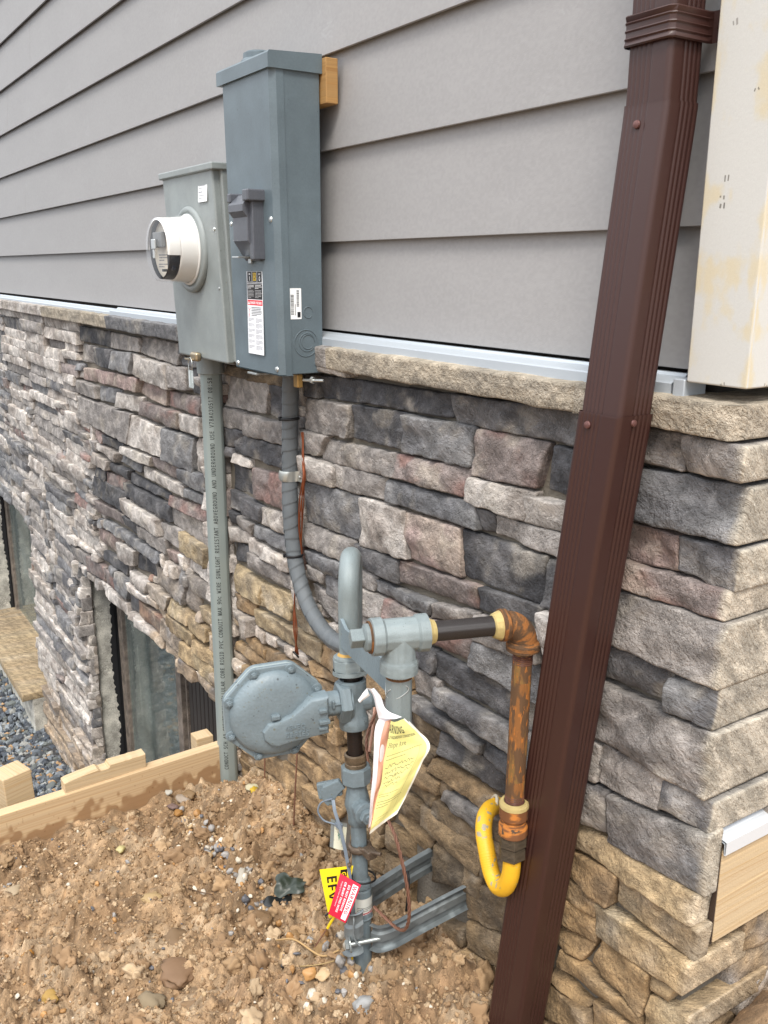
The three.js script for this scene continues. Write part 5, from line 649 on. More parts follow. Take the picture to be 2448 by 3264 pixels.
// ---------------------------------------------------------------- lumber
{
  const b = thing('retaining_board', 'long weathered board on edge holding back the clay mound', 'board');
  const g = metric(box(0, 1.9, -0.16, 0.16, -0.019, 0.019, 0.004, 2), 0.1, 0.02), p = g.attributes.position; for (let i = 0; i < p.count; i++) { const x = p.getX(i), y = p.getY(i); p.setZ(i, p.getZ(i) + 0.004 * Math.sin(x * 3)); p.setY(i, y + 0.0015 * noise(x * 20, y * 10, 0.5)); }
  g.computeVertexNormals(); const mudTex = canvasTex(1024, 256, (c, w, h) => { c.fillStyle = '#c0a683'; c.fillRect(0, 0, w, h); const R = rng(61); for (let i = 0; i < 120; i++) { const y = R() * h, a = 0.05 + R() * 0.15; c.strokeStyle = R() < 0.6 ? `rgba(150,108,60,${a})` : `rgba(238,210,158,${a})`; c.lineWidth = 0.6 + R() * 3; c.beginPath(); const am = 2 + R() * 6, ph = R() * 6, fq = 0.002 + R() * 0.006; for (let x = 0; x <= w; x += 16) { const yy = y + Math.sin(x * fq + ph) * am; x ? c.lineTo(x, yy) : c.moveTo(x, yy); } c.stroke(); }
    const im = c.getImageData(0, 0, w, h), d = im.data; for (let j = 0; j < h; j++) for (let i = 0; i < w; i++) { const u = i / w * 1.9, v = 1 - j / h, k = (j * w + i) * 4, edge = 0.73 + 0.1 * fbm(u * 3, 2, 1, 4) + 0.06 * fbm(u * 20, v * 6, 5, 3) - 0.12 * smooth(0.2, 1.2, u) , t = smooth(0.05, -0.03, v - edge + 0.12 * noise(u * 60, v * 14, 3)) * 0.8 + (noise(u * 160, v * 26, 9) > 0.86 ? 0.35 : 0); d[k] = lerp(d[k], 140, t); d[k + 1] = lerp(d[k + 1], 106, t); d[k + 2] = lerp(d[k + 2], 72, t); } c.putImageData(im, 0, 0); });
  { const uv = g.attributes.uv, pp = g.attributes.position; for (let i = 0; i < uv.count; i++) uv.setXY(i, pp.getX(i) / 1.9, (pp.getY(i) + pp.getZ(i) * 0.5 + 0.17) / 0.34); }
  const m = mesh('plank', g, std(0xffffff, 0.85, { map: mudTex }), b); b.position.set(-2.578, -0.227, 0.06); b.rotation.set(0, -PI / 2, 0); m.rotation.z = -0.026;
  const broken = (L, H, T, seed) => { const s = new THREE.Shape(); const R = rng(seed); s.moveTo(0, 0); s.lineTo(L, 0); s.lineTo(L, H); let x = L; while (x > L * 0.62) { x -= 0.008 + R() * 0.014; s.lineTo(x, H - R() * 0.0025); } s.lineTo(x - 0.006, H - 0.012); s.lineTo(x - 0.03, H - 0.013); s.lineTo(x - 0.04, H - 0.006); s.lineTo(0.012, H - 0.016); s.lineTo(0, H - 0.02); s.lineTo(0, 0); const g = new THREE.ExtrudeGeometry(s, { depth: T, bevelEnabled: true, bevelSize: 0.0015, bevelThickness: 0.0015, bevelSegments: 1 }); return metric(g, seed * 0.13, seed * 0.07); };
  const o1 = info(mesh('offcut_board', broken(0.25, 0.3, 0.04, 4), woodMat), 'short offcut with a splintered top fixed behind the long board', 'board'); o1.position.set(-2.606, -0.33, 0.585); o1.rotation.y = PI / 2 + 0.02;
  const o2 = info(mesh('wood_stake', metric(box(-0.045, 0.045, -0.3, 0.28, -0.045, 0.045, 0.004), 0.3, 0.1), woodMat), 'square timber stake behind the long board next to the gravel', 'stake'); o2.position.set(-2.72, -0.325, 0.695); o2.rotation.set(0.03, 0.25, 0.04);
  const o3 = info(mesh('wood_stake', metric(box(-0.03, 0.03, -0.3, 0.28, -0.02, 0.02, 0.003), 0.6, 0.3), woodMat), 'thin timber stake beside the square stake', 'stake'); o3.position.set(-2.64, -0.39, 0.79); o3.rotation.set(0.0, 0.3, 0.05);
  const o4 = info(mesh('wood_stake', metric(box(-0.028, 0.028, -0.3, 0.28, -0.03, 0.03, 0.003), 0.2, 0.7), woodMat), 'timber stake end showing just behind the grey conduit', 'stake'); o4.position.set(-2.66, -0.345, 0.11);
  const l = thing('ledger_board', 'clean pine board with white metal flashing on the return wall', 'board');
  mesh('plank', metric(box(-0.8, -0.75, 0.402, 0.572, -1.6, -0.007, 0.002), 0.2, 0.1), woodMat, l);
  mesh('flashing', flat(rings([-0.005, -1.6].map((z) => [[-0.82, 0.624], [-0.762, 0.594], [-0.744, 0.591], [-0.744, 0.568], [-0.747, 0.568], [-0.748, 0.587], [-0.763, 0.589], [-0.82, 0.618]].map(([x, y]) => V(x, y, z))))), std(0xd2d6da, 0.4, { metalness: 0.2 }), l);
  mesh('end_wrap', box(-0.799, -0.7515, 0.4, 0.584, -0.0065, -0.0045, 0.0005), std(0x3a2c22, 0.8), l);
}
// ---------------------------------------------------------------- electric boxes
const signMat = (w, h, draw, rough = 0.45) => std(0xffffff, rough, { map: canvasTex(w, h, draw) });
function card(w, h, mat, r = 0) { const s = new THREE.Shape(), a = w / 2, b = h / 2; if (r) { s.moveTo(-a + r, -b); s.lineTo(a - r, -b); s.quadraticCurveTo(a, -b, a, -b + r); s.lineTo(a, b - r); s.quadraticCurveTo(a, b, a - r, b); s.lineTo(-a + r, b); s.quadraticCurveTo(-a, b, -a, b - r); s.lineTo(-a, -b + r); s.quadraticCurveTo(-a, -b, -a + r, -b); } else { s.moveTo(-a, -b); s.lineTo(a, -b); s.lineTo(a, b); s.lineTo(-a, b); } const g = new THREE.ExtrudeGeometry(s, { depth: 0.0005, bevelEnabled: false, curveSegments: 5 }); const p = g.attributes.position, uv = g.attributes.uv; for (let i = 0; i < p.count; i++) uv.setXY(i, p.getX(i) / w + 0.5, p.getY(i) / h + 0.5); return g; }
const lines = (g, x, y, w, n, dy, th, col, r) => { g.fillStyle = col; for (let i = 0; i < n; i++) { let px = x; const end = x + w * (i === n - 1 ? 0.5 : 0.86 + r() * 0.14); while (px < end) { const l = 3 + r() * 9; g.fillRect(px, y + i * dy, Math.min(l, end - px), th); px += l + 2.2; } } };
function screwHead(x, y, z, r, parent, dir = V(0, 0, 1)) { const a = V(x, y, z); const m = mesh('screw', spun(a, a.clone().add(dir), [[-0.002, r * 0.9], [0, r], [r * 0.35, r * 0.86], [r * 0.62, r * 0.45], [r * 0.68, 0]], 14), screwMat, parent); return m; }
{
  const d = thing('disconnect_box', 'tall blue grey metal disconnect enclosure with a hooded top and pull handle', 'electrical box');
  const lean = (g) => { const p = g.attributes.position; for (let i = 0; i < p.count; i++) p.setZ(i, p.getZ(i) + 0.008 * (p.getY(i) - 1.21) / 0.68 * clamp((p.getZ(i) - 0.03) / 0.1, 0, 1.6)); return g; };
  mesh('back_box', metric(lean(box(-2.19, -1.928, 1.209, 1.9, 0.036, 0.128, 0.003))), discMat, d);
  const pr = [[-2.192, 0.121], [-2.192, 0.136], [-2.176, 0.151], [-1.935, 0.151], [-1.9255, 0.138], [-1.9255, 0.121]];
  const cov = rings([1.207, 1.21, 1.876].map((y, i) => pr.map(([x, z]) => V(x, y, z - (i ? 0 : 0.004))))); { const c = cov.toNonIndexed(); c.computeVertexNormals(); const bot = new THREE.ShapeGeometry(new THREE.Shape(pr.map(([x, z]) => new THREE.Vector2(x, z)))); bot.rotateX(PI / 2); bot.translate(0, 1.2075, 0); mesh('cover', metric(lean(merge([c, bot]))), discMat, d); }
  { const prof = [[0.034, 1.908], [0.163, 1.902], [0.167, 1.897], [0.167, 1.868], [0.163, 1.868], [0.034, 1.868]]; const c = rings([-2.197, -1.921].map((x) => prof.map(([z, y]) => V(x, y, z)))).toNonIndexed(); const side = (x) => { const s = new THREE.ShapeGeometry(new THREE.Shape(prof.map(([z, y]) => new THREE.Vector2(z, y)))); s.rotateY(-PI / 2); s.translate(x, 0, 0); return s; }; c.computeVertexNormals(); mesh('hood', metric(merge([c, side(-2.197), side(-1.921)])), discMat, d); }
  mesh('conduit_hub', spun(V(-2.12, 1.905, 0.09), V(-2.12, 2, 0.09), [[0, 0.044], [0.012, 0.044], [0.018, 0.038], [0.03, 0.037], [0.034, 0.03], [0.034, 0]], 28), discMat, d);
  const h = mesh('handle', (() => { const pf = [[0, 0.0], [0.02, 0.0], [0.045, -0.022], [0.045, -0.035], [0.034, -0.048], [0.034, -0.1], [0.005, -0.143], [0, -0.143]]; const s = new THREE.Shape(pf.map(([z, y]) => new THREE.Vector2(z, y))); const g = new THREE.ExtrudeGeometry(s, { depth: 0.076, bevelEnabled: true, bevelSize: 0.002, bevelThickness: 0.002, bevelSegments: 2 }); g.rotateY(-PI / 2); g.translate(-2.002, 1.613, 0.154); return metric(g); })(), handleMat, d);
  for (const g of [box(-2.004, -1.974, 1.598, 1.624, 0.153, 0.2, 0.004), box(-2.004, -1.984, 1.47, 1.6, 0.153, 0.184, 0.003), box(-2.1, -2.082, 1.598, 1.62, 0.153, 0.195, 0.004)]) mesh('handle_cheek', g, handleMat, h);
  mesh('hasp', [box(-2.07, -2.035, 1.474, 1.478, 0.155, 0.2, 0.001), box(-2.06, -2.045, 1.462, 1.474, 0.158, 0.163, 0.001)], screwMat, h);
  const Rl = rng(3);
  const lb = mesh('label', card(0.086, 0.197, null), signMat(344, 788, (g, w, hh) => {
    g.fillStyle = '#e9ebee'; g.fillRect(0, 0, w, hh); g.fillStyle = '#15110f'; g.fillRect(8, 8, w - 16, 262); g.strokeStyle = '#e9ebee'; g.lineWidth = 4; g.strokeRect(10, 10, 106, 100); g.strokeRect(118, 10, 108, 100); g.strokeRect(228, 10, 106, 100); g.beginPath(); g.moveTo(8, 124); g.lineTo(w - 8, 124); g.stroke();
    g.fillStyle = '#d6b31c'; g.fillRect(138, 24, 68, 72); g.fillStyle = '#15110f'; g.font = 'bold 62px sans-serif'; g.textAlign = 'center'; g.strokeStyle = '#15110f'; g.strokeRect(146, 32, 52, 56); g.fillText('D', 172, 82);
    g.fillStyle = '#f1f1f1'; g.font = 'bold 24px sans-serif'; g.fillText('ON', 62, 44); g.fillText('OFF', 282, 44); g.fillRect(58, 56, 8, 40); g.lineWidth = 7; g.strokeStyle = '#f1f1f1'; g.beginPath(); g.ellipse(282, 76, 11, 17, 0, 0, 7); g.stroke();
    lines(g, 18, 136, 150, 3, 13, 7, '#dcdcdc', Rl); lines(g, 180, 136, 150, 3, 13, 7, '#dcdcdc', Rl); lines(g, 18, 184, 140, 6, 13, 5, '#bdbdbd', Rl); lines(g, 180, 184, 150, 6, 13, 5, '#bdbdbd', Rl);
    g.fillStyle = '#d8323c'; g.fillRect(8, 276, w - 16, 50); g.fillStyle = '#fff'; g.font = 'bold 33px sans-serif'; g.fillText('DANGER / PELIGRO', 190, 313, 250); g.beginPath(); g.moveTo(36, 318); g.lineTo(18, 318); g.lineTo(36, 284); g.lineTo(54, 318); g.fill();
    g.strokeStyle = '#d8323c'; g.lineWidth = 6; g.beginPath(); g.moveTo(20, 350); g.lineTo(48, 372); g.lineTo(34, 400); g.lineTo(52, 440); g.moveTo(34, 400); g.lineTo(24, 440); g.moveTo(48, 372); g.lineTo(72, 350); g.stroke();
    lines(g, 90, 342, 236, 6, 15, 8, '#333', Rl); for (let k = 0; k < 6; k++) { lines(g, 18, 448 + k * 52, 140, 3, 11, 5, '#6d6d74', Rl); lines(g, 178, 448 + k * 52, 150, 4, 11, 5, '#6d6d74', Rl); }
  }), d); lb.position.set(-2.046, 1.348, 0.1545); lb.rotation.x = -0.007 ; void h;
  const st = mesh('barcode_sticker', card(0.031, 0.07, null, 0.002), signMat(128, 290, (g, w, hh) => { g.fillStyle = '#eef0f0'; g.fillRect(0, 0, w, hh); const r = rng(6); g.fillStyle = '#16181a'; for (let y = 60; y < 250;) { const l = 1.5 + r() * 4; g.fillRect(14, y, 34, l); y += l + 1.5 + r() * 4; } for (let y = 18; y < 170;) { const l = 1.5 + r() * 4; g.fillRect(78, y, 26, l); y += l + 1.5 + r() * 4; } g.fillRect(84, 222, 34, 52); for (let y = 150; y < 250; y += 7) g.fillRect(58, y, 9, 4); }), d); st.position.set(-1.9275, 1.372, 0.1085); st.rotation.y = PI / 2;
  const ko = (y, z, r) => mesh('knockout', (() => { const g = new THREE.TorusGeometry(r, 0.0011, 6, 30, 5.6); g.rotateY(PI / 2); g.translate(-1.9276, y, z); return g; })(), discMat, d); ko(1.352, 0.075, 0.0125); ko(1.281, 0.082, 0.031); ko(1.283, 0.079, 0.021); ko(1.284, 0.077, 0.0165); ko(1.232, 0.056, 0.004);
  screwHead(-1.948, 1.558, 0.155, 0.0075, d); screwHead(-2.164, 1.219, 0.151, 0.007, d); screwHead(-1.944, 1.222, 0.151, 0.007, d); screwHead(-2.165, 1.556, 0.155, 0.006, d);
  mesh('bottom_latch', box(-2.1, -2.05, 1.198, 1.203, 0.12, 0.156, 0.001), screwMat, d); mesh('ground_lug', [box(-1.963, -1.94, 1.175, 1.208, 0.085, 0.1, 0.003)], std(0xa8854e, 0.4, { metalness: 0.6 }), d); mesh('lug_bolt', [rod(V(-1.94, 1.193, 0.085), V(-1.885, 1.196, 0.06), 0.0035), hexNut(V(-1.918, 1.1945, 0.075), V(-1.911, 1.195, 0.072), 0.0085)], screwMat, d);
  const blk = thing('wood_block', 'orange pine spacer block behind the top of the disconnect enclosure', 'wood block'); mesh('block', metric(box(-2.15, -1.905, 1.806, 1.9, 0.0025, 0.0335, 0.002), 0.3, 0.3), std(0xdcc298, 0.8, { map: woodTex }), blk);

  const m = thing('meter_box', 'grey metal meter socket box with a ring collar and white inspection label', 'electrical box');
  const tilt = (g) => { const p = g.attributes.position; for (let i = 0; i < p.count; i++) p.setZ(i, p.getZ(i) + (0.024 * (p.getY(i) - 1.21) / 0.5) * clamp((p.getZ(i) - 0.02) / 0.1, 0, 1)); return g; };
  mesh('back_box', metric(tilt(box(-2.628, -2.268, 1.208, 1.7, 0.02, 0.112, 0.004))), meterBoxMat, m);
  mesh('cover', metric(tilt(box(-2.634, -2.28, 1.204, 1.695, 0.108, 0.13, 0.006, 2))), meterBoxMat, m);
  mesh('hood', metric(tilt(box(-2.642, -2.262, 1.69, 1.708, 0.02, 0.138, 0.004, 2))), meterBoxMat, m);
  const ring = mesh('collar_ring', (() => { const g = new THREE.TorusGeometry(0.104, 0.01, 14, 56); g.scale(1, 1, 1); g.translate(-2.462, 1.499, 0.146); const disc = spun(V(-2.462, 1.499, 0.12), V(-2.462, 1.499, 1), [[0, 0.1], [0.03, 0.098], [0.036, 0.092], [0.036, 0]], 48); return [g, disc]; })(), meterBoxMat, m); void ring;
  const ml = mesh('label', card(0.06, 0.062, null, 0.003), signMat(186, 192, (g, w, hh) => { g.fillStyle = '#eceeee'; g.fillRect(0, 0, w, hh); g.strokeStyle = '#667'; g.lineWidth = 2; g.beginPath(); g.arc(26, 28, 13, 0, 7); g.stroke(); g.beginPath(); g.arc(26, 28, 8, 0, 7); g.stroke(); const r = rng(9); lines(g, 50, 18, 112, 2, 14, 8, '#334', r); lines(g, 14, 66, 150, 2, 18, 5, '#445', r); lines(g, 14, 112, 150, 1, 10, 8, '#445', r); lines(g, 14, 140, 150, 2, 20, 5, '#445', r); }), m); ml.position.set(-2.346, 1.648, 0.1515); ml.rotation.x = -0.05;
  screwHead(-2.293, 1.548, 0.146, 0.0055, m); screwHead(-2.293, 1.4, 0.139, 0.0045, m);
  mesh('latch', [(() => { const g = box(-2.5, -2.455, 1.196, 1.222, 0.13, 0.15, 0.008, 2); g.rotateX(0); return g; })(), box(-2.52, -2.47, 1.198, 1.203, 0.13, 0.158, 0.001)], std(0xa99a80, 0.3, { metalness: 0.8 }), m);
  mesh('conduit_collar', rod(V(-2.565, 1.15, 0.06), V(-2.565, 1.215, 0.06), 0.041, 32), meterBoxMat, m);

  const e = thing('electric_meter', 'round white electric meter with a clear dome plugged into the meter box', 'electric meter'); const cx = -2.462, cy = 1.499;
  const whiteMat = std(0xd9d8d4, 0.35);
  { // white shell, cut open on the lower front quarter so that the dial shows
    const shell = (a0, a1, z0, z1, r0, r1) => { const L = new THREE.LatheGeometry([[z0, r0], [z1 - 0.006, r1], [z1 - 0.0015, r1 - 0.002], [z1, r1 - 0.006]].map(([z, r]) => new THREE.Vector2(r, z)), 48, a0, a1 - a0); L.rotateX(PI / 2); L.translate(cx, cy, 0); return L; };
    mesh('shell', [shell(0, 2 * PI, 0.15, 0.206, 0.087, 0.083), shell(PI * 0.44, PI * 1.5, 0.206, 0.24, 0.083, 0.0815), spun(V(cx, cy, 0.145), V(cx, cy, 1), [[0, 0.093], [0.012, 0.093], [0.014, 0.087]], 48)], new THREE.MeshStandardMaterial({ color: 0xd9d8d4, roughness: 0.35, side: THREE.DoubleSide }), e);
  }
  mesh('dial_plate', (() => { const g = new THREE.CircleGeometry(0.074, 40); g.translate(cx, cy, 0.222); return g; })(), signMat(256, 256, (g, w, hh) => { g.fillStyle = '#c9c2b4'; g.fillRect(0, 0, w, hh); const r = rng(15); g.fillStyle = '#3a3a3c'; g.fillRect(20, 60, 90, 46); g.fillStyle = '#8c9a8c'; g.fillRect(28, 66, 74, 34); g.strokeStyle = '#666'; g.beginPath(); g.arc(60, 140, 13, 0, 7); g.stroke(); lines(g, 60, 150, 130, 3, 12, 5, '#4b4b50', r); lines(g, 50, 192, 150, 2, 11, 5, '#5b5b60', r); g.fillStyle = '#222'; g.fillRect(90, 216, 80, 12); }), e);
  mesh('register', [box(cx - 0.045, cx + 0.02, cy + 0.005, cy + 0.045, 0.222, 0.236, 0.003)], std(0x6a6c6c, 0.5), e);
  mesh('optical_port', box(cx + 0.03, cx + 0.066, cy - 0.055, cy - 0.004, 0.214, 0.226, 0.003), std(0x22252c, 0.4), e);
  mesh('dial_rim', (() => { const g = new THREE.LatheGeometry([[0.205, 0.079], [0.232, 0.0775], [0.234, 0.074]].map(([z, r]) => new THREE.Vector2(r, z)), 40); g.rotateX(PI / 2); g.translate(cx, cy, 0); return g; })(), new THREE.MeshStandardMaterial({ color: 0x2a2d33, roughness: 0.5, side: THREE.DoubleSide }), e);
  mesh('clear_dome', (() => { const g = new THREE.LatheGeometry([[0.15, 0.0895], [0.235, 0.0845], [0.242, 0.082], [0.245, 0.076], [0.246, 0.0001]].map(([z, r]) => new THREE.Vector2(r, z)), 48); g.rotateX(PI / 2); g.translate(cx, cy, 0); return g; })(), new THREE.MeshPhysicalMaterial({ color: 0xffffff, roughness: 0.08, transmission: 1, thickness: 0, ior: 1.4, side: THREE.DoubleSide }), e);
  mesh('seal_tab', [box(cx - 0.012, cx + 0.014, cy + 0.0, cy + 0.026, 0.247, 0.253, 0.002), box(cx - 0.006, cx + 0.006, cy - 0.024, cy, 0.248, 0.252, 0.002)], std(0xc4c8c8, 0.3, { metalness: 0.6 }), e);
  const s = thing('wire_seal', 'small grey tag seal hanging by a wire loop from the meter box latch', 'seal tag');
  mesh('tag', (() => { const g = card(0.036, 0.05, null, 0.003); return g; })(), signMat(144, 200, (g, w, hh) => { g.fillStyle = '#a3abaa'; g.fillRect(0, 0, w, hh); g.fillStyle = '#dfe4e4'; g.font = 'bold 30px sans-serif'; g.save(); g.translate(100, 26); g.rotate(PI / 2); g.fillText('7099353', 0, 0); g.restore(); g.save(); g.translate(20, 14); g.rotate(PI / 2); g.fillText('DOMINION', 0, 0, 170); g.restore(); g.fillStyle = '#6f7776'; g.fillRect(68, 14, 3, 170); }), s).position.set(-2.475, 1.147, 0.158);
  mesh('wire_loop', tube([V(-2.488, 1.172, 0.158), V(-2.49, 1.195, 0.158), V(-2.475, 1.207, 0.158), V(-2.462, 1.195, 0.158), V(-2.464, 1.172, 0.158)], 0.0012, 24, 6), screwMat, s); s.rotation.y = 0;
}
// ---------------------------------------------------------------- PVC conduit with its printed line
{
  const c = thing('pvc_conduit', 'straight grey PVC conduit with black printed line below the meter box', 'conduit'), cm = std(0x87908d, 0.45, { bumpMap: rep(fineBump, 0.3), bumpScale: 0.0003 });
  const a = V(-2.565, -0.34, 0.06), b = V(-2.565, 1.16, 0.06); mesh('pipe', spun(a, b, [[0, 0.032], [0.9, 0.032], [1.5, 0.032]], 40), cm, c);
  const text = 'CONDUCT SCH 40 COEXTRUDED CELLULAR CORE RIGID PVC CONDUIT MAX 90c WIRE SUNLIGHT RESISTANT ABOVEGROUND AND UNDERGROUND USE V78A030517 08:58';
  const t = canvasTex(2048, 40, (g, w, h) => { g.clearRect(0, 0, w, h); g.fillStyle = 'rgba(24,30,30,1)'; g.font = 'bold 32px monospace'; const n = text.length; for (let i = 0; i < n; i++) { g.save(); g.translate((i + 0.12) * w / n, 32); g.scale(w / n / 22, 1); g.fillText(text[i], 0, 0); g.restore(); } });
  const g = new THREE.BufferGeometry(), pos = [], uv = [], idx = [], mid = 0.55, half = 0.33, y0 = -0.15, y1 = 1.14, N = 8; // the print runs upwards on the side towards the corner
  for (let i = 0; i <= N; i++) for (let k = 0; k < 2; k++) { const an = mid - half + 2 * half * i / N; pos.push(-2.565 + Math.cos(an) * 0.0324, k ? y1 : y0, 0.06 + Math.sin(an) * 0.0324); uv.push(k, i / N); }
  for (let i = 0; i < N; i++) idx.push(2 * i, 2 * i + 1, 2 * i + 2, 2 * i + 1, 2 * i + 3, 2 * i + 2);
  g.setAttribute('position', new THREE.Float32BufferAttribute(pos, 3)); g.setAttribute('uv', new THREE.Float32BufferAttribute(uv, 2)); g.setIndex(idx); g.computeVertexNormals(); mesh('printed_line', g, std(0xffffff, 0.5, { map: t, transparent: true, side: THREE.DoubleSide }), c);
}
// ---------------------------------------------------------------- taped cable, its ties and strap, copper wires
{
  const c = thing('taped_cable', 'thick cable bundle wrapped in grey tape hanging from the disconnect enclosure', 'cable'), tm = std(0x5f6467, 0.5, { bumpMap: rep(fineBump, 0.06), bumpScale: 0.0006 });
  const pts = [V(-2.02, 1.22, 0.075), V(-2.035, 1.171, 0.07), V(-2.06, 1.086, 0.06), V(-2.075, 0.962, 0.056), V(-2.07, 0.839, 0.06), V(-2.052, 0.715, 0.06), V(-2.005, 0.626, 0.06), V(-1.935, 0.572, 0.06), V(-1.868, 0.55, 0.058), V(-1.8, 0.552, 0.056), V(-1.7, 0.56, 0.02), V(-1.66, 0.56, -0.02)];
  const cur = new THREE.CatmullRomCurve3(pts, false, 'centripetal'), g = new THREE.TubeGeometry(cur, 420, 0.0208, 20), p = g.attributes.position, uv = g.attributes.uv, L = cur.getLength(); // wound tape: a helical step in the radius
  for (let i = 0; i < p.count; i++) { const t = uv.getX(i), an = uv.getY(i), o = cur.getPointAt(clamp(t, 0, 1)), turn = t * L / 0.034 + an + 0.35 * noise(t * 26, an * 2, 3.3), f = turn - Math.floor(turn), k = 1 + 0.075 * (f < 0.92 ? f / 0.92 : (1 - f) / 0.08) - 0.03 + 0.035 * noise(t * 60, Math.cos(an * 6.28) * 2, Math.sin(an * 6.28) * 2 + 0.5); p.setXYZ(i, o.x + (p.getX(i) - o.x) * k, o.y + (p.getY(i) - o.y) * k, o.z + (p.getZ(i) - o.z) * k); }
  g.computeVertexNormals(); mesh('tape_wrap', g, tm, c);
  const tie = (y, x, z, tl) => { const o = thing('cable_tie', tl, 'cable tie'); const r = new THREE.TorusGeometry(0.023, 0.0022, 8, 30); r.scale(1, 1, 1.6); r.rotateX(PI / 2); r.rotateZ(0.08); r.translate(x, y, z); mesh('band', r, blackMat, o); mesh('head', box(x - 0.013, x - 0.006, y - 0.005, y + 0.005, z + 0.019, z + 0.027, 0.001), blackMat, o); };
  tie(1.082, -2.061, 0.06, 'black cable tie on the taped cable just under the disconnect enclosure'); tie(0.72, -2.054, 0.06, 'black cable tie on the taped cable where it starts to bend');
  const st = thing('pipe_strap', 'galvanised one hole strap holding the taped cable to the stones', 'pipe strap');
  { const arc = []; for (let i = 0; i <= 14; i++) { const a = PI * 1.05 - i / 14 * PI * 1.05; arc.push([Math.cos(a) * 0.0245, Math.sin(a) * 0.0245]); } arc.push([0.024, -0.012], [0.045, -0.014]); const out = arc.map(([x, z], i) => [x, z]); const ring = (y) => out.map(([x, z]) => V(-2.078 + x, y, 0.057 + z)); const a = rings([0.918, 0.924, 0.939, 0.945].map((y, i) => out.map(([x, z], k) => { const rib = (i === 1 || i === 2) && k < 12 ? 0.003 : 0; const l = Math.hypot(x, z) || 1; return V(-2.078 + x + x / l * rib, y, 0.057 + z + z / l * rib); })), false); void ring; mesh('band', a, new THREE.MeshStandardMaterial({ color: 0xb4b7b2, roughness: 0.35, metalness: 0.7, side: THREE.DoubleSide }), st); screwHead(-2.044, 0.931, 0.045, 0.005, st); }
  const w = thing('copper_wire_bundle', 'bare copper wires hanging beside the taped cable', 'wire');
  const base = [V(-2.03, 1.05, 0.042), V(-2.022, 0.985, 0.045), V(-2.012, 0.936, 0.05), V(-2.022, 0.88, 0.05), V(-2.04, 0.80, 0.047), V(-2.046, 0.72, 0.044), V(-2.066, 0.65, 0.046), V(-2.076, 0.579, 0.05), V(-2.07, 0.50, 0.052), V(-2.067, 0.43, 0.052)];
  const R = rng(14); for (let k = 0; k < 4; k++) mesh('strand', tube(base.map((p, i) => V(p.x + (R() - 0.5) * 0.01 + 0.004 * Math.sin(i * 1.3 + k * 1.6), p.y, p.z + (R() - 0.5) * 0.008)), 0.0019, 60, 6), copperMat, w);
  mesh('knot', [tube([V(-2.08, 0.432, 0.055), V(-2.07, 0.438, 0.06), V(-2.058, 0.434, 0.058), V(-2.062, 0.424, 0.05), V(-2.075, 0.428, 0.05), V(-2.06, 0.44, 0.056)], 0.003, 30, 6)], blackMat, w);
  for (const [a, b, lab] of [[V(-2.3, 0.3, 0.035), V(-2.31, -0.16, 0.05), 'thin bare wire standing in the soil behind the regulator'], [V(-2.0, 0.2, 0.09), V(-2.02, -0.1, 0.1), 'thin bare wire dangling below the regulator']]) info(mesh('bare_wire', tube([a, a.clone().lerp(b, 0.5).add(V(0.006, 0, 0.004)), b], 0.0022, 20, 6), dullCopper), lab, 'wire');
}
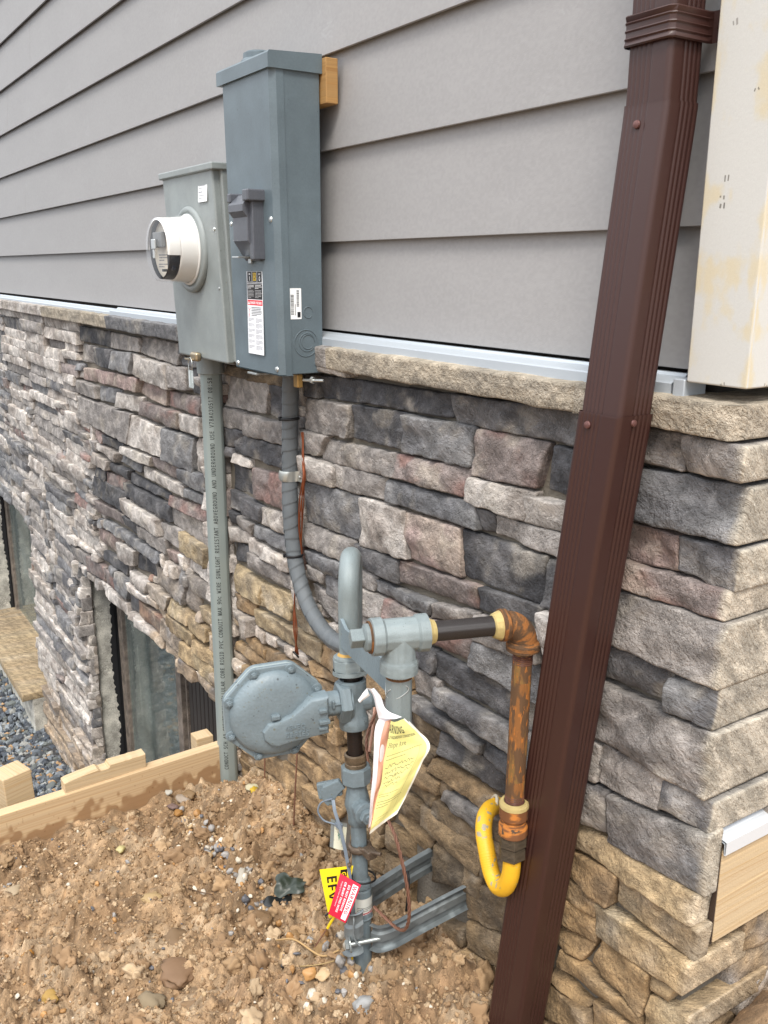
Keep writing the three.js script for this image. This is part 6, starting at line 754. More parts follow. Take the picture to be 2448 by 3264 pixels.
// ---------------------------------------------------------------- gas service: riser, regulator, loop, tee, outlet pipe
const font = await new FontLoader().loadAsync('fonts/droid/droid_sans_bold.typeface.json');
{
  const gas = thing('gas_service_pipework', 'grey gas riser with valve, disc regulator, looped pipe and rusty outlet pipe', 'gas pipe');
  const X = (y) => interp(y, [-0.15, -0.016, 0.3, 0.47, 0.612, 0.72], [-1.399, -1.402, -1.42, -1.433, -1.442, -1.456]), ax = (y) => V(X(y), y, 0.25);
  const up = (y0, y1, prof, seg = 28) => spun(ax(y0), ax(y1), prof.map(([t, r]) => [t * (y1 - y0), r]), seg);
  // riser out of the ground: sleeve, pipe, stop valve
  const riser = mesh('riser_pipe', [up(-0.16, 0.125, [[0, 0.02], [1, 0.02]]), up(0.125, 0.215, [[0, 0.02], [0.02, 0.0225], [0.7, 0.0225], [0.74, 0.0195], [0.78, 0.0225], [0.92, 0.0215], [1, 0.017]]), up(0.21, 0.335, [[0, 0.0166], [1, 0.0166]])], gasMat, gas);
  mesh('weld_bead', [up(0.118, 0.128, [[0, 0.02], [0.5, 0.0238], [1, 0.02]])], gasMat, riser);
  const lab = new THREE.CylinderGeometry(0.0231, 0.0231, 0.044, 24, 1, true, PI * 0.13, PI * 0.86); lab.translate(X(0.15), 0.155, 0.25); mesh('pipe_label', lab, signMat(256, 128, (g, w, h) => { g.fillStyle = '#cfd0c8'; g.fillRect(0, 0, w, h); g.fillStyle = '#b3272f'; g.fillRect(0, 100, w, 28); g.fillStyle = '#fff'; g.font = 'bold 18px sans-serif'; g.fillText('ANODELESS RISER', 60, 120); const r = rng(2); lines(g, 20, 62, 200, 3, 11, 4, '#444', r); }), riser);
  const valve = mesh('stop_valve', [up(0.335, 0.43, [[0, 0.017], [0.08, 0.0215], [0.2, 0.0215], [0.3, 0.022], [0.5, 0.027], [0.7, 0.024], [0.85, 0.021], [1, 0.021]]), (() => { const a = ax(0.385), d = V(0.75, -0.05, 0.1).normalize(); return spun(a, a.clone().add(d), [[0, 0.021], [0.03, 0.021], [0.034, 0.0235], [0.043, 0.0235], [0.046, 0.018], [0.046, 0]], 24); })()], gasMat, gas);
  mesh('valve_nut', (() => { const d = V(0.75, -0.05, 0.1).normalize(), a = ax(0.385).add(d.clone().multiplyScalar(0.046)); return [hexNut(a, a.clone().add(d.clone().multiplyScalar(0.012)), 0.0165), spun(a.clone().add(d.clone().multiplyScalar(0.012)), a.clone().add(d.clone().multiplyScalar(0.02)), [[0, 0.008], [0.004, 0.007], [0.004, 0]], 12)]; })(), gasMat, valve);
  mesh('valve_key', (() => { const a = ax(0.4), g1 = box(-0.008, 0.008, -0.012, 0.022, 0, 0.05, 0.004, 2), m = new THREE.Matrix4().makeRotationFromEuler(new THREE.Euler(0.2, -0.5, 0.3)).setPosition(a.x - 0.024, a.y + 0.01, a.z + 0.022); return [placed(g1, m)]; })(), gasMat, valve);
  const wing = mesh('lock_wing', (() => { const s = new THREE.Shape(); s.moveTo(-0.012, -0.02); s.quadraticCurveTo(-0.03, 0, -0.02, 0.02); s.lineTo(0.01, 0.032); s.lineTo(0.022, 0.016); s.quadraticCurveTo(0, 0.0, 0.0, -0.02); s.lineTo(-0.012, -0.02); const h = new THREE.Path(); h.absellipse(-0.012, 0.008, 0.006, 0.006, 0, 6.3); s.holes.push(h); const g = new THREE.ExtrudeGeometry(s, { depth: 0.006, bevelEnabled: true, bevelSize: 0.002, bevelThickness: 0.002, bevelSegments: 2, curveSegments: 6 }); g.rotateY(1.15); g.translate(-1.452, 0.405, 0.293); return g; })(), gasMat, valve); void wing;
  mesh('hex_bushing', [hexNut(ax(0.43), ax(0.467), 0.0315, 8), up(0.425, 0.432, [[0, 0.022], [1, 0.026]])], gasMat, gas);
  mesh('brass_collar', up(0.463, 0.495, [[0, 0.0215], [0.1, 0.0225], [0.35, 0.0225], [0.4, 0.0205], [0.5, 0.0225], [0.92, 0.0225], [1, 0.019]]), std(0x84715a, 0.5, { metalness: 0.3, map: grainTex }), gas);
  mesh('nipple', up(0.49, 0.56, [[0, 0.0155], [1, 0.0155]]), std(0x3f352e, 0.6, { map: rustTex }), gas);
  const body = mesh('valve_body', [up(0.55, 0.655, [[0, 0.024], [0.02, 0.029], [0.05, 0.03], [0.22, 0.03], [0.3, 0.0265], [0.5, 0.0275], [0.74, 0.0265], [0.8, 0.029], [0.97, 0.029], [1, 0.024]], 32), (() => { const a = ax(0.607), d = V(0.26, 0, -0.966); return spun(a, a.clone().add(d), [[0, 0.022], [0.034, 0.022], [0.036, 0.018], [0.05, 0.017], [0.05, 0]], 20); })(), (() => { const a = ax(0.607), d = V(-0.26, 0, 0.966); return spun(a, a.clone().add(d), [[0, 0.026], [0.03, 0.025], [0.036, 0.022]], 24); })()], gasMat, gas);
  for (const [s, y, sz] of [['70965', 0.598, 0.011], ['C5', 0.583, 0.011]]) { const t = new TextGeometry(s, { font, size: sz, depth: 0.0012, curveSegments: 2 }); t.rotateZ(s === 'C5' ? 0 : PI / 2); t.rotateY(1.15); t.translate(X(y) + 0.0235, y - 0.012 + (s === 'C5' ? 0 : 0.01), 0.25 + (s === 'C5' ? 0.004 : 0.017)); mesh('raised_lettering', t, gasMat, body); }
  mesh('thread_end', up(0.645, 0.675, [[0, 0.0165], [1, 0.0165]]), std(0x3f352e, 0.6, { map: rustTex }), gas);
  mesh('union_nut', [hexNut(ax(0.672), ax(0.7), 0.0365, 8), up(0.664, 0.676, [[0, 0.03], [0.3, 0.0375], [1, 0.0365]], 32), up(0.699, 0.706, [[0, 0.034], [0.6, 0.033], [1, 0.022]], 32)], gasTeeMat, gas);
  mesh('dope_ring', [up(0.702, 0.71, [[0, 0.026], [0.5, 0.025], [1, 0.021]], 32)], std(0xb08a45, 0.7), gas);
  // looped pipe
  const far = V(-1.456 - 0.092, 0.84, 0.25 - 0.064), pth = [V(-1.454, 0.695, 0.25), V(-1.457, 0.76, 0.25), V(-1.4575, 0.82, 0.25)], c0 = V(-1.4575, 0.832, 0.25); for (let i = 0; i <= 12; i++) { const t = i / 12 * PI; pth.push(c0.clone().lerp(far.clone().setY(0.832), (1 - Math.cos(t)) / 2).add(V(0, Math.sin(t) * 0.056, 0))); } pth.push(far.clone().setY(0.78), far.clone().setY(0.70));
  mesh('looped_pipe', [tube(pth, 0.0208, 110, 24)], gasTeeMat, gas);
  mesh('loop_end', spun(far.clone().setY(0.715), far.clone().setY(0.5), [[0, 0.03], [0.03, 0.03], [0.035, 0.021], [0.035, 0]], 24), gasTeeMat, gas);
  // flat bar that ties the loop to the outlet tee
  { const a = V(-1.449, 0, 0.27), b = V(-1.165, 0, 0.338), d = b.clone().sub(a), L = d.length(), s = new THREE.Shape(); s.moveTo(0, 0.727); s.lineTo(L, 0.755); s.lineTo(L, 0.811); s.lineTo(0.03, 0.776); s.lineTo(0, 0.786); s.lineTo(0, 0.727); const g = new THREE.ExtrudeGeometry(s, { depth: 0.005, bevelEnabled: true, bevelSize: 0.001, bevelThickness: 0.001, bevelSegments: 1 }); g.rotateY(Math.atan2(-d.z, d.x)); g.translate(a.x, 0, a.z - 0.0025); mesh('meter_bar', metric(g), gasMat, gas); }
  // regulator
  const reg = new THREE.Group(); reg.name = 'regulator'; gas.add(reg); reg.matrixAutoUpdate = true;
  const L = new THREE.Matrix4().makeBasis(V(0.26, 0, -0.966), V(0, 1, 0), V(0.966, 0, 0.26)).setPosition(-1.484, 0.612, 0.407);
  const loc = (name, geo, mat, par = reg) => { geo = (Array.isArray(geo) ? geo : [geo]); geo.forEach((g) => g.applyMatrix4(L)); return mesh(name, geo, mat, par); };
  const oct = (r, rot = 0) => { const s = new THREE.Shape(); for (let i = 0; i < 8; i++) { const a = rot + i * PI / 4 - 0.09, b = a + 0.18; s[i ? 'lineTo' : 'moveTo'](Math.cos(a) * r, Math.sin(a) * r); s.quadraticCurveTo(Math.cos(a + 0.09) * r * 1.02, Math.sin(a + 0.09) * r * 1.02, Math.cos(b) * r, Math.sin(b) * r); } return s; };
  const rot = 0.42, plate = (r, z, d) => { const g = new THREE.ExtrudeGeometry(oct(r, rot), { depth: d, bevelEnabled: true, bevelSize: 0.0012, bevelThickness: 0.0012, bevelSegments: 1 }); g.translate(0, 0, z); return g; };
  loc('rear_flange', plate(0.101, -0.012, 0.006), gasMat); loc('gasket', plate(0.1005, -0.003, 0.001), std(0x8f9a9a, 0.8)); loc('front_flange', plate(0.1, 0.001, 0.006), gasMat);
  { const g = new THREE.LatheGeometry([[0, 0.0885], [0.008, 0.0875], [0.016, 0.0815], [0.022, 0.07], [0.0255, 0.056], [0.027, 0.03], [0.0275, 0.0001]].map(([z, r]) => new THREE.Vector2(r, z)), 64); g.rotateX(PI / 2); g.translate(0, 0, 0.006); const b = new THREE.LatheGeometry([[0, 0.086], [0.02, 0.08], [0.05, 0.05], [0.055, 0.0001]].map(([z, r]) => new THREE.Vector2(r, z)), 48); b.rotateX(-PI / 2); b.translate(0, 0, -0.012); loc('diaphragm_case', [metric(g)], gasMat); loc('rear_case', [b], gasMat); }
  for (let i = 0; i < 8; i++) { const a = rot + i * PI / 4, x = Math.cos(a) * 0.0935, y = Math.sin(a) * 0.0935; const boss = spun(V(x, y, 0.005), V(x, y, 1), [[0, 0.0115], [0.006, 0.0105], [0.007, 0.009], [0.007, 0]], 18), web = box(-0.016, 0.002, -0.006, 0.006, 0.004, 0.012, 0.003, 2); web.applyMatrix4(new THREE.Matrix4().makeRotationZ(a).setPosition(x, y, 0)); const bm = loc('bolt_boss', [boss, web], gasMat); loc('bolt', [hexNut(V(x, y, 0.012), V(x, y, 0.017), 0.0066), rod(V(x, y, 0.016), V(x, y, 0.019), 0.0038, 10)], gasMat, bm); }
  { const s = new THREE.Shape([[-0.012, -0.05], [-0.022, -0.04], [-0.024, -0.026], [-0.016, -0.014], [0.0, -0.01], [0.03, -0.0], [0.066, 0.03], [0.094, 0.034], [0.094, -0.035], [0.03, -0.046], [0, -0.053]].map(([x, y]) => new THREE.Vector2(x, y))); const g = new THREE.ExtrudeGeometry(s, { depth: 0.024, bevelEnabled: true, bevelSize: 0.005, bevelThickness: 0.008, bevelSegments: 3 }); g.translate(0, 0, 0.022); const p = g.attributes.position; for (let i = 0; i < p.count; i++) { const x = p.getX(i), z = p.getZ(i); if (z > 0.03) p.setZ(i, z - 0.014 * clamp((0.094 - x) / 0.118, 0, 1)); } g.computeVertexNormals(); const arm = loc('lever_housing', toCreasedNormals(g, 0.55), gasMat);
    for (const [str, y] of [['43-EQ', -0.024], ['SERIES', -0.04]]) { const t = new TextGeometry(str, { font, size: 0.0105, depth: 0.0014, curveSegments: 2 }); t.rotateZ(0.05); t.rotateY(-0.12); t.translate(0.014, y, 0.0447); loc('raised_lettering', t, gasMat, arm); }
    loc('lug', [box(0.078, 0.094, 0.008, 0.016, 0.045, 0.06, 0.002), box(0.078, 0.1, -0.016, -0.008, 0.045, 0.06, 0.002), box(0.078, 0.096, -0.03, -0.023, 0.044, 0.056, 0.002), box(-0.012, 0.006, -0.002, 0.009, 0.024, 0.042, 0.003)], gasMat, arm); }
  const nk = (a, b, pr, seg) => spun(V(a, 0, 0.006), V(b, 0, 0.006), pr, seg);
  loc('neck', [nk(0.078, 1, [[0, 0.029], [0.02, 0.029], [0.022, 0.025], [0.06, 0.025]], 28), box(0.11, 0.116, 0.002, 0.018, 0.026, 0.036, 0.002), rod(V(0.115, 0.009, 0.031), V(0.135, 0.009, 0.031), 0.0025, 8)], gasMat);
  loc('coupling_nut', [hexNut(V(0.128, 0, 0.004), V(0.153, 0, 0.004), 0.0425), nk(0.15, 1, [[0, 0.034], [0.004, 0.034], [0.006, 0.024]], 28)], gasMat);
  // tee with plug, black pipe, rusty elbow
  const A0 = V(-1.148, 0.882, 0.395), E = V(-1.064, 0.881, 0.145), u = E.clone().sub(A0).normalize(), at = (s) => A0.clone().add(u.clone().multiplyScalar(s)), TC = at(0.048);
  mesh('tee', [spun(at(0), at(1), [[0, 0.026], [0.001, 0.0305], [0.018, 0.031], [0.022, 0.0275], [0.074, 0.0275], [0.078, 0.031], [0.094, 0.031], [0.096, 0.024]], 32), spun(TC, TC.clone().add(V(0, -1, 0)), [[0, 0.0275], [0.04, 0.0275], [0.046, 0.0315], [0.064, 0.0315], [0.067, 0.024]], 32)], gasTeeMat, gas);
  mesh('rust_ring', spun(at(-0.003), at(1), [[0, 0.02], [0, 0.0262], [0.005, 0.0262], [0.006, 0.02]], 28), rustElbowMat, gas);
  mesh('plug', [spun(at(-0.012), at(1), [[0, 0], [0, 0.017], [0.003, 0.0225], [0.012, 0.0225]], 24), (() => { const b = box(-0.0115, 0.0115, 0, 0.022, -0.0115, 0.0115, 0.002, 2); b.rotateY(0.3); along(b, at(-0.033), at(0)); return b; })()], gasTeeMat, gas);
  mesh('drop_pipe', spun(TC.clone().add(V(0, -0.062, 0)), TC.clone().add(V(0.003, -1, 0)), [[0, 0.022], [0.002, 0.0218], [0.16, 0.0212], [0.16, 0.027], [0.18, 0.027], [0.18, 0]], 32), gasTeeMat, gas);
  mesh('thread_ring', spun(TC.clone().add(V(0, -0.066, 0)), TC.clone().add(V(0, -1, 0)), [[0, 0.0205], [0.006, 0.0225], [0.008, 0.022]], 28), rustMat, gas);
  mesh('dope_ring', [spun(at(0.094), at(1), [[0, 0.0245], [0.003, 0.0245], [0.007, 0.0205], [0.013, 0.0188], [0.014, 0.0168]], 28)], dopeMat, gas);
  mesh('black_pipe', rod(at(0.085), at(0.245), 0.0168, 28), darkPipe, gas);
  mesh('dope_ring', [spun(at(0.207), at(1), [[0, 0.0172], [0.002, 0.0205], [0.008, 0.0228], [0.014, 0.025], [0.016, 0.02]], 28)], dopeMat, gas);
  const e0 = at(0.25), s1 = 0.034; { const len = A0.distanceTo(E), pts = [at(len - s1)]; for (let i = 1; i <= 10; i++) { const t = i / 10 * PI / 2; pts.push(E.clone().add(u.clone().multiplyScalar(-s1 + s1 * Math.sin(t))).add(V(0, -s1 * (1 - Math.cos(t)), 0))); } mesh('elbow', [tube(pts, 0.0238, 30, 24), spun(at(len - s1 - 0.01), at(1), [[0, 0.022], [0.001, 0.0272], [0.012, 0.0272], [0.016, 0.0235]], 28), spun(E.clone().add(V(0, -s1 + 0.004, 0)), E.clone().add(V(0, -1, 0)), [[0, 0.0235], [0.006, 0.0285], [0.017, 0.0285], [0.018, 0.02], [0.018, 0]], 28)], rustElbowMat, gas); void e0; }
  const rt = V(-1.063, 0.838, 0.145), rb = V(-1.067, 0.532, 0.145); const rp = spun(rb, rt, [[0, 0.0158], [0.018, 0.0158], [0.019, 0.0168], [0.284, 0.0168], [0.285, 0.0158], [0.31, 0.0158]], 28); mesh('rusty_pipe', rp, rustMat, gas);
  const thr = []; for (let i = 0; i < 5; i++) { thr.push(spun(V(-1.063, 0.826 - i * 0.0035, 0.145), V(-1.063, 0, 0.145), [[0, 0.0163], [0.0012, 0.0174], [0.0024, 0.0163]], 24)); thr.push(spun(V(-1.0667, 0.558 - i * 0.0035, 0.145), V(-1.0667, 0, 0.145), [[0, 0.0163], [0.0012, 0.0174], [0.0024, 0.0163]], 24)); } mesh('pipe_threads', thr, std(0x5b342a, 0.6), gas);
  const dn = (y0, prof, seg = 28) => spun(V(-1.067, y0, 0.145), V(-1.067, y0 - 1, 0.145), prof, seg);
  mesh('dope_ring', dn(0.545, [[0, 0.0185], [0.0, 0.0235], [0.004, 0.0262], [0.01, 0.0262], [0.013, 0.023]]), dopeMat, gas);
  mesh('rusty_coupling', dn(0.536, [[0, 0.0255], [0.022, 0.0255], [0.026, 0.0225], [0.032, 0.0225], [0.038, 0.0258], [0.056, 0.0258], [0.06, 0.021]]), rustCoupMat, gas);
  mesh('flare_nut', [hexNut(V(-1.067, 0.48, 0.145), V(-1.067, 0.456, 0.145), 0.0258), hexNut(V(-1.067, 0.455, 0.145), V(-1.067, 0.43, 0.145), 0.0248, 6)], steelNutMat, gas);

  const hose = thing('gas_hose', 'bright yellow corrugated gas hose looping from the rusty coupling into the wall', 'hose');
  const hp = [V(-1.067, 0.445, 0.145), V(-1.066, 0.41, 0.145), V(-1.071, 0.381, 0.145), V(-1.086, 0.354, 0.143), V(-1.108, 0.343, 0.14), V(-1.13, 0.354, 0.136), V(-1.153, 0.384, 0.13), V(-1.178, 0.407, 0.118), V(-1.198, 0.42, 0.1), V(-1.216, 0.42, 0.075), V(-1.234, 0.408, 0.045), V(-1.25, 0.395, 0.01)], hc = new THREE.CatmullRomCurve3(hp, false, 'centripetal'), hg = new THREE.TubeGeometry(hc, 300, 0.0162, 20); { const p = hg.attributes.position, uv = hg.attributes.uv, Lh = hc.getLength(); for (let i = 0; i < p.count; i++) { const t = uv.getX(i), o = hc.getPointAt(t), k = 1 + 0.014 * Math.sin(t * Lh / 0.0042 * 2 * PI); p.setXYZ(i, o.x + (p.getX(i) - o.x) * k, o.y + (p.getY(i) - o.y) * k, o.z + (p.getZ(i) - o.z) * k); uv.setXY(i, t * 3, uv.getY(i)); } hg.computeVertexNormals(); } mesh('hose_body', hg, hoseMat, hose);
  mesh('wall_sleeve', (() => { const g = new THREE.TorusGeometry(0.022, 0.0035, 10, 30); g.rotateY(-0.55); g.rotateX(-0.35); g.translate(-1.232, 0.41, 0.05); return g; })(), std(0xb9b09c, 0.7), hose);
}
// ---------------------------------------------------------------- bracket that holds the riser off the wall
{
  const br = thing('pipe_bracket', 'galvanised two arm bracket bolting the gas riser to the stone wall', 'bracket'), gm = new THREE.MeshStandardMaterial({ color: 0x9aa2a4, roughness: 0.5, metalness: 0.35, side: THREE.DoubleSide, map: rep(grainTex, 3) });
  const channel = (path, h, side) => { const cs = [[0.012, 0.5], [0.008, 0.505], [0, 0.47], [0, 0.2], [0.006, 0.14], [0.006, -0.14], [0, -0.2], [0, -0.47], [0.008, -0.505], [0.012, -0.5]]; return rings(path.map((p, i) => { const a = path[Math.max(0, i - 1)], b = path[Math.min(path.length - 1, i + 1)], d = b.clone().sub(a).setY(0).normalize(), n = V(d.z, 0, -d.x).multiplyScalar(side); return cs.map(([o, t]) => p.clone().add(n.clone().multiplyScalar(o)).add(V(0, t * h, 0))); }), false).toNonIndexed(); };
  const crv = (pts, n) => new THREE.CatmullRomCurve3(pts, false, 'centripetal').getPoints(n);
  const fin = (g) => toCreasedNormals(g, 0.5);
  mesh('arm', fin(channel(crv([V(-1.334, 0.132, 0.015), V(-1.338, 0.124, 0.08), V(-1.345, 0.112, 0.15), V(-1.352, 0.1, 0.215), V(-1.362, 0.096, 0.238), V(-1.376, 0.095, 0.245)], 30), 0.06, 1)), gm, br);
  mesh('arm', fin(channel(crv([V(-1.478, 0.122, 0.015), V(-1.472, 0.118, 0.08), V(-1.462, 0.112, 0.16), V(-1.452, 0.107, 0.225), V(-1.437, 0.104, 0.258), V(-1.428, 0.104, 0.272)], 30), 0.058, -1)), gm, br);
  mesh('clamp_plate', fin(channel(crv([V(-1.376, 0.122, 0.268), V(-1.382, 0.112, 0.28), V(-1.4, 0.1, 0.287), V(-1.415, 0.095, 0.284)], 16), 0.1, 1)), gm, br);
  mesh('bolt', [rod(V(-1.358, 0.094, 0.236), V(-1.386, 0.086, 0.298), 0.005, 14), spun(V(-1.384, 0.0865, 0.293), V(-1.39, 0.0852, 0.306), [[0, 0], [0, 0.016], [0.003, 0.016], [0.003, 0]], 24), hexNut(V(-1.3855, 0.0862, 0.296), V(-1.389, 0.0855, 0.304), 0.0105)], std(0x8d9290, 0.4, { metalness: 0.6 }), br);
  mesh('spring_clip', tube([V(-1.386, 0.155, 0.285), V(-1.376, 0.146, 0.29), V(-1.374, 0.125, 0.292), V(-1.37, 0.105, 0.29), V(-1.362, 0.095, 0.284)], 0.0022, 24, 8), gm, br);
}
// ---------------------------------------------------------------- ground clamp, ground wire, ties and tags round the riser
{
  const cl = thing('ground_clamp', 'bronze grounding clamp round the grey riser', 'clamp'), bm = std(0x7d6c5c, 0.55, { metalness: 0.4, map: grainTex }); { const t = new THREE.TorusGeometry(0.0205, 0.0055, 10, 32); t.rotateX(PI / 2); t.scale(1, 1.5, 1); t.rotateZ(0.1); t.translate(-1.418, 0.285, 0.25); const e = new THREE.TorusGeometry(0.0075, 0.004, 8, 18); e.rotateY(0.5); e.translate(-1.421, 0.277, 0.281); mesh('jaw', [t, e, box(-1.398, -1.372, 0.278, 0.298, 0.235, 0.258, 0.004, 2)], bm, cl); mesh('clamp_screw', [rod(V(-1.405, 0.292, 0.262), V(-1.357, 0.297, 0.236), 0.0042, 12), rod(V(-1.41, 0.268, 0.284), V(-1.388, 0.272, 0.292), 0.0036, 12)], bm, cl); }
  const w = thing('ground_wire', 'twisted bare copper ground wire curving from the riser to the clamp', 'wire'), wp = [V(-1.52, 0.53, 0.14), V(-1.47, 0.49, 0.2), V(-1.38, 0.42, 0.235), V(-1.29, 0.39, 0.25), V(-1.26, 0.34, 0.25), V(-1.247, 0.28, 0.245), V(-1.25, 0.22, 0.24), V(-1.272, 0.175, 0.235), V(-1.305, 0.155, 0.232), V(-1.345, 0.155, 0.235), V(-1.378, 0.16, 0.24)], wc = new THREE.CatmullRomCurve3(wp, false, 'centripetal');
  for (let k = 0; k < 3; k++) { const fr = wc.computeFrenetFrames(140), pts = []; for (let i = 0; i <= 140; i++) { const o = wc.getPointAt(i / 140), a = i * 0.62 + k * 2.09; pts.push(o.add(fr.normals[i].clone().multiplyScalar(Math.cos(a) * 0.0019)).add(fr.binormals[i].clone().multiplyScalar(Math.sin(a) * 0.0019))); } mesh('strand', new THREE.TubeGeometry(new THREE.CatmullRomCurve3(pts), 280, 0.0019, 6), dullCopper, w); }
  const t2 = thing('copper_tail', 'pale copper strand end behind the regulator nut', 'wire'); mesh('strand', tube([V(-1.56, 0.545, 0.12), V(-1.5, 0.5, 0.165), V(-1.46, 0.468, 0.2)], 0.0035, 24, 8), std(0xb98d78, 0.45, { metalness: 0.4 }), t2);
  const tie = (name, label, pts, mat, r) => { const o = thing(name, label, 'cable tie'); mesh('strap', tube(pts, r, 50, 8), mat, o); return o; };
  tie('cable_tie', 'black cable tie hanging round the left bracket arm', [V(-1.386, 0.205, 0.15), V(-1.374, 0.2, 0.155), V(-1.37, 0.15, 0.16), V(-1.374, 0.118, 0.16)], blackMat, 0.0026);
  const bt = tie('cable_tie', 'black cable tie fastening the red and yellow tags to the riser', [V(-1.408, 0.222, 0.275), V(-1.39, 0.224, 0.274), V(-1.378, 0.224, 0.26), V(-1.38, 0.222, 0.236), V(-1.405, 0.22, 0.226), V(-1.428, 0.22, 0.24), V(-1.428, 0.221, 0.262), V(-1.408, 0.222, 0.275), V(-1.392, 0.219, 0.288), V(-1.386, 0.205, 0.305), V(-1.39, 0.186, 0.327), V(-1.4, 0.168, 0.345)], blackMat, 0.0021); void bt;
  const grey = std(0x6e7883, 0.5);
  const gt = thing('cable_tie', 'long grey cable tie hanging down the riser from the stop valve', 'cable tie'); mesh('strap', rings([V(-1.44, 0.4, 0.3), V(-1.425, 0.385, 0.305), V(-1.412, 0.35, 0.3), V(-1.404, 0.3, 0.293), V(-1.396, 0.25, 0.288), V(-1.389, 0.225, 0.287)].map((p, i) => { const hw = i === 5 ? 0.0012 : 0.0035, d = V(0.55, 0, -0.83).multiplyScalar(hw), n = V(0.83, 0, 0.55).multiplyScalar(0.001); return [p.clone().sub(d).sub(n), p.clone().add(d).sub(n), p.clone().add(d).add(n), p.clone().sub(d).add(n)]; })), grey, gt); mesh('head', box(-1.43, -1.414, 0.345, 0.356, 0.292, 0.303, 0.002), grey, gt); mesh('loop', tube([V(-1.442, 0.402, 0.3), V(-1.458, 0.39, 0.318), V(-1.461, 0.37, 0.324), V(-1.452, 0.352, 0.316), V(-1.438, 0.348, 0.304), V(-1.422, 0.35, 0.298)], 0.002, 30, 6), grey, gt);
  // tags as bent sheets: corner points top left, top right, bottom right, bottom left
  const sheet = (c, n, bend, mat, cut) => { const pos = [], uv = [], idx = [], N = 12; for (let j = 0; j <= N; j++) for (let i = 0; i <= N; i++) { const u = i / N, v = j / N, p = c[0].clone().lerp(c[1], u).lerp(c[3].clone().lerp(c[2], u), v).add(n.clone().multiplyScalar(bend(u, v))); pos.push(p.x, p.y, p.z); uv.push(u, 1 - v); } for (let j = 0; j < N; j++) for (let i = 0; i < N; i++) { const a = j * (N + 1) + i, b = a + 1, d = a + N + 1, e = d + 1; idx.push(a, d, b, b, d, e); } const g = new THREE.BufferGeometry(); g.setAttribute('position', new THREE.Float32BufferAttribute(pos, 3)); g.setAttribute('uv', new THREE.Float32BufferAttribute(uv, 2)); g.setIndex(idx); g.computeVertexNormals(); void cut; return g; };
  const ds = (m) => { m.side = THREE.DoubleSide; return m; }, n1 = V(0.85, 0.25, 0.45).normalize();
  const thick = (g, n, t) => { const b = g.clone(); b.translate(-n.x * t, -n.y * t, -n.z * t); return [g, b]; };
  const ef = thing('yellow_tag', 'yellow tag lettered EFV hanging behind the red warning tag', 'tag');
  mesh('tag_body', thick(sheet([V(-1.433, 0.2545, 0.338), V(-1.3995, 0.262, 0.277), V(-1.388, 0.166, 0.304), V(-1.4025, 0.154, 0.334)], n1, (u, v) => -0.004 * v + 0.003 * u), n1, 0.001), ds(signMat(256, 384, (g, w, h) => { g.fillStyle = '#e8cf1d'; g.fillRect(0, 0, w, h); g.fillStyle = '#14120e'; g.save(); g.translate(46, 44); g.rotate(PI / 2); g.font = 'bold 118px sans-serif'; g.fillText('EFV', 10, 0, 300); g.restore(); g.fillRect(160, 22, 54, 78); g.fillStyle = '#e8cf1d'; g.font = 'bold 50px sans-serif'; g.save(); g.translate(170, 34); g.rotate(PI / 2); g.fillText('G', 6, 0); g.restore(); })), ef);
  const rd = thing('red_tag', 'red tag with white WARNING lettering tied to the riser', 'tag');
  mesh('tag_body', thick(sheet([V(-1.3975, 0.259, 0.3095), V(-1.372, 0.234, 0.2755), V(-1.371, 0.16, 0.3135), V(-1.3915, 0.181, 0.342)], n1, (u, v) => 0.004 * Math.sin(v * 3) + 0.006), n1, 0.001), ds(signMat(256, 448, (g, w, h) => { g.fillStyle = '#c81f3c'; g.fillRect(0, 0, w, h); g.save(); g.translate(w, 0); g.rotate(PI / 2); g.fillStyle = '#f2ecec'; g.fillRect(30, 18, 396, 68); g.fillStyle = '#c81f3c'; g.font = 'bold 66px sans-serif'; g.fillText('WARNING', 40, 76, 376); g.fillStyle = '#f2ecec'; g.font = 'bold 36px sans-serif'; g.fillText('DO NOT REMOVE', 60, 132, 340); g.fillText('OR BURY THIS WIRE', 50, 180, 350); g.font = '20px sans-serif'; g.fillText('Property of Your Gas Company', 60, 214, 320); g.restore(); })), rd);
  const wl = thing('tracer_wire', 'yellow insulated tracer wire stub below the red tag', 'wire'); mesh('insulation', tube([V(-1.39, 0.168, 0.325), V(-1.396, 0.152, 0.332), V(-1.402, 0.134, 0.338)], 0.003, 16, 8), std(0xd9b81c, 0.5), wl); mesh('bare_end', tube([V(-1.402, 0.136, 0.338), V(-1.412, 0.11, 0.347), V(-1.425, 0.08, 0.356)], 0.0014, 16, 6), dullCopper, wl);
  const w3 = thing('tracer_wire', 'thin yellow tracer wire running into the soil beside the riser', 'wire'); mesh('insulation', tube([V(-1.4, 0.09, 0.276), V(-1.402, 0.04, 0.279), V(-1.401, -0.05, 0.28)], 0.0025, 16, 8), std(0xd0a81c, 0.5), w3);
  const sg = thing('white_tag', 'small muddy white tag with green marks hanging from the grey tie', 'tag'), n2 = V(0.85, 0.2, 0.5).normalize();
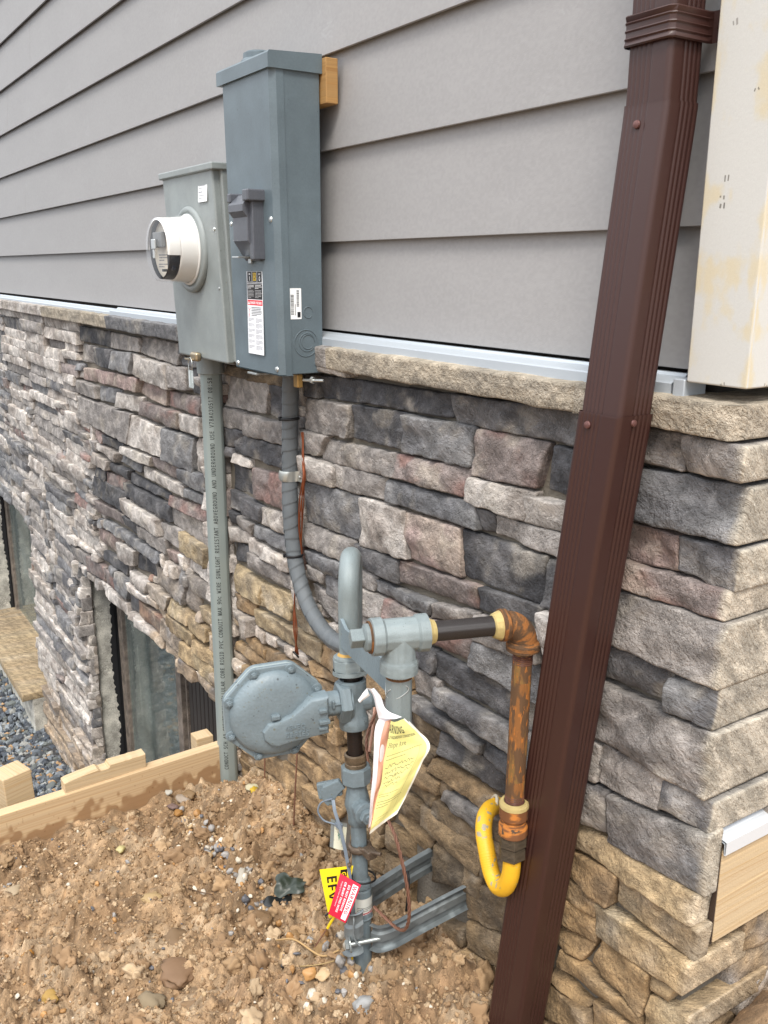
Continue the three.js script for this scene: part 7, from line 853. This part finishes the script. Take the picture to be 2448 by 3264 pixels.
  mesh('tag_body', thick(sheet([V(-1.442, 0.357, 0.304), V(-1.423, 0.346, 0.277), V(-1.416, 0.291, 0.287), V(-1.433, 0.299, 0.313)], n2, (u, v) => 0.003 * Math.sin(u * 3)), n2, 0.001), ds(signMat(128, 192, (g, w, h) => { g.fillStyle = '#c3c2ae'; g.fillRect(0, 0, w, h); g.fillStyle = '#6f7371'; g.fillRect(0, 0, 30, h); g.fillRect(0, 0, w, 26); const r = rng(5); g.strokeStyle = 'rgba(40,90,80,0.8)'; g.lineWidth = 3; for (let i = 0; i < 9; i++) { g.beginPath(); g.moveTo(60 + r() * 50, 50 + r() * 90); g.lineTo(60 + r() * 50, 50 + r() * 100); g.stroke(); } for (let i = 0; i < 60; i++) { g.fillStyle = `rgba(120,96,66,${r() * 0.5})`; g.fillRect(r() * w, r() * h, 2 + r() * 8, 2 + r() * 6); } })), sg);

  // hanging paper warning form: carbon copies, white, pink, yellow
  const pp = thing('paper_form', 'crumpled yellow warning form with white and pink copies hanging at the regulator', 'paper'), n3 = V(0.8, 0.1, 0.6).normalize();
  const loft = (left, right, n, wave, mat, name) => { const Lc = new THREE.CatmullRomCurve3(left), Rc = new THREE.CatmullRomCurve3(right), pos = [], uv = [], idx = [], N = 16, M = 44; for (let j = 0; j <= M; j++) { const a = Lc.getPoint(j / M), b = Rc.getPoint(j / M); for (let i = 0; i <= N; i++) { const p = a.clone().lerp(b, i / N).add(n.clone().multiplyScalar(wave(i / N, j / M))); pos.push(p.x, p.y, p.z); uv.push(i / N, 1 - j / M); } } for (let j = 0; j < M; j++) for (let i = 0; i < N; i++) { const a = j * (N + 1) + i, b = a + 1, d = a + N + 1, e = d + 1; idx.push(a, d, b, b, d, e); } const g = new THREE.BufferGeometry(); g.setAttribute('position', new THREE.Float32BufferAttribute(pos, 3)); g.setAttribute('uv', new THREE.Float32BufferAttribute(uv, 2)); g.setIndex(idx); g.computeVertexNormals(); return mesh(name, g, mat, pp); };
  const left = [V(-1.120, 0.742, 0.373), V(-1.120, 0.707, 0.379), V(-1.121, 0.675, 0.385), V(-1.120, 0.635, 0.391), V(-1.122, 0.610, 0.398), V(-1.123, 0.573, 0.405), V(-1.124, 0.546, 0.411)], right = [V(-1.107, 0.749, 0.355), V(-1.091, 0.725, 0.337), V(-1.078, 0.704, 0.324), V(-1.083, 0.674, 0.335), V(-1.089, 0.637, 0.349), V(-1.094, 0.608, 0.360), V(-1.100, 0.581, 0.373)];
  const paperMat = (draw) => { const m = new THREE.MeshPhysicalMaterial({ color: 0xffffff, roughness: 0.75, side: THREE.DoubleSide, transmission: 0.2, thickness: 0 }); m.map = canvasTex(384, 640, draw); return m; };
  loft(left, right, n3, (u, v) => 0.005 * Math.sin(u * 2.6 + v * 2) + 0.0025 * Math.sin(v * 9 + u * 3) + 0.006 * fbm(u * 2.2, v * 5, 3, 3) + 0.004, paperMat((g, w, h) => { g.fillStyle = '#dfd888'; g.fillRect(0, 0, w, h); g.fillStyle = '#e9e6d6'; g.fillRect(w - 26, 0, 26, h); g.fillRect(0, h - 34, w, 34); const r = rng(23); g.fillStyle = '#39382a'; g.font = 'bold 62px sans-serif'; g.save(); g.rotate(0.1); g.fillText('WARNING', -56, 56, 330); g.font = 'bold 24px sans-serif'; g.fillText('POTENTIALLY HAZARDOUS CONDITION', -110, 88, 470); g.font = 'italic 40px serif'; g.fillText('Hope Ave', 30, 140); g.restore(); lines(g, 20, 190, 320, 2, 22, 4, '#7a7848', r); g.strokeStyle = 'rgba(52,50,40,0.85)'; g.lineWidth = 2.4; for (let l = 0; l < 5; l++) { let x = 20; const y = 250 + l * 26; g.beginPath(); g.moveTo(x, y); while (x < 250 - (l > 2 ? 90 : 0) + r() * 40) { x += 4 + r() * 8; g.lineTo(x, y + (r() - 0.5) * 20); } g.stroke(); } lines(g, 20, 410, 220, 2, 14, 4, '#7a7848', r); lines(g, 20, 452, 260, 3, 14, 4, '#7a7848', r); lines(g, 40, 540, 150, 2, 22, 3, '#7a7848', r); g.strokeStyle = 'rgba(90,88,60,0.6)'; g.beginPath(); g.moveTo(300, 190); g.lineTo(250, 560); g.stroke(); }), 'yellow_copy');
  const wl1 = [V(-1.134, 0.748, 0.384), V(-1.137, 0.728, 0.392), V(-1.135, 0.688, 0.396), V(-1.133, 0.648, 0.399), V(-1.132, 0.607, 0.404), V(-1.130, 0.571, 0.408), V(-1.129, 0.550, 0.411)], wr1 = left.map((p) => p.clone().add(V(-0.006, 0.004, -0.006)));
  loft(wl1, wr1, n3, (u, v) => 0.004 * Math.sin(u * PI) * Math.sin(v * 5), paperMat((g, w, h) => { g.fillStyle = '#e9e6ea'; g.fillRect(0, 0, w, h); }), 'white_copy');
  loft(wl1.map((p) => p.clone().add(V(-0.012, -0.003, -0.012))), right.map((p) => p.clone().add(V(-0.008, -0.004, -0.004))), n3, (u, v) => -0.004 + 0.003 * Math.sin(v * 6), paperMat((g, w, h) => { g.fillStyle = '#eceaec'; g.fillRect(0, 0, w, h); }), 'white_copy');
  loft(wl1.map((p, i) => p.clone().lerp(left[i], 0.45).add(V(0.002, -0.006, 0.001))), left.map((p) => p.clone().add(V(-0.003, 0, -0.003))), n3, (u, v) => 0.004 * Math.sin(v * 16) * Math.sin(u * PI), paperMat((g, w, h) => { g.fillStyle = '#d79f86'; g.fillRect(0, 0, w, h); }), 'pink_copy');
  loft([V(-1.148, 0.795, 0.401), V(-1.141, 0.781, 0.394), V(-1.136, 0.763, 0.391), V(-1.132, 0.744, 0.389)], [V(-1.141, 0.797, 0.392), V(-1.134, 0.781, 0.384), V(-1.127, 0.762, 0.379), V(-1.110, 0.749, 0.358)], n3, (u, v) => 0.006 * Math.sin(u * PI) - 0.003 * Math.sin(v * 7 + u * 5), paperMat((g, w, h) => { g.fillStyle = '#ece9ec'; g.fillRect(0, 0, w, h); }), 'twisted_top');
  loft([V(-1.148, 0.795, 0.401), V(-1.151, 0.787, 0.407), V(-1.153, 0.780, 0.411), V(-1.155, 0.775, 0.414)], [V(-1.144, 0.783, 0.398), V(-1.147, 0.778, 0.403), V(-1.150, 0.774, 0.408), V(-1.152, 0.770, 0.411)], n3, (u, v) => 0.004 * Math.sin(u * PI), paperMat((g, w, h) => { g.fillStyle = '#ece9e6'; g.fillRect(0, 0, w, h); }), 'torn_corner');
  const tg = thing('tie_wire', 'thin wire tying the paper form to the plug of the regulator body', 'wire'); mesh('strand', tube([V(-1.425, 0.622, 0.21), V(-1.31, 0.69, 0.29), V(-1.145, 0.79, 0.394)], 0.001, 20, 5), screwMat, tg);
  const wt = thing('thin_wire', 'thin bright wire twisted round the drop pipe above the paper form', 'wire'); mesh('strand', tube([V(-1.154, 0.792, 0.361), V(-1.136, 0.777, 0.371), V(-1.116, 0.780, 0.363), V(-1.109, 0.795, 0.346), V(-1.113, 0.802, 0.353), V(-1.129, 0.790, 0.372), V(-1.141, 0.772, 0.370), V(-1.154, 0.755, 0.361)], 0.0007, 60, 5), screwMat, wt);
}
// ---------------------------------------------------------------- downspout
{
  const ds = thing('downspout', 'dark brown fluted metal downspout leaning out over the stone wall', 'downspout');
  const prof = (w, d, r) => { // rounded rectangle with grooves pressed into its faces, starting at the back left, going round
    const pts = [], face = (n, L, grooves, f) => { for (let i = 0; i <= n; i++) { const s = -L / 2 + L * i / n; let o = 0; for (const g of grooves) o -= 0.0015 * Math.exp(-(((s - g) / 0.0024) ** 2)); f(s, o); } };
    const arc = (cx, cz, a0) => { for (let i = 1; i < 5; i++) { const a = a0 + i / 5 * PI / 2; pts.push([cx + Math.cos(a) * r, cz + Math.sin(a) * r]); } };
    const a = w / 2, b = d / 2, gw = [-0.003, 0.006, 0.014, 0.022, 0.029], gd = [-0.022, -0.013, -0.004, 0.005];
    face(46, w - 2 * r, gw, (s, o) => pts.push([-s, b + o])); arc(-a + r, b - r, PI / 2); face(8, d - 2 * r, [], (s, o) => pts.push([-a - o, -s])); arc(-a + r, -b + r, PI); face(8, w - 2 * r, [], (s) => pts.push([s, -b])); arc(a - r, -b + r, -PI / 2); face(46, d - 2 * r, gd, (s, o) => pts.push([a + o, s])); arc(a - r, b - r, 0);
    return pts;
  };
  const sec = (list, grow) => { const p = prof(0.076 + grow, 0.066 + grow, 0.0075); return rings(list.map(([x, y, z, k = 0, cl = 0]) => p.map(([px, pz]) => V(x + px * (1 + k), y - (pz) * cl, z + pz * (1 + k))))); };
  const cx = -0.937;
  mesh('upper_section', sec([[cx, 3.6, 0.052], [cx, 1.7, 0.052], [cx, 1.655, 0.053]], 0), brownMat, ds);
  mesh('elbow_section', sec([[cx, 1.672, 0.0525], [cx, 1.667, 0.0525], [cx, 1.64, 0.055], [-0.942, 1.24, 0.094], [-0.942, 1.235, 0.0943]], 0.003), brownMat, ds);
  mesh('lower_section', sec([[-0.942, 1.247, 0.0935], [-0.9425, 1.243, 0.094], [-0.972, 1.0, 0.0945], [-1.034, 0.5, 0.0905], [-1.122, -0.2, 0.0895]], 0.0085), brownMat, ds);
  for (const [x, y, z] of [[-0.945, 1.645, 0.0895], [-0.961, 1.228, 0.132]]) screwHead(x, y, z, 0.006, ds).material = std(0x6d4c48, 0.35, { metalness: 0.4 });
  screwHead(-0.9005, 1.236, 0.1, 0.0055, ds, V(1, 0, 0)).material = std(0x6d4c48, 0.35, { metalness: 0.4 });
  const st = thing('downspout_strap', 'brown ribbed strap fixing the downspout to the wall at the top', 'strap');
  const sp = [[cx - 0.043, 0.01], [cx - 0.043, 0.085], [cx - 0.038, 0.0905], [cx + 0.037, 0.0905], [cx + 0.043, 0.085], [cx + 0.043, 0.02], [cx + 0.046, 0.014], [cx + 0.066, 0.012]]; const ys = [1.746, 1.748, 1.754, 1.756, 1.758, 1.764, 1.766, 1.768, 1.774, 1.776, 1.778, 1.784, 1.786];
  mesh('band', toCreasedNormals(rings(ys.map((y, i) => sp.map(([x, z], k) => { const e = [0, 1, 0, 1, 0, 0, 1, 0, 0, 1, 0, 1, 0][i] * 0.0022; return V(x + (k === 0 || k === 1 ? -e : k > 3 && k < 6 ? e : 0), y, z + (k > 1 && k < 4 ? e : 0)); })), false), 0.9), new THREE.MeshStandardMaterial({ color: 0x3a221d, roughness: 0.42, side: THREE.DoubleSide }), st);
  screwHead(cx + 0.056, 1.766, 0.014, 0.005, st).material = brownMat;
}
// ---------------------------------------------------------------- bits on the ground
{
  const pl = thing('plastic_scrap', 'torn scrap of dark green black plastic on the clay beside a round cobble', 'plastic scrap'); { const g = new THREE.PlaneGeometry(0.07, 0.05, 16, 12), p = g.attributes.position; for (let i = 0; i < p.count; i++) { const x = p.getX(i), y = p.getY(i); p.setXYZ(i, x * (1 + 0.2 * noise(y * 60, 1, 0.5)), y * (1 + 0.3 * noise(x * 50, 4, 0.5)), 0.012 * fbm(x * 40, y * 40, 3, 3)); } g.rotateX(-1.1); g.rotateY(0.9); g.translate(-1.745, groundY(-1.745, 0.25) + 0.024, 0.25); g.computeVertexNormals(); mesh('film', g, new THREE.MeshStandardMaterial({ color: 0x2b3329, roughness: 0.4, side: THREE.DoubleSide }), pl); const h = g.clone(); h.rotateY(0.8); h.computeBoundingBox(); const c = h.boundingBox.getCenter(V(0, 0, 0)); h.translate(-1.73 - c.x, groundY(-1.73, 0.28) + 0.01 - c.y, 0.285 - c.z); mesh('film', h, new THREE.MeshStandardMaterial({ color: 0x1d2020, roughness: 0.4, side: THREE.DoubleSide }), pl); }
  const tw = (pts, r, lab, col) => info(mesh('twig', tube(pts.map(([x, z, d]) => V(x, groundY(x, z) + d, z)), r, 30, 7), std(col, 0.85)), lab, 'twig');
  tw([[-1.6, 0.36, 0.012], [-1.54, 0.345, 0.02], [-1.46, 0.32, 0.015], [-1.42, 0.3, 0.01]], 0.0022, 'pale curved twig beside the foot of the gas riser', 0xa98a5e); tw([[-1.5, 0.37, 0.004], [-1.45, 0.33, 0.02], [-1.4, 0.27, 0.04]], 0.0014, 'thin straight straw crossing the pale twig', 0x9a8258); tw([[-1.98, 0.44, 0.01], [-1.93, 0.42, 0.014], [-1.88, 0.4, 0.006]], 0.0014, 'short brown root fragment on the open clay', 0x57412c); tw([[-1.8, 0.62, 0.006], [-1.76, 0.63, 0.012], [-1.72, 0.65, 0.004]], 0.0012, 'short dark straw behind the large reddish cobble', 0x6a5238);
}
renderer.render(scene, camera);
